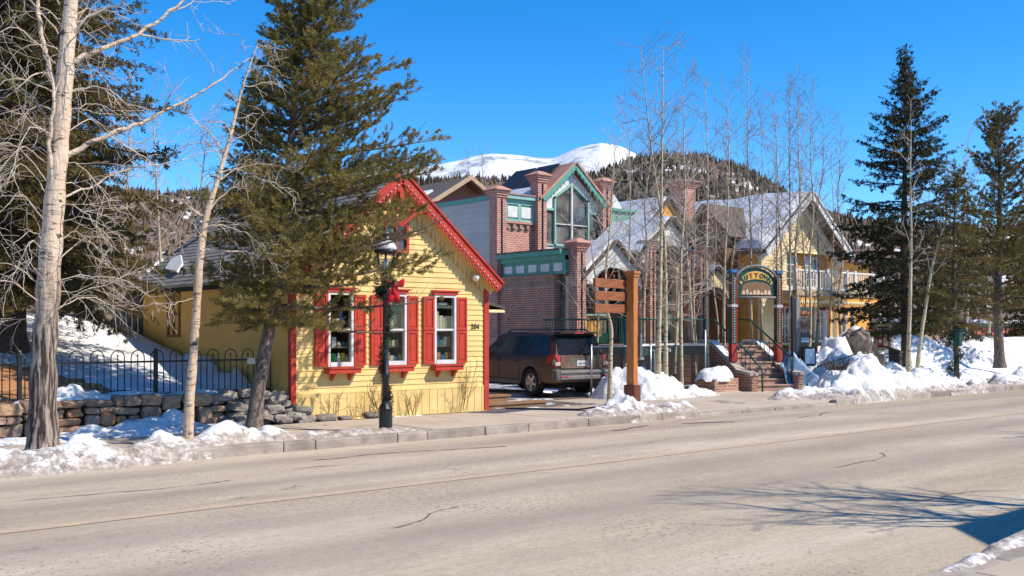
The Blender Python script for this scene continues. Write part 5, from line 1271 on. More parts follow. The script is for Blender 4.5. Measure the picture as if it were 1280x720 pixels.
b.build('boards', mt['greyplank'], sh); b = MB(); b.box(8.2, 10.2, 25.53, 25.58, 1.6, 1.7); b.box(8.2, 10.2, 25.53, 25.58, 2.7, 2.8); b.build('rail', mt['greyplank'], sh)
# building behind the photographer whose roof throws the shadow on the near lane
NY = 4.9
nb = thing('corner_house', 'plain shingled house on the near side casting its gable shadow on the road', 'house', (16, -2, 0))
b = MB(); b.box(12.5, 21, -7.3, .55, 0, 4.6); b.prism([(12.5, -7.3, 4.6), (12.5, .55, 4.6), (12.5, -3.4, 7.3)], (8.5, 0, 0)); b.build('wall', mt['shingle_wall'], nb)
b = MB()
for s in (-1, 1):
    a = Vector((12.0, -3.4+s*4.5, 4.4)); c = Vector((12.0, -3.4, 7.55)); n_ = Vector((0, s*.7, 1)).normalized(); b.prism([a, c, c+n_*.15, a+n_*.15], (9, 0, 0))
b.build('roof', mt['brownroof'], nb)
# ================================================================== STONE WALL
def rock(c, size, seed, n=2, jag=.22, rot=0, box=.62):
    bm = bmesh.new(); bmesh.ops.create_icosphere(bm, subdivisions=n, radius=1)
    P = np.array([v.co[:] for v in bm.verts]); 
    P = np.sign(P)*np.abs(P)**box                      # boxier
    d = 1+jag*fbm(P*1.3+seed*3.1, seed, 3)+jag*.4*fbm(P*3.5+seed, seed+5, 2)
    P = P*d[:, None]; P /= np.abs(P).max(axis=0)
    P = P*np.array(size)*.5
    cr, sr_ = math.cos(rot), math.sin(rot); P = np.stack([P[:,0]*cr-P[:,2]*sr_, P[:,1], P[:,0]*sr_+P[:,2]*cr], 1)+np.array(c)
    Fs = [[v.index for v in f.verts] for f in bm.faces]; bm.free(); return P, Fs
sw = thing('stone_wall', 'low dry stone wall of brown and orange blocks below the iron fence', 'wall', (3, 17.8, .1))
r_ = random.Random(12); b = MB(); z = .0; si = 0
x = -3.2
while x < 8.2:
    gw = r_.uniform(.26, .62); n_ = r_.choice([2, 3, 3, 3, 4]); cuts = sorted([.60*(k+r_.uniform(-.28, .28))/n_ for k in range(1, n_)]); zs = [0]+cuts+[.60+r_.uniform(-.05, .03)]
    for z0, z1 in zip(zs[:-1], zs[1:]):
        parts_ = [(0, 1)] if (gw < .42 or r_.random() < .35) else [(0, r_.uniform(.35, .65))]
        if parts_[0][1] < 1: parts_.append((parts_[0][1], 1))
        for p0, p1 in parts_:
            wd = gw*(p1-p0); P_, Fs = rock((x+gw*(p0+p1)/2+r_.uniform(-.03, .03), 17.82+r_.uniform(-.07, .05), .12+(z0+z1)/2), (wd*1.06, .38, (z1-z0)*1.05), si, 2, .30, r_.uniform(-.09, .09), .42); b.add(P_, Fs, False); si += 1
    x += gw
b.build('stonework', mt['stones'], sw, uv=False)
b = MB(); b.box(-3.2, 8.2, 17.75, 18.0, 0, .58); b.build('core', mt['dark'], sw)
rub = thing('stone_wall', 'tumbled heap of grey stones ending the wall by the red corner board', 'wall', (8.8, 17.5, .1))
b = MB()
for k in range(58):
    x = r_.uniform(8.0, 9.55); hh = .55-.6*max(0, x-8.9); z = .14+r_.uniform(0, 1)*max(.1, hh); s_ = r_.uniform(.16, .34)
    P_, Fs = rock((x, 17.55+.18*r_.uniform(-1, 1)+.35*(z-.3), z), (s_*1.3, s_*1.1, s_*.62), 200+k, 2, .34, r_.uniform(-.3, .3), .5); b.add(P_, Fs, False)
b.build('stonework', stonemat('grey tumbled stones', [(.20,.175,.15),(.28,.245,.21),(.37,.32,.27),(.25,.205,.17)]), rub, uv=False)
for i, (x, y, s_) in enumerate(((9.9, 17.25, .30), (11.0, 17.35, .26), (10.3, 17.2, .2))):
    P_, Fs = rock((0, 0, s_*.2), (s_*1.5, s_, s_*.6), 300+i, 3, .3); b = MB(); b.add(P_, Fs, True); o = b.build('stone', mt['boulder'], None, uv=False); o.location = (x, y, .11)
    tag(o, ['pale flat stone in the flower bed beside the tumbled wall', 'round stone in the flower bed right of the street lamp', 'smallest stone lying in the flower bed'][i], 'stone')
for i, (x, y, sx_, sy_, sz_) in enumerate(((-.1, 17.55, .9, .6, .6), (.75, 17.5, .6, .5, .42))):
    P_, Fs = rock((0, 0, sz_*.35), (sx_, sy_, sz_), 320+i, 3, .3); b = MB(); b.add(P_, Fs, False); o = b.build('boulder', mt['stones'], None, uv=False); o.location = (x, y, .1); tag(o, ['big brown boulder at the end of the stone wall beside the largest trunk', 'smaller orange brown boulder against the stone wall'][i], 'boulder')
P_, Fs = rock((0, 0, 0), (1.42, 1.1, 1.75), 343, 4, .50); P_[:, 0] += -.12*P_[:, 2]; b = MB(); b.add(P_, Fs, False)
o = b.build('boulder', mt['boulder'], None, uv=False); o.location = (31.25, 18.9, 1.22); o.rotation_euler = (0, R(-14), .3); tag(o, 'tall leaning granite boulder poking out of the snow bank', 'boulder')
# ================================================================== IRON FENCE with hooped tops
fe = thing('iron_fence', 'black iron fence with hooped tops standing on the stone wall', 'fence', (3, 18.35, .6))
FY = 18.35; step = .118; x = -2.6; zb, zt, zr = .62, 1.32, 1.30
def fz(x): return .62+.0*x
b = MB(); k = 0
while x < 9.25:
    a, c = x, x+step
    if k % 2 == 0:
        pts = [(a, FY, .62), (a, FY, 1.36)]+[((a+step)-step*math.cos(R(t)), FY, 1.36+step*1.15*math.sin(R(t))) for t in range(20, 180, 20)]+[(a+2*step, FY, 1.36), (a+2*step, FY, .62)]
        b.tube(pts, .0105, 5)
        b.tube([(c, FY, .62), (c, FY, 1.37), (c, FY, 1.43)], [.0095, .0095, .002], 5); b.lathe([(.001,-.03),(.02,0),(.001,.035)], (c, FY, 1.395), 6)
        x += 2*step+.118
    k += 2
b.build('pickets', mt['iron'], fe)
b = MB(); b.box(-2.7, 9.3, FY-.016, FY+.016, 1.27, 1.305); b.box(-2.7, 9.3, FY-.016, FY+.016, .68, .715); b.build('rail', mt['iron'], fe)
for x in (-2.2, .2, 2.42, 4.75, 7.05, 9.2):
    p_ = MB(); p_.box(x-.032, x+.032, FY-.032, FY+.032, .5, 1.47); p_.lathe([(.045,1.47),(.045,1.50),(.005,1.54)], (x, FY, 0), 8); p_.build('post', mt['iron'], fe)
sg = thing('fence_notice', 'small pale notice fixed to the iron fence near the house corner', 'sign', (8.9, FY-.03, 1.28)); b = MB(); b.bbox(8.82, 8.98, FY-.035, FY-.02, 1.2, 1.32, .003); b.build('board', mt['plastic_w'], sg)
# ================================================================== STREET LAMP
def tf(pts, c): return [(p[0]+c[0], p[1]+c[1], p[2]+c[2]) for p in pts]
lp = thing('street_lamp', 'black Victorian style street lamp with a pale dome, in front of the yellow shop', 'street lamp', (9.62, 14.72, .13))
b = MB(); b.lathe([(.135,0),(.135,.04),(.115,.06),(.115,.36),(.125,.39),(.10,.43),(.075,.48),(.07,.52)], (0,0,0), 12, False); b.build('base', mt['black'], lp, local=True)
b = MB(); b.lathe([(.062,.52),(.058,.9),(.072,.92),(.072,.99),(.055,1.01),(.047,2.30),(.065,2.32),(.065,2.36),(.045,2.38),(.045,2.52)], (0,0,0), 14); b.build('shaft', mt['black'], lp, local=True)
b = MB(); b.lathe([(.05,2.52),(.085,2.56),(.095,2.66),(.075,2.68),(.11,2.70)], (0,0,0), 12)
for k in range(6):
    a = 2*math.pi*k/6; b.bar((.10*math.cos(a),.10*math.sin(a),2.70), (.165*math.cos(a),.165*math.sin(a),3.04), .014)
b.lathe([(.175,3.03),(.20,3.045),(.205,3.075),(.185,3.09)], (0,0,0), 16)
ln = b.build('lantern', mt['black'], lp, local=True)
b = MB(); b.lathe([(.092,2.70),(.158,3.03)], (0,0,0), 12); b.build('glass', mt['glass'], ln, local=True)
b = MB(); b.lathe([(.03,2.70),(.035,2.8),(.05,2.86),(.03,2.95),(.01,2.97)], (0,0,0), 8); b.build('lamp_bulb', mt['bulb'], ln, local=True)
b = MB(); b.lathe([(.185,3.09),(.188,3.12),(.165,3.19),(.115,3.245),(.10,3.25)], (0,0,0), 18); b.build('dome', mt['lamp_dome'], ln, local=True)
b = MB(); b.lathe([(.11,3.25),(.115,3.28),(.085,3.30),(.085,3.34),(.10,3.36),(.06,3.41),(.03,3.43),(.04,3.46),(.005,3.50)], (0,0,0), 14); b.build('finial', mt['black'], ln, local=True)
def garland_mesh(z0, z1, rad, turns, seed, n=900, thick=.09, ph=0, drape=None):
    r = np.random.RandomState(seed); V = []; Fc = []
    for k in range(n):
        t = r.rand(); a = ph+turns*2*math.pi*t; z = z0+(z1-z0)*t
        rr = rad+abs(r.normal(0, thick*.5)); p = np.array([rr*math.cos(a), rr*math.sin(a), z])+r.normal(0, thick*.45, 3)
        d = r.normal(0, 1, 3); d[2] += .2; d /= np.linalg.norm(d); e = np.cross(d, r.normal(0, 1, 3)); e /= np.linalg.norm(e)
        l = r.uniform(.05, .10); w_ = .008; i = len(V); V += [p-e*w_, p+e*w_, p+d*l]; Fc.append((i, i+1, i+2))
    return V, Fc
for (z0, z1, rad, tn, n, th, ph) in ((.35, 2.45, .055, 1.5, 1300, .05, -1.2),):
    V, Fc = garland_mesh(z0, z1, rad, tn, 3, n, th, ph); V2, F2 = garland_mesh(2.25, 2.6, .08, 1.0, 4, 1100, .085, 0); k = len(V)
    me = arr_mesh('garland', V+V2, Fc+[tuple(i+k for i in f) for f in F2]); o = link_mesh('garland', me, mt['garland']); o.location = (9.62, 14.72, .13); tag(o, 'evergreen garland wound down the black street lamp', 'garland')
bo = thing('ribbon_bow', 'red ribbon bow tied to the street lamp below its lantern', 'bow', (9.72, 14.60, 2.62))
bo.rotation_euler = (0, 0, R(-25))
for s in (-1, 1):
    P_, Fs = rock((0, 0, 0), (1, 1, 1), 900+s, 3, .12); P_ = np.array(P_)
    P_[:, 0] += .5; k_ = .35+.9*np.clip(P_[:, 0], 0, 1); P_ = np.stack([s*P_[:, 0]*.17, P_[:, 1]*k_*.09-.02, P_[:, 2]*k_*.14+.05*np.clip(P_[:, 0], 0, 1)], 1)
    b = MB(); b.add(P_, Fs, True); b.build('loop', mt['bow'], bo, local=True, uv=False)
for s in (-1, .5):
    V = []
    for i in range(7): t = i/6; V += [(s*.09*t-.045-.02*t, -.02-.03*math.sin(t*5), -.30*t), (s*.09*t+.045+.02*t, -.02+.02*math.sin(t*5), -.30*t+.02)]
    me = arr_mesh('tail', V, grid_faces(7, 2), True); o = link_mesh('tail', me, mt['bow'], bo); o.modifiers.new('t', 'SOLIDIFY').thickness = .006
b = MB(); b.lathe([(.005,-.03),(.035,-.01),(.035,.02),(.005,.035)], (0,-.02,0), 8); b.build('knot', mt['bow'], bo, local=True)
# ================================================================== TIMBER SIGNPOST
PX, PY, PZ = 15.9, 14.88, .18
sp = thing('timber_signpost', 'tall orange stained timber signpost with three empty arms and a rusty foot', 'signpost', (PX, PY, PZ), R(12))
b = MB(); b.bbox(-.088, .088, -.088, .088, .3, 2.86, .012); b.build('post', mt['timber'], sp, local=True)
b = MB(); b.bbox(-.13, .13, -.13, .13, 2.86, 2.92, .01); b.bbox(-.11, .11, -.11, .11, 2.80, 2.86, .006); b.build('cap', mt['timber'], sp, local=True)
b = MB(); b.bbox(-.13, .13, -.13, .13, -.15, .52, .01); b.build('foot', mt['rust'], sp, local=True)
for i, z in enumerate((2.64, 2.38, 2.12)):
    b = MB(); b.bbox(-1.28, .40, .09, .15, z-.092, z+.092, .012); b.build('arm', mt['timber_dark'], sp, local=True)
b = MB(); b.box(.089, .10, -.02, .08, 1.95, 2.78); b.build('steel_strip', mt['black'], sp, local=True)
bx_ = thing('notice_box', 'grey metal leaflet box on the right face of the timber signpost', 'notice box', tuple(Matrix.Translation((PX,PY,PZ)) @ Matrix.Rotation(R(12),4,'Z') @ Vector((.14,-.02,1.35))), R(12))
b = MB(); b.bbox(-.045, .05, -.12, .12, -.25, .25, .008); b.build('case', mt['darksteel'], bx_, local=True); b = MB(); b.box(.05, .056, -.09, .09, -.15, .2); b.build('window', mt['pane'], bx_, local=True); b = MB(); b.box(-.05,.09,-.13,.13,-.3,-.25); b.build('tray', mt['steel'], bx_, local=True)
# ================================================================== CHAIN LINK FENCE
cl = thing('chain_link_fence', 'chain link fence round the sunken court beside the steps', 'fence', (21, 19.15, 0))
b = MB(); CY_ = 19.15; x0, x1, z0, z1 = 18.9, 23.55, .12, 1.42; s_ = .085
n = int((x1-x0+(z1-z0))/s_)
for k in range(n):
    a = x0+k*s_; e = a-(z1-z0); p0 = (a, z0) if a <= x1 else (x1, z0+(a-x1)); p1 = (e, z1) if e >= x0 else (x0, z1-(x0-e))
    b.tube([(p0[0], CY_, p0[1]), (p1[0], CY_, p1[1])], .005, 3, cap=False)
    b.tube([(x0+x1-p0[0], CY_+.006, p0[1]), (x0+x1-p1[0], CY_+.006, p1[1])], .005, 3, cap=False)
b.build('mesh', mt['grey_plastic'], cl)
b = MB(); b.tube([(x0, CY_, z1), (x1, CY_, z1)], .021, 8); b.tube([(x0, CY_, z0+.02), (x1, CY_, z0+.02)], .012, 6); b.build('rail', mt['steel'], cl)
for x in (18.9, 21.2, 23.55): b = MB(); b.tube([(x, CY_, 0), (x, CY_, z1+(.45 if x > 23 else .06))], .03, 8); b.build('post', mt['steel'], cl)
tb = thing('timber_edging', 'grey weathered timber lying along the paving edge below the chain link fence', 'timber', (21.3, 18.9, .1))
b = MB(); b.bbox(19.9, 22.6, 18.82, 19.0, .10, .24, .02); b.bbox(22.65, 24.1, 18.86, 19.02, .08, .19, .02); b.build('beam', mt['plank'], tb)
# loose bent rails by the car
wr = thing('bent_rail', 'thin black hooped rails standing before the orange screen', 'rail', (20.4, 20.6, .1))
b = MB()
for k in range(4): b.tube([(20.6+k*.36+.36*math.cos(R(t)), 22.6, 1.35+.48*math.sin(R(t))) for t in range(0, 181, 15)], .014, 5)
b.tube([(20.2, 22.6, 1.36), (22.1, 22.6, 1.36)], .016, 5)
for k in range(6): b.bar((20.24+k*.36, 22.6, 0), (20.24+k*.36, 22.6, 1.36), .02)
b.build('hoops', mt['iron'], wr)
# ================================================================== DIRECTORY, NOTICE BOARDS, BIN
dr = thing('directory_post', 'wooden post with small hanging signs in front of the orange building', 'signpost', (27.1, 18.5, .1))
b = MB(); b.bbox(27.0, 27.2, 18.4, 18.6, .1, 2.85, .012); b.build('post', mt['greyplank'], dr)
for (z, w_, h_, m, m2) in ((2.36, .50, .17, 'timber', 'letter_dk'), (2.02, .55, .25, 'plank', 'maroon'), (1.62, .52, .34, 'blacksign', 'letter_w')):
    b = MB(); b.bbox(27.22, 27.22+w_, 18.42, 18.46, z-h_/2, z+h_/2, .008); o = b.build('sign_panel', mt[m], dr)
    b = MB()
    for k in range(4): b.box(27.27+k*.11, 27.35+k*.11, 18.414, 18.42, z-.05, z+.0)
    if m == 'blacksign': b.box(27.27, 27.69, 18.414, 18.42, z-.14, z-.07)
    b.build('lettering', mt[m2], o)
    b = MB(); b.bar((27.3, 18.44, z+h_/2), (27.3, 18.44, z+h_/2+.06), .012); b.bar((27.2+w_-.06, 18.44, z+h_/2), (27.2+w_-.06, 18.44, z+h_/2+.06), .012); b.box(27.2, 27.22+w_, 18.43, 18.45, z+h_/2+.06, z+h_/2+.08); b.build('hanger', mt['iron'], dr)
nb_ = thing('bulletin_board', 'dark framed bulletin board with pale paper under the hanging signs', 'notice board', (27.4, 18.2, .8))
b = MB(); b.bbox(27.05, 27.75, 18.2, 18.28, .75, 1.35, .012); b.bbox(27.1, 27.2, 18.22, 18.3, .1, .75, .01); b.build('frame', mt['frame_dark'], nb_); b = MB(); b.box(27.15, 27.66, 18.19, 18.2, .82, 1.28); b.build('paper', mt['plastic_w'], nb_)
pb = thing('poster_case', 'pale framed poster case with four posters, standing in the snow', 'notice board', (33.9, 19.5, 1.0), R(-18))
b = MB(); 
for (a0, a1, c0, c1) in ((-.37,-.27,0,1.08), (.27,.37,0,1.08), (-.27,.27,.98,1.08), (-.27,.27,.12,.24)): b.bbox(a0, a1, -.05, .05, c0, c1, .012)
b.build('frame', mt['wood_pale'], pb, local=True)
b = MB(); b.box(-.27, .27, -.02, .02, .24, .98); b.build('backing', mt['frame_dark'], pb, local=True)
for i, (x, z, m) in enumerate(((-.13, .78, 'plastic_w'), (.13, .78, 'greysiding'), (-.13, .44, 'poster_red'), (.13, .44, 'g_cream'))):
    b = MB(); b.box(x-.11, x+.11, -.027, -.021, z-.145, z+.145); o = b.build('poster', mt[m], pb, local=True); b = MB(); b.box(x-.06, x+.06, -.031, -.028, z-.04, z+.08); b.build('picture', mt[['frame_dark','letter_w','g_white','greysiding'][i]], o, local=True)
b = MB(); b.box(-.3, .3, -.028, -.02, .595, .62); b.build('divider', mt['poster_red'], pb, local=True)
b = MB(); b.bbox(-.5, .45, -.12, .2, -.6, 0, .03); b.build('plinth', mt['beige_wall'], pb, local=True)
lb = thing('litter_bin', 'dark brown litter bin with a sloped lid behind the paired aspens', 'bin', (30.5, 17.1, .35), R(15))
b = MB(); b.bbox(-.17, .17, -.17, .17, 0, .78, .02); b.build('body', mt['brown_bin'], lb, local=True); b = MB(); b.prism([(-.20,-.20,.78),(.20,-.20,.78),(.20,.20,.92),(-.20,.20,.92)], (0,0,.05)); b.prism([(-.17,-.17,.78),(-.17,.17,.78),(-.17,.17,.90)], (.34,0,0)); b.build('lid', mt['brown_bin'], lb, local=True); b = MB(); b.box(-.10,.10,-.182,-.171,.55,.68); b.build('opening', mt['dark'], lb, local=True)
lb2 = thing('price_board', 'small white sign board leaning at the foot of the poster case', 'sign', (33.2, 18.9, .75), R(-20))
b = MB(); b.bbox(-.14, .14, -.02, .02, 0, .42, .008); b.build('board', mt['plastic_w'], lb2, local=True); b = MB(); b.box(-.1,.1,-.026,-.02,.26,.30); b.box(-.1,.1,-.026,-.02,.14,.18); b.build('lettering', mt['letter_dk'], lb2, local=True)
rl = thing('snow_rail', 'thin dark handrail half buried in the snow bank', 'rail', (28, 17.6, .7)); b = MB(); b.tube([(26.9,17.6,.75),(28.9,17.5,1.12)], .025, 6); b.bar((27.6,17.57,.3),(27.6,17.57,.88), .03); b.build('rail', mt['iron'], rl)
gc = thing('garden_chair', 'green folding chair behind the snow near the orange building', 'chair', (29.7, 20.6, .9), R(20))
for i, pts in enumerate((((-.25,-.25,0),(-.25,.2,.45)), ((.25,-.25,0),(.25,.2,.45)), ((-.25,.2,0),(-.25,-.2,.45)), ((.25,.2,0),(.25,-.2,.45)))): b = MB(); b.bar(*pts, .03); b.build('leg', mt['dgreen'], gc, local=True)
b = MB(); b.bbox(-.27,.27,-.25,.25,.44,.48,.01); b.build('seat', mt['g_green'], gc, local=True); b = MB(); b.obox((0,.3,.75),(.54,.03,.5),(R(-12),0,0)); b.build('backrest', mt['g_green'], gc, local=True)
pw = thing('post_shadow', 'dark tube added as the signpost shadow across the sidewalk', 'shadow strip', (13,16,.14))
b = MB(); b.tube([(14.3,17.15,.15),(14.9,16.4,.15),(15.3,15.9,.15),(15.5,15.3,.25),(15.6,15.0,.5)], .02, 6); b.build('tube', mt['pole'], pw)  # solid dark tube laid where the signpost shadow falls, standing in for it
# ================================================================== PARKED CAR
car = thing('parked_car', 'dusty dark red sport utility car parked beside the yellow house, rear to the street', 'car', (18.9, 21.6, .11), math.atan2(.996, .09))
def station_loft(stations, mb):     # stations: list of (x, [(y,z)...] right half bottom->top) mirrored
    n = len(stations[0][1]); rows = []
    for x, pr in stations: rows.append([(x, -y, z) for y, z in pr]+[(x, y, z) for y, z in pr[::-1]])
    m = 2*n; V = [p for r in rows for p in r]; Fs = []
    for i in range(len(rows)-1):
        for k in range(m):
            k2 = (k+1) % m; Fs.append((i*m+k, i*m+k2, (i+1)*m+k2, (i+1)*m+k))
    Fs.append(tuple(range(m-1, -1, -1))); Fs.append(tuple((len(rows)-1)*m+k for k in range(m)))
    return mb.add(V, Fs, True)
def prof_at(w_, zb, zt, top): return [(w_*.80, zb), (w_*.955, zb+.05), (w_*.985, zb+.22), (w_, .68), (w_*.995, .90), (w_*.965, zt-.06), (w_*.93, zt), (w_*.4, top)]
S = []
for x, w_, zb, zt, top in ((-2.30,.86,.46,1.06,1.08),(-2.27,.93,.40,1.09,1.10),(-2.1,.965,.36,1.10,1.12),(-1.4,.985,.34,1.10,1.13),(-.4,.985,.33,1.09,1.13),(.6,.98,.33,1.07,1.11),(1.2,.975,.34,1.05,1.10),(1.75,.96,.36,1.00,1.07),(2.15,.92,.38,.95,1.01),(2.34,.82,.42,.86,.92),(2.38,.74,.45,.80,.84)):
    S.append((x, prof_at(w_, zb, zt, top)))
b = MB(); station_loft(S, b); body = b.build('body', mt['carpaint'], car, local=True)
# wheel openings
cut = MB()
for x in (-1.35, 1.35):
    for s in (-1, 1):
        c_ = [(x+.425*math.cos(2*math.pi*k/28), s*.60, .40+.425*math.sin(2*math.pi*k/28)) for k in range(28)]; cut.prism(c_, (0, s*.6, 0))
co_ = cut.build('cutter', None, None, local=True)
bm = bmesh.new(); bm.from_mesh(body.data); bmesh.ops.recalc_face_normals(bm, faces=bm.faces); bm.to_mesh(body.data); bm.free()
bm = bmesh.new(); bm.from_mesh(co_.data); bmesh.ops.recalc_face_normals(bm, faces=bm.faces); bm.to_mesh(co_.data); bm.free()
pr_ = car.location.copy(), car.rotation_euler.copy(); car.location = (0,0,0); car.rotation_euler = (0,0,0)
md = body.modifiers.new('b', 'BOOLEAN'); md.operation = 'DIFFERENCE'; md.object = co_; md.solver = 'EXACT'
bpy.context.view_layer.update(); dg = bpy.context.evaluated_depsgraph_get(); nm = bpy.data.meshes.new_from_object(body.evaluated_get(dg)); body.modifiers.clear(); body.data = nm
car.location, car.rotation_euler = pr_; bpy.data.objects.remove(co_)
nm.polygons.foreach_set('use_smooth', [True]*len(nm.polygons))
try: nm.set_sharp_from_angle(angle=R(32))
except Exception: pass
# greenhouse: roof shell with pillars, side glass set in
GB = dict(xr=-2.27, xf=1.22, w=.895, z=1.06); GT = dict(xr=-2.02, xf=.30, w=.735, z=1.66)
def gp(u, s, v):            # u: 0 rear..1 front, v: 0 belt..1 roof
    xr = GB['xr']+(GT['xr']-GB['xr'])*v; xf = GB['xf']+(GT['xf']-GB['xf'])*v
    return Vector((xr+(xf-xr)*u, s*(GB['w']+(GT['w']-GB['w'])*v), GB['z']+(GT['z']-GB['z'])*v))
b = MB(); n = 14; V = []; rows = []
prof_v = [0, .5, .93, 1.0, 1.06, 1.10, 1.115]; inn = [0, 0, 0, .03, .12, .33, .735]
for v, k in zip(prof_v, inn):
    w_ = GB['w']+(GT['w']-GB['w'])*min(v, 1)-k; xr = GB['xr']+(GT['xr']-GB['xr'])*min(v, 1)+k*.7; xf = GB['xf']+(GT['xf']-GB['xf'])*min(v, 1)-k*.9; z = GB['z']+(GT['z']-GB['z'])*v
    w_ = max(w_, .01); c_ = .10; ring = [(xr, -w_+c_), (xr+c_, -w_), (xf-c_, -w_), (xf, -w_+c_), (xf, w_-c_), (xf-c_, w_), (xr+c_, w_), (xr, w_-c_)] if w_ > .2 else [(xr, -w_), (xr+c_, -w_), (xf-c_, -w_), (xf, -w_), (xf, w_), (xf-c_, w_), (xr+c_, w_), (xr, w_)]
    rows.append([(x, y, z) for x, y in ring])
V = [p for r in rows for p in r]; Fs = []
for i in range(len(rows)-1):
    for k in range(8): k2 = (k+1) % 8; Fs.append((i*8+k, i*8+k2, (i+1)*8+k2, (i+1)*8+k))
Fs.append(tuple((len(rows)-1)*8+k for k in range(8)))
b.add(V, Fs, False); gh_ = b.build('cabin', mt['carpaint'], car, local=True)
def sidepane(u0, u1, v0, v1, s, sl0=0, sl1=0, m='carglass', name='side_window'):
    pts = [gp(u0, s, v0), gp(u1, s, v0), gp(u1+sl1, s, v1), gp(u0+sl0, s, v1)]; o = Vector((0, s*.006, .002)); q = [p+o for p in pts]
    b = MB(); b.prism([p-Vector((0, s*.004, 0)) for p in q], Vector((0, s*.006, 0))); return b.build(name, mt[m], car, local=True)
mt['cardark'] = M('dark tinted glass', (.012,.012,.012), (.006,.006,.006), 3, .12, spec=.25)
mt['cargreen'] = M('greenish tinted glass', (.08,.11,.10), (.02,.028,.024), 2.2, .1, spec=.3)
for s in (-1, 1):
    sidepane(.05, .275, .07, .90, s, .02, 0, 'cardark'); sidepane(.305, .535, .07, .90, s, 0, .03, 'cardark'); sidepane(.565, .90, .07, .90, s, .03, -.075, 'cargreen')
def xpane(front, y0, y1, v0, v1, m, name, off=.006, t0=0):
    u = 1 if front else 0; P_ = []
    for (y, v) in ((y0, v0), (y1, v0), (y1*.92, v1), (y0*.92, v1)):
        p = gp(u, 1, v); P_.append(Vector((p.x+(off if front else -off), y, p.z)))
    b = MB(); b.prism(P_, Vector((.006 if front else -.006, 0, 0))); return b.build(name, mt[m], car, local=True)
xpane(False, -.73, .73, .04, .90, 'cardark', 'rear_window'); xpane(True, -.76, .76, .05, .93, 'cardark', 'windscreen')
# details
def part(name, m, fn):
    b = MB(); fn(b); return b.build(name, mt[m], car, local=True)
part('roof_spoiler', 'carpaint', lambda b: b.prism([(-2.03,-.70,1.665),(-2.03,.70,1.665),(-2.20,.62,1.655),(-2.20,-.62,1.655)], (0,0,.035)))
part('brake_lamp', 'tail_red', lambda b: b.bbox(-2.215,-2.19,-.16,.16,1.655,1.69,.005))
for s in (-1, 1):
    part('roof_rail', 'black', lambda b: b.tube([(-1.85,s*.62,1.70),(-1.7,s*.62,1.765),(.0,s*.62,1.765),(.15,s*.62,1.70)], .022, 6))
    tl = part('tail_lamp', 'tail_red', lambda b: b.prism([(-2.315,s*.70,.80),(-2.315,s*.90,.80),(-2.10,s*.975,.86),(-2.08,s*.965,1.08),(-2.29,s*.87,1.12),(-2.30,s*.70,1.10)] if s > 0 else [(-2.315,s*.70,.80),(-2.30,s*.70,1.10),(-2.29,s*.87,1.12),(-2.08,s*.965,1.08),(-2.10,s*.975,.86),(-2.315,s*.90,.80)], (-.02, s*.012, 0)))
    b = MB(); b.bbox(-2.345,-2.325,min(s*.72,s*.88),max(s*.72,s*.88),.83,.92,.008); b.build('clear_lens', mt['lens_clear'], tl, local=True)
    part('mirror', 'carpaint', lambda b: (b.bbox(.72,.90,min(s*1.0,s*1.2),max(s*1.0,s*1.2),1.05,1.22,.03), b.bar((.8,s*.88,1.08),(.8,s*1.02,1.10),.05)))
    for x in (-.30, .62):
        d = part('door', 'carpaint', lambda b: (b.bar((x-.55,s*.988,.45),(x-.55,s*.975,1.05),.008), b.bar((x-.55,s*.986,.45),(x+.35,s*.986,.45),.008)))
        d.data.materials.clear(); d.data.materials.append(mt['dark'])
        b = MB(); b.bbox(x-.47,x-.28,min(s*.98,s*1.015),max(s*.98,s*1.015),.905,.94,.008); b.build('handle', mt['carpaint'], d, local=True)
    part('rocker_panel', 'grey_plastic', lambda b: b.bbox(-.88,.88,min(s*.94,s*.99),max(s*.94,s*.99),.31,.42,.015))
part('rear_bumper', 'grey_plastic', lambda b: (b.bbox(-2.44,-2.18,-.93,.93,.44,.72,.05)))
part('bumper_step', 'silver', lambda b: (b.bbox(-2.46,-2.40,-.80,.80,.62,.70,.02), b.bbox(-2.455,-2.41,-.78,.78,.47,.57,.02)))
for s in (-1, 1): part('reflector', 'tail_red', lambda b: b.box(-2.462,-2.452,min(s*.55,s*.78),max(s*.55,s*.78),.53,.56))
part('front_bumper', 'grey_plastic', lambda b: b.bbox(2.2,2.45,-.90,.90,.38,.68,.06))
tg = part('tailgate', 'carpaint', lambda b: b.prism([(-2.315,-.69,.76),(-2.315,-.69,1.07),(-2.315,.69,1.07),(-2.315,.69,.76)], (-.012,0,0)))
b = MB(); b.bbox(-2.335,-2.322,-.36,.36,.965,1.0,.004); b.bbox(-2.335,-2.322,-.36,-.27,.82,.965,.004); b.bbox(-2.335,-2.322,.27,.36,.82,.965,.004); b.build('plate_surround', mt['grey_plastic'], tg, local=True)
b = MB(); b.bbox(-2.34,-2.322,-.17,.17,.81,.955,.004); b.build('number_plate', mt['plate'], tg, local=True)
b = MB(); [b.box(-2.342,-2.3402,-.125+k*.037,-.10+k*.037,.855,.895) for k in range(7) if k != 3]; b.build('plate_lettering', mt['letter_dk'], tg, local=True)
b = MB()
for k in range(12): a = 2*math.pi*k/12; a2 = 2*math.pi*(k+1)/12; b.bar((-2.335,.05*math.cos(a),1.035+.04*math.sin(a)),(-2.335,.05*math.cos(a2),1.035+.04*math.sin(a2)),.01)
b.build('badge', mt['silver'], tg, local=True)
part('rear_wiper', 'black', lambda b: b.bar((-2.285,.05,1.12),(-2.245,-.42,1.20),.022))
part('underbody', 'dark', lambda b: (b.box(-2.2,2.2,-.62,.62,.24,.50), b.tube([(-2.3,-.55,.30),(-1.5,-.5,.30)], .035, 8), b.box(-1.45,-1.25,-.75,.75,.32,.44)))
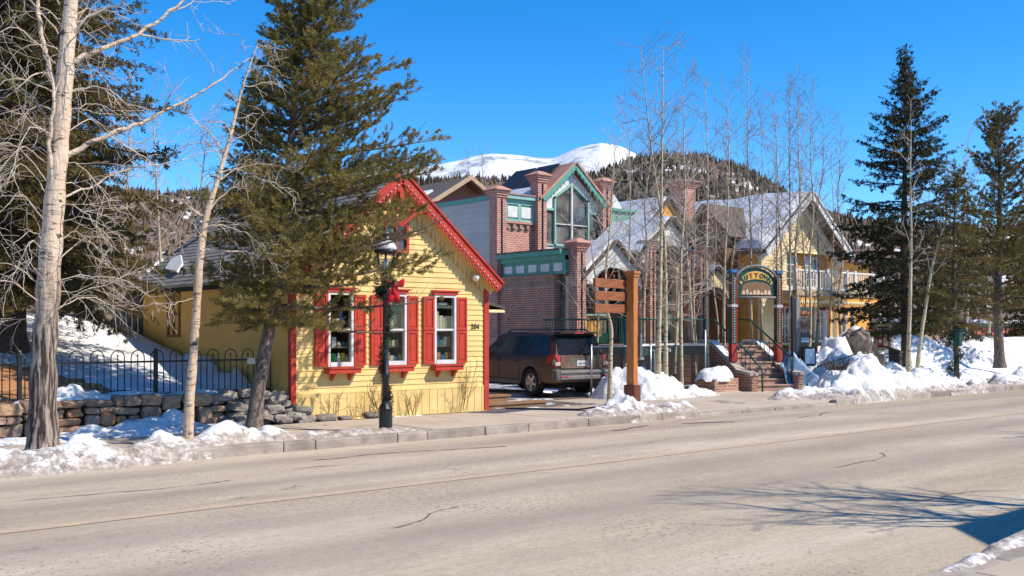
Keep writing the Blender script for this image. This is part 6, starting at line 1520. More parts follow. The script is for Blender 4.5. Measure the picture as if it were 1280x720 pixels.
for s in (-1, 1):
    for x in (-1.35, 1.35):
        part('wheel_arch', 'grey_plastic', lambda b: b.tube([(x+.435*math.cos(R(t)), s*.965, .40+.435*math.sin(R(t))) for t in range(-8, 189, 14)], .032, 6))
        b = MB(); yc = s*.835; Mx = Matrix.Translation((x, yc, .37)) @ Matrix.Rotation(R(90)*(-s), 4, 'X')
        b.M = Mx; b.lathe([(.22,-.12),(.33,-.125),(.365,-.09),(.37,0),(.365,.09),(.33,.12),(.235,.115),(.235,.0)], (0,0,0), 28, cap=False); wh = b.build('wheel', mt['rubber'], car, local=True)
        b = MB(Mx); b.lathe([(.24,.03),(.24,.11),(.215,.112),(.215,.05),(.02,.04)], (0,0,0), 24); b.lathe([(.06,.04),(.06,.10),(.03,.105)], (0,0,0), 12)
        for k in range(5):
            a = 2*math.pi*k/5+.3; ca, sa = math.cos(a), math.sin(a)
            P_ = [(ca*.05-sa*.045, sa*.05+ca*.045), (ca*.05+sa*.045, sa*.05-ca*.045), (ca*.225+sa*.03, sa*.225-ca*.03), (ca*.225-sa*.03, sa*.225+ca*.03)]
            b.prism([(p[0], p[1], .075) for p in P_], (0, 0, .03))
        b.build('rim', mt['rim'], wh, local=True)
        b = MB(Mx); b.lathe([(.215,.0),(.215,.045),(.02,.045)], (0,0,0), 20); b.build('brake', mt['dark'], wh, local=True)
sl_ = thing('snowy_car', 'pale blue car bonnet seen behind the yellow house corner', 'car', (18.2, 25.6, .1), R(80))
S = []
for x, w_, zb, zt, top in ((-2.1,.75,.4,.85,.9),(-2.0,.85,.3,.95,1.0),(-1.0,.88,.25,.98,1.05),(.8,.88,.25,.95,1.0),(1.9,.82,.3,.80,.85),(2.1,.7,.4,.7,.72)): S.append((x, prof_at(w_, zb, zt, top)))
b = MB(); station_loft(S, b); b.build('body', M('pale blue car paint', (.42,.50,.62), (.38,.46,.58), 3, .3, spec=.5), sl_, local=True)
b = MB(); station_loft([(-1.9,[(.7,.95),(.72,1.0),(.73,1.05),(.73,1.06),(.73,1.07),(.72,1.08),(.7,1.09),(.3,1.1)]),(-1.2,[(.7,.95),(.68,1.1),(.64,1.25),(.62,1.35),(.6,1.40),(.58,1.42),(.5,1.44),(.3,1.45)]),(.2,[(.7,.95),(.68,1.1),(.64,1.25),(.62,1.35),(.6,1.40),(.58,1.42),(.5,1.44),(.3,1.45)]),(1.1,[(.7,.9),(.71,.92),(.71,.95),(.71,.96),(.71,.97),(.7,.98),(.68,.99),(.3,1.0)])], b); b.build('cabin', mt['cardark'], sl_, local=True)
for s in (-1, 1):
    for x in (-1.3, 1.3):
        b = MB(Matrix.Translation((x, s*.76, .3)) @ Matrix.Rotation(R(90), 4, 'X')); b.lathe([(.2,-.1),(.3,-.09),(.31,0),(.3,.09),(.2,.1)], (0,0,0), 18); b.build('wheel', mt['rubber'], sl_, local=True)
# ================================================================== TREES
def rnd_unit(r):
    while True:
        v = Vector((r.uniform(-1,1), r.uniform(-1,1), r.uniform(-1,1)))
        if .05 < v.length < 1: return v.normalized()
class Tubes:
    """many thin tubes gathered as arrays"""
    def __init__(s): s.V = []; s.F = []; s.n = 0
    def tube(s, pts, rads, k):
        P = np.array([p[:] for p in pts]); m = len(P)
        T = np.gradient(P, axis=0); T /= np.linalg.norm(T, axis=1)[:, None]+1e-9
        up = np.array([0,0,1.]) if abs(T[0,2]) < .9 else np.array([1.,0,0])
        X = np.cross(np.broadcast_to(up, T.shape), T); X /= np.linalg.norm(X, axis=1)[:, None]+1e-9; Y = np.cross(T, X)
        a = np.arange(k)*2*math.pi/k; Rr = np.array(rads)[:, None, None]
        V = P[:, None, :]+Rr*(X[:, None, :]*np.cos(a)[None, :, None]+Y[:, None, :]*np.sin(a)[None, :, None])
        i, j = np.meshgrid(np.arange(m-1), np.arange(k), indexing='ij'); j2 = (j+1) % k
        s.F.append((np.stack([i*k+j, i*k+j2, (i+1)*k+j2, (i+1)*k+j], -1).reshape(-1, 4)+s.n)); s.V.append(V.reshape(-1, 3)); s.n += m*k
    def mesh(s, name, off): return arr_mesh(name, np.concatenate(s.V)-np.array(off), np.concatenate(s.F), True)
def limb(r, p, d, L, r0, r1, seg, wander, pull, curl=None):
    pts = [p.copy()]; rad = [r0]; d = d.normalized(); sl_ = L/seg
    for i in range(seg):
        d = (d+rnd_unit(r)*wander+pull+(curl if curl else Vector((0,0,0)))).normalized(); p = p+d*sl_; pts.append(p.copy()); t = (i+1)/seg; rad.append(r0+(r1-r0)*t)
    return pts, rad
def sprout(T, r, pts, rad, lvl, spec, start=.12):
    """grow children along a limb; spec[lvl] = dict(n per metre, len range as share of parent, angle, wander, pull, seg)"""
    if lvl >= len(spec): return
    s = spec[lvl]; L = sum((pts[i+1]-pts[i]).length for i in range(len(pts)-1)); n = int(L*s['n']*r.uniform(.8, 1.2)+r.random())
    for k in range(n):
        t = start+(1-start)*(k+r.random())/max(n, 1); f = min(t, .999)*(len(pts)-1); i = int(f); p = pts[i].lerp(pts[i+1], f-i); d = (pts[i+1]-pts[i]).normalized()
        side = d.cross(rnd_unit(r)); 
        if side.length < 1e-3: continue
        side.normalize(); a = R(r.uniform(*s['ang'])); nd_ = d*math.cos(a)+side*math.sin(a)
        l = r.uniform(*s['len'])*(1-.55*t); rr = min(rad[i]*.6, s['rad'])
        if l < .05: continue
        q, qr = limb(r, p, nd_, l, max(rr, s['rmin']), s['rmin']*.7, s['seg'], s['wander'], Vector((0,0,s['pull'])), None)
        T.tube(q, qr, 4 if lvl == 0 and rr > .012 else 3); sprout(T, r, q, qr, lvl+1, spec, .15)
def bare_tree(name, label, trunks, spec, seed, bark, twig='twig', group=None, limbs=(), start=.35, cat='tree', sides=10):
    """trunks: list of (points, radii); limbs: list of (points, r0, r1)"""
    r = random.Random(seed); base = trunks[0][0][0]; root = thing(name, label, cat, tuple(base), 0, group)
    T = Tubes()
    for pts, rad in trunks:
        # resample to a smooth curve
        P = [Vector(p) for p in pts]; fine = []; fr = []; m = len(P)
        for i in range(m-1):
            p0, p1, p2, p3 = P[max(i-1,0)], P[i], P[i+1], P[min(i+2, m-1)]
            ns = max(3, int((p2-p1).length/.12))
            for k in range(ns):
                t = k/ns; fine.append(.5*((2*p1)+(p2-p0)*t+(2*p0-5*p1+4*p2-p3)*t*t+(3*p1-p0-3*p2+p3)*t**3)); fr.append(rad[i]+(rad[i+1]-rad[i])*t)
        fine.append(P[-1]); fr.append(rad[-1])
        fr = [x*(1+.06*math.sin(i*1.3+seed)+.04*math.sin(i*.37)) for i, x in enumerate(fr)]
        # flare at the foot
        h0 = fine[0].z; fr = [x*(1+.35*math.exp(-max(0, p.z-h0)/.13)) for x, p in zip(fr, fine)]
        W = Tubes(); W.tube(fine, fr, sides); me = W.mesh('trunk', base); V = np.empty(len(me.vertices)*3); me.vertices.foreach_get('co', V); V = V.reshape(-1, 3)
        n_ = fbm(V*np.array([9,9,3.]), seed, 3); ctr = np.repeat(np.array([p[:] for p in fine])-np.array(base[:]), sides, axis=0); V = ctr+(V-ctr)*(1+(.10 if bark == 'bark_big' else .05)*n_)[:, None]
        me.vertices.foreach_set('co', V.ravel()); me.update(); link_mesh('trunk', me, mt[bark], root)
        sprout(T, r, fine, fr, 0, spec, start)
    for pts, r0, r1 in limbs:
        P = [Vector(p) for p in pts]; fine = []; m = len(P)
        for i in range(m-1):
            p0, p1, p2, p3 = P[max(i-1,0)], P[i], P[i+1], P[min(i+2, m-1)]
            for k in range(6): t = k/6; fine.append(.5*((2*p1)+(p2-p0)*t+(2*p0-5*p1+4*p2-p3)*t*t+(3*p1-p0-3*p2+p3)*t**3)+rnd_unit(r)*.02)
        fine.append(P[-1]); fr = [r0+(r1-r0)*i/(len(fine)-1) for i in range(len(fine))]
        if r0 > .028:
            W = Tubes(); W.tube(fine, fr, 8); link_mesh('branch', W.mesh('branch', base), mt[bark], root)
        else: T.tube(fine, fr, 5)
        sprout(T, r, fine, fr, 1 if r0 < .03 else 0, spec, .25)
    me = T.mesh('crown', base); link_mesh('crown', me, mt[twig], root)
    return root
# ---------------------------------------------------------------- conifers
def sprigs_mesh(pos, dirs, lens, N, nl, nw, spread, seed, name, shape=1.0):
    r = np.random.RandomState(seed); pos = np.array(pos); D = np.array(dirs); Ls = np.array(lens); S = len(pos)
    D /= np.linalg.norm(D, axis=1)[:, None]+1e-9
    up = np.where((np.abs(D[:, 2]) < .9)[:, None], np.array([[0,0,1.]]), np.array([[1.,0,0]])); X = np.cross(up, D); X /= np.linalg.norm(X, axis=1)[:, None]; Y = np.cross(D, X)
    t = r.uniform(0, 1, (S, N)); a = r.uniform(0, 2*math.pi, (S, N)); sp = np.radians(r.uniform(spread*.6, spread*1.3, (S, N)))
    rad = X[:, None, :]*np.cos(a)[..., None]+Y[:, None, :]*np.sin(a)[..., None]
    nd_ = D[:, None, :]*np.cos(sp)[..., None]+rad*np.sin(sp)[..., None]
    b0 = pos[:, None, :]+D[:, None, :]*(t*Ls[:, None])[..., None]
    l = nl*r.uniform(.7, 1.25, (S, N))*(1-.35*t*shape)
    tip = b0+nd_*l[..., None]; w_ = np.cross(nd_, r.normal(0, 1, (S, N, 3))); w_ /= np.linalg.norm(w_, axis=2)[..., None]+1e-9; w_ *= nw*.5
    mid = b0+nd_*(l*.45)[..., None]
    V = np.stack([b0-w_*.5, mid+w_, tip, mid-w_], 2).reshape(-1, 3)
    n = S*N; F_ = np.arange(n*4).reshape(n, 4)
    return arr_mesh(name, V, F_)
def conifer(name, label, base, Ht, Rb, zc, seed, kind='spruce', bark='bark_spruce', mat='needle_spruce', spacing=.30, per=5, lean=(0,0), dens=1., N=16, nl=.06, nw=.012, prof=None, topz=None, r0=None, side_bias=None, keep=None, group=None, cones=False, cat='tree', bare=0., sprig=.20, twigstep=.13, el=None, trunkpts=None):
    r = random.Random(seed); base = Vector(base); root = thing(name, label, cat, tuple(base), 0, group)
    r0 = r0 or Ht*.016
    def ax(z):
        if trunkpts:
            return Vector((np.interp(z, [p[2] for p in trunkpts], [p[0] for p in trunkpts]), np.interp(z, [p[2] for p in trunkpts], [p[1] for p in trunkpts]), z))
        t = z/Ht; return Vector((lean[0]*t+.05*math.sin(z*1.1+seed), lean[1]*t+.05*math.cos(z*.9+seed), z))
    W = Tubes(); zz = np.linspace(0, Ht, 40); W.tube([ax(z) for z in zz], [max(.008, r0*(1-z/Ht)**.85*(1+.4*math.exp(-z/.2))) for z in zz], 10)
    link_mesh('trunk', W.mesh('trunk', (0,0,0)), mt[bark], root)
    B = Tubes(); pos, dirs, lens = [], [], []; cpos = []
    z = zc; ga = r.random()*6
    while z < Ht-.12:
        t = (z-zc)/(Ht-zc); rp = prof(t) if prof else (1-t)**.85
        n = per if r.random() < .7 else per-1
        sp_ = spacing*(1-.45*t)
        for k in range(n):
            if r.random() < bare: continue
            az = ga+2*math.pi*k/n+r.uniform(-.35, .35); L = Rb*rp*r.uniform(.62, 1.12)
            if side_bias: L *= 1+side_bias[1]*math.cos(az-side_bias[0])
            L = max(L, .12)
            e0 = el(t) if el else (R(-18+62*t**1.3) if kind == 'spruce' else R(8+45*t))
            e0 += R(r.uniform(-9, 9)); zb = z+r.uniform(-.1, .1)*sp_
            p = ax(zb); d = Vector((math.cos(az)*math.cos(e0), math.sin(az)*math.cos(e0), math.sin(e0)))
            m = max(4, int(L/.16)); pts = [p.copy()]; 
            for i in range(m):
                f = i/m; bend = (-.05 if f < .55 else .09) if kind == 'spruce' else .055
                d = (d+Vector((0,0,bend))*(.16*1.6)+rnd_unit(r)*.05).normalized(); p = p+d*(L/m); pts.append(p.copy())
            rb = max(.006, min(r0*.35, .010+.012*L)); B.tube(pts, [rb+(0.003-rb)*i/m for i in range(m+1)], 4)
            # twigs on both sides
            s_ = .18*L if L > .6 else .02
            while s_ < L:
                f = s_/L*m; i = min(int(f), m-1); q = pts[i].lerp(pts[i+1], f-i); dd = (pts[i+1]-pts[i]).normalized()
                side = dd.cross(Vector((0,0,1))); side = side.normalized() if side.length > .05 else Vector((1,0,0))
                for sd in (-1, 1):
                    tl = (.16+.42*L*min(1, (1-s_/L)*1.3+.12)*.55)*r.uniform(.6, 1.2); tl = min(tl, .85)
                    ang = R(r.uniform(38, 68)); td = dd*math.cos(ang)+side*sd*math.sin(ang)
                    if kind == 'spruce': td = td+Vector((0,0,r.uniform(-.45, .05)))
                    else: td = td+Vector((0,0,r.uniform(-.1, .55)))
                    td.normalize(); u = 0; qq = q.copy(); tp = [qq.copy()]
                    while u < tl:
                        sl2 = min(sprig, tl-u+.05)
                        if r.random() < dens: pos.append(qq[:]); dirs.append((td+rnd_unit(r)*.25)[:]); lens.append(sl2)
                        if r.random() < .42*dens:   # offshoot
                            od = (td+side*sd*r.uniform(-.8, .8)+Vector((0,0,r.uniform(-.6, .4)))).normalized(); pos.append(qq[:]); dirs.append(od[:]); lens.append(sl2*.9)
                        td = (td+rnd_unit(r)*.16+Vector((0,0,-.04 if kind == 'spruce' else .07))).normalized(); qq = qq+td*sprig*.8; u += sprig*.8; tp.append(qq.copy())
                    if tl > .3 and len(tp) > 1: B.tube(tp, [.004]*len(tp), 3)
                s_ += twigstep*(1+.4*r.random())
            pos.append(pts[-1][:]); dirs.append(d[:]); lens.append(sprig)
            if cones and t > .60 and r.random() < .6:
                for _ in range(3): cpos.append(pts[min(m, max(1, int(m*r.uniform(.2, .7))))]+Vector((0,0,-.06)))
        z += sp_*r.uniform(.75, 1.2); ga += 1.1
    if keep:
        ok = [i for i, p_ in enumerate(pos) if keep(p_[0]+base.x, p_[1]+base.y, p_[2]+base.z)]; pos = [pos[i] for i in ok]; dirs = [dirs[i] for i in ok]; lens = [lens[i] for i in ok]
    for k in range(8): pos.append((ax(Ht-.1*k))[:]); dirs.append((Vector((0,0,1))+rnd_unit(r)*.4)[:]); lens.append(.16)
    link_mesh('branches', B.mesh('branches', (0,0,0)), mt[bark], root).name = 'limbs'
    crown = link_mesh('crown', sprigs_mesh(pos, dirs, lens, N, nl, nw, 52 if kind == 'spruce' else 44, seed, 'crown'), mt[mat], root)
    if cpos:
        for p in cpos[:100]: b = MB(); b.lathe([(.006, -.10), (.034, -.07), (.040, 0), (.018, .06)], p+Vector((r.uniform(-.15,.15), r.uniform(-.15,.15), -.03)), 6); b.build('cone', mt['cone'], root, local=True)
    return root, len(pos)
NS = {}
# --- leaning pine in front of the yellow shop
base = Q(317, 529, 15.75); base.z = .14
tp = [(px, py) for px, py in ((317,529),(322,490),(331,440),(341,390),(350,330),(357,260),(363,190),(369,110),(374,30),(377,-30),(380,-120))]
pts = [Q(px, py, 15.75+.09*i)-base for i, (px, py) in enumerate(tp)]; pts = [(p.x, p.y, p.z if i else 0) for i, p in enumerate(pts)]
Hp = pts[-1][2]
def pine_prof(t): return float(np.interp(t, [0,.08,.2,.35,.5,.65,.8,.92,1], [.85,1.12,1.05,.86,.66,.50,.36,.24,.08]))
NS['pine'] = conifer('pine_tree', 'large leaning olive green pine with a curved trunk in front of the yellow shop', base, Hp, 2.3, 1.95, 5, 'pine', 'bark_pine', 'needle_pine', .25, 6, prof=pine_prof, r0=.125, N=32, nl=.08, nw=.0130, dens=.64, trunkpts=pts, side_bias=(R(-26), .40), sprig=.15, twigstep=.125, bare=.17, el=lambda t: R(-10+58*t), keep=lambda x, y, z: not (y < 15.0 and 8.9 < x < 10.6 and z < 3.8) and not (z < 2.2 and x > 9.35))
# --- big spruces behind the iron fence
def wide(t): return float(np.interp(t, [0,.05,.15,.4,.7,1], [.75,.95,1.,.82,.45,.03]))
NS['s1'] = conifer('spruce_tree', 'very tall olive spruce growing up the bank behind the iron fence', (5.5, 21.6, gz1(5.5, 21.6)-.1), 17, 3.2, 1.5, 11, 'spruce', 'bark_spruce', 'needle_olive', .33, 7, prof=wide, N=15, nl=.10, nw=.022, dens=.95, r0=.26, sprig=.24, twigstep=.15, bare=.04)
NS['s2'] = conifer('spruce_tree', 'second olive spruce behind the tallest one, beside the board fence', (7.1, 26.9, gz1(7.1, 26.9)-.1), 15, 2.9, .8, 12, 'spruce', 'bark_spruce', 'needle_olive', .38, 6, prof=wide, N=13, nl=.12, nw=.03, dens=.95, r0=.22, sprig=.28, twigstep=.19)
NS['s2b'] = conifer('spruce_tree', 'small olive spruce with low boughs over the iron fence', (3.0, 20.3, gz1(3.0, 20.3)-.1), 5.5, 1.9, .5, 22, 'spruce', 'bark_spruce', 'needle_olive', .38, 5, prof=wide, N=14, nl=.09, nw=.024, dens=.8, r0=.11, sprig=.24, twigstep=.18)
p = Q(318, 90, 30)
NS['s3'] = conifer('spruce_tree', 'slim dark spruce rising behind the grey roof of the yellow house', (p.x, 30, .5), p.z-.5, 2.1, 1.5, 13, 'spruce', 'bark_spruce', 'needle_spruce', .38, 6, N=13, nl=.12, nw=.034, dens=.9, sprig=.28, twigstep=.19)
# --- right hand conifers
p = Q(1131, 60, 18.6)
def sprof(t): return float(np.interp(t, [0,.06,.3,.59,.75,.80,.86,.92,1], [.85,1.0,.88,.62,.44,.36,.16,.07,.02]))
NS['s4'] = conifer('spruce_tree', 'tall dark spruce with brown cones at its top, standing behind the paired aspens', (p.x, 18.6, .35), p.z-.35, 2.6, 1.6, 14, 'spruce', 'bark_spruce', 'needle_spruce', .36, 6, N=14, nl=.11, nw=.030, dens=.85, prof=sprof, cones=True, sprig=.24, twigstep=.16, bare=.14, el=lambda t: R(-8+52*t**1.2))
p = Q(1199, 206, 14.9)
NS['s5'] = conifer('young_spruce', 'young olive spruce by the far kerb with its lower trunk wrapped in greenery', (29.9, 14.85, .12), p.z-.12, 1.5, 2.05, 15, 'spruce', 'bark_spruce', 'needle_olive', .34, 5, N=16, nl=.10, nw=.022, dens=.75, r0=.085, sprig=.22, twigstep=.17, bare=.18, prof=lambda t: float(np.interp(t, [0,.1,.4,.7,1], [.8,1.,.9,.6,.08])), el=lambda t: R(-12+60*t))
p = Q(1250, 143, 18.2)
NS['s6'] = conifer('pine_tree', 'tall open topped pine beside the beige retaining wall', (p.x-.1, 18.2, .4), p.z-.4, 2.6, 2.3, 16, 'pine', 'bark_pine', 'needle_olive', .46, 5, N=22, nl=.12, nw=.024, dens=.8, r0=.2, sprig=.20, twigstep=.20, bare=.18, prof=lambda t: float(np.interp(t, [0,.1,.35,.5,.8,.95,1], [.9,1.15,1.0,.68,.52,.34,.1])), el=lambda t: R(0+50*t))
p = Q(1290, 250, 24)
NS['s7'] = conifer('spruce_tree', 'dark spruce behind the tall open topped pine', (p.x, 24, .9), 8, 2.8, .7, 17, 'spruce', 'bark_spruce', 'needle_olive', .40, 6, N=13, nl=.14, nw=.04, dens=.9, sprig=.3, twigstep=.2)
p = Q(1175, 300, 25)
NS['s8'] = conifer('spruce_tree', 'low bushy spruce far behind the young spruce', (p.x, 25, 1.), 6.2, 2.6, .5, 18, 'spruce', 'bark_spruce', 'needle_olive', .42, 6, N=13, nl=.14, nw=.03, dens=.6, sprig=.3, twigstep=.24)
print('sprigs', {k: v[1] for k, v in NS.items()})
V, Fc = garland_mesh(.3, 2.15, .10, 2.2, 8, 2600, .13)
o = link_mesh('garland', arr_mesh('garland', V, Fc), mt['garland']); o.location = (29.9, 14.85, .12); tag(o, 'evergreen garland wrapped round the trunk of the young spruce', 'garland')
gb = thing('green_box', 'dark green box strapped to the wrapped trunk of the young spruce', 'box', (29.8, 14.72, 1.6)); b = MB(); b.bbox(-.13,.08,-.12,.05,-.22,.24,.03); b.build('case', mt['dgreen'], gb, local=True); b = MB(); b.bbox(-.15,.10,-.14,.06,.24,.29,.015); b.build('lid', mt['dgreen'], gb, local=True)
# ---------------------------------------------------------------- bare trees
BIG = [dict(n=1.2, len=(.5,1.5), ang=(35,75), rad=.015, rmin=.005, seg=9, wander=.22, pull=.02), dict(n=4.6, len=(.35,1.1), ang=(30,70), rad=.010, rmin=.005, seg=7, wander=.26, pull=-.02), dict(n=5.5, len=(.15,.6), ang=(25,70), rad=.006, rmin=.0038, seg=5, wander=.28, pull=-.02)]
def QP(lst, Y, dy=0): return [Q(px, py, Y+dy*i) for i, (px, py) in enumerate(lst)]
tr = QP([(53,566),(54,480),(58,400),(63,320),(70,230),(76,150),(84,60),(92,-40),(97,-110)], 15.3)
tr[0].z = .12
lim = [(QP([(78,130),(62,85),(50,30),(44,-40)], 15.3, .12), .05, .02), (QP([(80,80),(120,65),(175,40),(228,2),(255,-25)], 15.3, -.12), .045, .010), (QP([(72,205),(110,180),(160,160),(205,140),(260,110),(312,73)], 15.3, -.12), .045, .008),
       (QP([(66,250),(110,235),(150,215),(210,203),(275,186)], 15.3, .15), .02, .005), (QP([(82,60),(110,20),(150,5),(170,-20)], 15.3, -.2), .025, .01),
       (QP([(66,260),(62,180),(66,120),(60,70)], 15.25, -.06), .035, .014), (QP([(56,355),(100,345),(150,350),(190,372)], 15.2, -.15), .012, .004), (QP([(58,400),(90,372),(140,352),(185,330)], 15.3, -.2), .012, .004)]
for k in range(22):
    r_ = random.Random(50+k); y0 = 5+k*19; x0 = 70-.045*y0+6; e = (x0-r_.uniform(45, 110), y0+r_.uniform(-40, 60)); m_ = ((x0+e[0])/2, (y0+e[1])/2-r_.uniform(15, 45))
    lim.append((QP([(x0, y0), m_, e], 15.3, r_.uniform(-.5, .5)), .011, .0035))
for k in range(14):
    r_ = random.Random(90+k); y0 = 40+k*27; x0 = 70-.045*y0+10; e = (x0+r_.uniform(50, 110), y0+r_.uniform(-10, 70)); m_ = ((x0+e[0])/2, (y0+e[1])/2-r_.uniform(10, 40))
    lim.append((QP([(x0, y0), m_, e], 15.3, r_.uniform(-.5, .5)), .011, .004))
bare_tree('aspen_tree', 'largest leafless aspen with furrowed grey foot and white upper trunk beside the kerb', [(tr, [.205,.18,.165,.15,.14,.125,.11,.09,.07])], BIG, 3, 'bark_big', 'twig', limbs=lim, start=.5, sides=16)
TW = [dict(n=2.6, len=(.4,1.1), ang=(40,80), rad=.014, rmin=.006, seg=9, wander=.30, pull=-.02), dict(n=7.5, len=(.3,.8), ang=(30,75), rad=.008, rmin=.0048, seg=8, wander=.32, pull=-.06), dict(n=7, len=(.15,.45), ang=(25,70), rad=.005, rmin=.0036, seg=5, wander=.3, pull=-.03)]
tr = QP([(234,555),(237,500),(242,440),(246,380),(250,320),(258,270),(272,225),(288,170),(303,110),(322,55)], 14.75); tr[0].z = .12
lim = [(QP([(251,312),(285,313),(330,318),(352,318)], 14.75, -.1), .02, .006), (QP([(262,262),(285,240),(310,222),(345,230),(370,250)], 14.75, -.1), .015, .005), (QP([(270,228),(300,210),(335,205),(370,215)], 14.75, .1), .014, .005), (QP([(258,272),(235,262),(215,280),(205,310)], 14.75, .1), .013, .005), (QP([(280,195),(262,165),(240,150),(222,120)], 14.75, .12), .012, .004), (QP([(285,180),(310,165),(330,140)], 14.75, -.1), .012, .004), (QP([(247,372),(225,377),(207,385)], 14.75, -.1), .008, .003), (QP([(255,285),(280,282),(320,300),(345,340)], 14.75, -.12), .012, .004)]
bare_tree('aspen_tree', 'slender tan barked aspen leaning towards the pine, with a tangled twisted crown', [(tr, [.074,.070,.066,.062,.057,.050,.038,.027,.017,.007])], TW, 4, 'bark_tan', 'twig', limbs=lim, start=.45, sides=12)
ASP = [dict(n=3.6, len=(.5,1.7), ang=(28,62), rad=.013, rmin=.0065, seg=8, wander=.12, pull=.07), dict(n=4.6, len=(.2,.8), ang=(25,60), rad=.008, rmin=.0055, seg=6, wander=.16, pull=.05), dict(n=4.5, len=(.1,.4), ang=(25,60), rad=.006, rmin=.0048, seg=4, wander=.18, pull=.03)]
def aspen(lst, Y, r0, label, seed, zb=None, spec=ASP, group='slim leafless aspens', start=.3, bark='bark_aspen', twig='twig_grey', limbs=()):
    tr = QP(lst, Y); 
    if zb is not None: tr[0].z = zb
    n = len(tr); r0 *= .85; return bare_tree('aspen_tree', label, [(tr, [r0*(1-.90*(i/(n-1))**.8) for i in range(n)])], spec, seed, bark, twig, group, limbs, start, sides=10)
LOW = [dict(ASP[0], n=4.2, len=(.7,2.1), ang=(45,85)), ASP[1], ASP[2]]
aspen([(822,480),(824,400),(826,320),(827,240),(828,150),(829,58)], 17.9, .095, 'cream barked aspen with the thicker trunk of the pair behind the signpost', 21, .4, LOW, start=.22)
aspen([(832,482),(832,400),(831,310),(822,240),(812,170),(801,58)], 18.2, .085, 'cream barked aspen of the pair behind the signpost whose top bends toward the car', 22, .3, LOW, start=.22)
aspen([(762,502),(763,450),(764,410),(758,385),(757,350),(762,290),(766,230),(769,178)], 17.1, .075, 'pale aspen with a crooked trunk between the parked car and the signpost', 23, .12, ASP, start=.35, bark='bark_aspen', twig='twig')
specs = [(852,470,855,100,19.0,'aspen beside the pale downpipe of the arcade, fourth thin trunk from the signpost'),(885,470,881,97,19.6,'aspen standing just clear of the wrapped handrail, beside the arched sign'),(896,470,893,180,20.0,'short thin aspen close to the arched sign post'),(906,470,909,116,19.9,'aspen directly behind the near post of the arched sign'),(942,440,936,72,21.0,'tallest thin aspen, seen through the opening of the arched sign'),(979,470,966,118,19.8,'aspen rising behind the black marker pole'),(988,470,988,105,20.0,'straight aspen behind the directory post'),(996,465,998,108,19.6,'aspen touching the hanging directory signs'),(1010,465,1016,124,19.4,'aspen with the palest trunk beside the hanging signs'),(1019,440,1028,146,21.5,'aspen before the first white porch column'),(1051,420,1051,156,22.5,'aspen nearest the tall dark spruce'),(870,440,846,150,21.0,'aspen in front of the tall brick chimney'),(805,440,812,130,21,'thin aspen left of the pair behind the signpost, in front of the brick porch'),(968,440,973,150,22,'faint thin aspen between the arched sign and the directory post')]
for i, (bx, by, tx, ty, Y, lab) in enumerate(specs):
    r_ = random.Random(400+i); n = 5; l_ = [(bx+(tx-bx)*k/n+(r_.uniform(-3.5, 3.5) if 0 < k < n else 0), by+(ty-by)*k/n) for k in range(n+1)]
    q0 = Q(bx, by, Y); aspen(l_, Y, .070 if i not in (2, 13) else .045, lab, 30+i, min(q0.z, gz1(q0.x, Y)+.0) if q0.x > 24.5 else min(q0.z, .1), LOW if i in (0, 1, 11, 12) else ASP, start=.34 if i in (0,1,11,12) else .40)
tr1 = [(1135,485),(1136,430),(1138,360),(1139,290),(1138,220),(1139,150)]
aspen(tr1, 14.95, .095, 'straighter pale aspen of the pair on the kerb snow before the tall spruce', 61, .25, [dict(ASP[0], n=1.6), ASP[1], ASP[2]], start=.42, twig='twig')
tr2 = [(1145,484),(1149,440),(1156,390),(1166,330),(1178,290),(1190,262),(1203,215),(1215,158)]
aspen(tr2, 15.1, .085, 'leaning aspen of the pair on the kerb snow, bending away to a thin dark top', 62, .25, [dict(ASP[0], n=2.4, len=(.5,1.6)), ASP[1], ASP[2]], start=.35, twig='twig')
for i, (bx, by, tx, ty, Y, lab) in enumerate(((1163,430,1163,200,22.5,'thin pale trunk in the snow just right of the leaning aspen'),(1177,430,1182,220,23,'thin pale trunk behind the young spruce'),(1207,430,1212,210,23.,'bare tree in the snow between the young spruce and the tall pine'),(1237,430,1228,240,22,'bare forked tree before the beige retaining wall'))):
    aspen([(bx,by),((bx*2+tx)/3+2,(by*2+ty)/3),((bx+tx*2)/3-2,(by+ty*2)/3),(tx,ty)], Y, .075, lab, 70+i, 1.0, LOW, 'bare trees in the far snow', .2)
for i, (bx, tx, ty, Y, lab) in enumerate(((745,738,225,21.,'low pale sapling rising above the parked car by the arcade'),(790,786,150,20.6,'wide branched pale aspen left of the signpost mound'),(843,862,205,19.6,'pale many branched aspen right of the pair'),(872,866,190,21.5,'pale aspen crowding the last brick pillar'),(915,921,160,22.4,'pale slim aspen standing on the deck by the arched sign'),(955,951,140,21.8,'slim aspen inside the arch opening on its far side'),(1004,1006,150,20.8,'slim aspen between the hanging signs and the balcony'),(1036,1038,190,21.6,'crooked slim aspen before the balcony newel'))):
    r_ = random.Random(600+i); q0 = Q(bx, 440, Y)
    aspen([(bx,445),(bx+(tx-bx)*.3+r_.uniform(-5,5),445+(ty-445)*.3),(bx+(tx-bx)*.65+r_.uniform(-5,5),445+(ty-445)*.65),(tx,ty)], Y, .052, lab, 120+i, min(q0.z, .6), [dict(LOW[0], n=5., len=(.7,2.2)), dict(ASP[1], n=5.), ASP[2]], start=.22, twig='twig' if i < 4 else 'twig_grey')
for i, (bx, tx, ty, Y, lab) in enumerate(((584,586,196,44,'bare sapling behind the snow striped roof'),(604,603,190,45,'second bare sapling, closer to the brick pillar'))): 
    q0 = Q(bx, 250, Y); q0.z = 6; aspen([(bx, 300),(bx, 250),(tx, ty)], Y, .06, lab, 80+i, None, ASP, 'bare saplings behind the arcade', .3, twig='twig_grey')
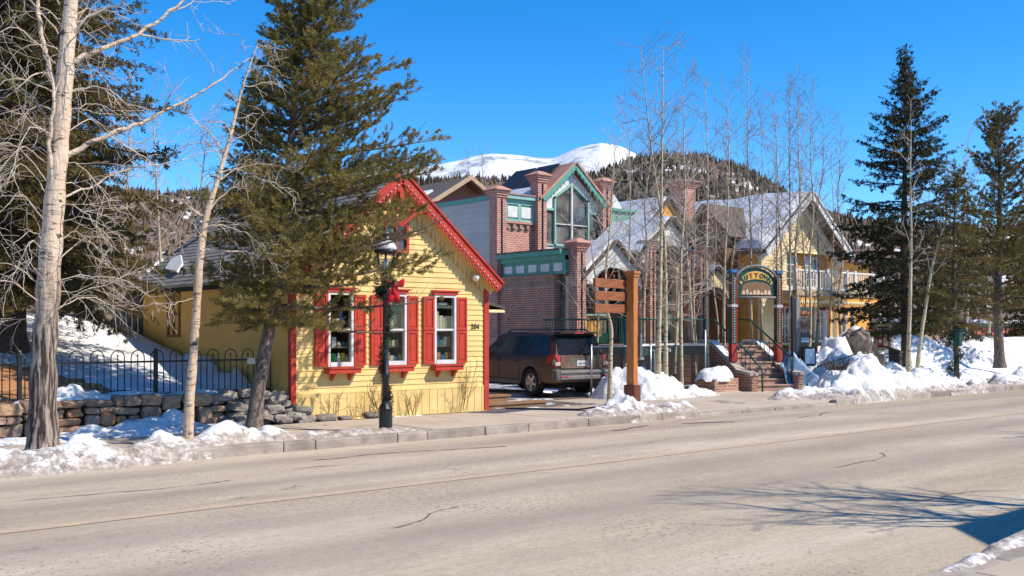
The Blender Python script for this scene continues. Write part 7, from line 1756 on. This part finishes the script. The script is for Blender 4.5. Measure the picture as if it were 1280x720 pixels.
for i, (bx, tx, ty, Y, lab) in enumerate(((205,190,120,29,'grey bare tree behind the flue of the yellow house'),(232,262,140,31,'thin bare tree above the roof of the yellow house'),(150,165,90,30,'bare tree deep behind the spruces'))):
    aspen([(bx,400),((bx+tx)/2,270),(tx,ty)], Y, .075, lab, 85+i, None, [dict(LOW[0], n=3.4), LOW[1], LOW[2]], 'bare trees behind the yellow house', .25, twig='twig')
# off to the side: trees whose shadows cross the road
for i, (x, y, h, lab) in enumerate(((13.4, 1.7, 6.6, 'bare tree on the near sidewalk shading the road'), (12.2, 1.6, 6.0, 'second bare tree on the near sidewalk beside the corner house'), (22.3, 2.8, 6.4, 'bare tree farther along the near sidewalk'))):
    bare_tree('street_tree', lab, [([Vector((x,y,.1)), Vector((x+.05,y,h*.3)), Vector((x-.05,y+.05,h*.6)), Vector((x,y,h))], [.12,.10,.06,.015])], [dict(n=4.6, len=(1.0,2.8), ang=(25,60), rad=.04, rmin=.014, seg=8, wander=.1, pull=.05), dict(n=3.6, len=(.4,1.2), ang=(25,55), rad=.018, rmin=.010, seg=6, wander=.12, pull=.03), dict(n=2.5, len=(.2,.5), ang=(25,55), rad=.01, rmin=.006, seg=4, wander=.15, pull=.03)], 300+i, 'bark_pine', 'twig_grey', 'bare trees of the near sidewalk', start=.3)
# ---------------------------------------------------------------- shrubs
SH = [dict(n=6, len=(.2,.5), ang=(20,50), rad=.006, rmin=.004, seg=5, wander=.14, pull=.06), dict(n=7, len=(.1,.25), ang=(20,55), rad=.005, rmin=.003, seg=4, wander=.16, pull=.05)]
for i, (x, y, n, h, lab) in enumerate(((10.05,17.3,5,.55,'sparse bare shrub under the first shop window'),(11.15,17.3,9,.80,'bare brown shrub under the shuttered window by the street lamp'),(11.95,17.32,7,.5,'low bare shrub behind the street lamp foot'),(13.35,17.42,4,1.1,'thin bare vine climbing below the house number'))):
    r_ = random.Random(500+i); root = thing('shrub', lab, 'shrub', (x, y, .1)); T = Tubes()
    for k in range(n):
        a = r_.uniform(0, 6.28); d = Vector((.55*math.cos(a), .3*math.sin(a), 1)) if i < 3 else Vector((.35*math.cos(a), .0, 1)); q, qr = limb(r_, Vector((x+r_.uniform(-.08,.08), y+r_.uniform(-.04,.04), .08)), d, h*r_.uniform(.6,1.1), .008, .004, 7, .13, Vector((0,0,.03))); T.tube(q, qr, 4); sprout(T, r_, q, qr, 0, SH, .25)
    link_mesh('twigs', T.mesh('twigs', (x, y, .1)), mt['shrub'], root)
q = Q(1036, 497, 15.4); r_ = random.Random(77); T = Tubes()
for k in range(70):
    a = r_.uniform(0, 6.28); rr = r_.uniform(0, .33); p = Vector((q.x+rr*math.cos(a), 15.2+rr*math.sin(a)*.8, .80)); pts, rd = limb(r_, p, Vector((.5*math.cos(a), .5*math.sin(a), .9)), r_.uniform(.18, .5)*(1.3-rr*2), .012, .005, 4, .3, Vector((0,0,-.05))); T.tube(pts, rd, 3)
root = thing('dead_shrub', 'clump of dead brown brush sticking out of the large snow bank', 'shrub', (q.x, 15.2, .8)); link_mesh('stems', T.mesh('stems', (q.x, 15.2, .8)), mt['deadbrush'], root)
# brush in the sunken court
r_ = random.Random(78); T = Tubes()
for k in range(40):
    x = 21.0+r_.random()*1.6; pts, rd = limb(r_, Vector((x, 19.5+r_.random()*.4, -.9)), Vector((r_.uniform(-.5,.5), r_.uniform(-.3,.3), 1)), r_.uniform(.7, 1.5), .012, .004, 6, .18, Vector((0,0,0))); T.tube(pts, rd, 3); sprout(T, r_, pts, rd, 0, SH, .3)
root = thing('court_bush', 'brown leafless bush behind the chain link fence', 'shrub', (21.8, 19.7, -.9)); link_mesh('stems', T.mesh('stems', (21.8, 19.7, -.9)), mt['shrub'], root)
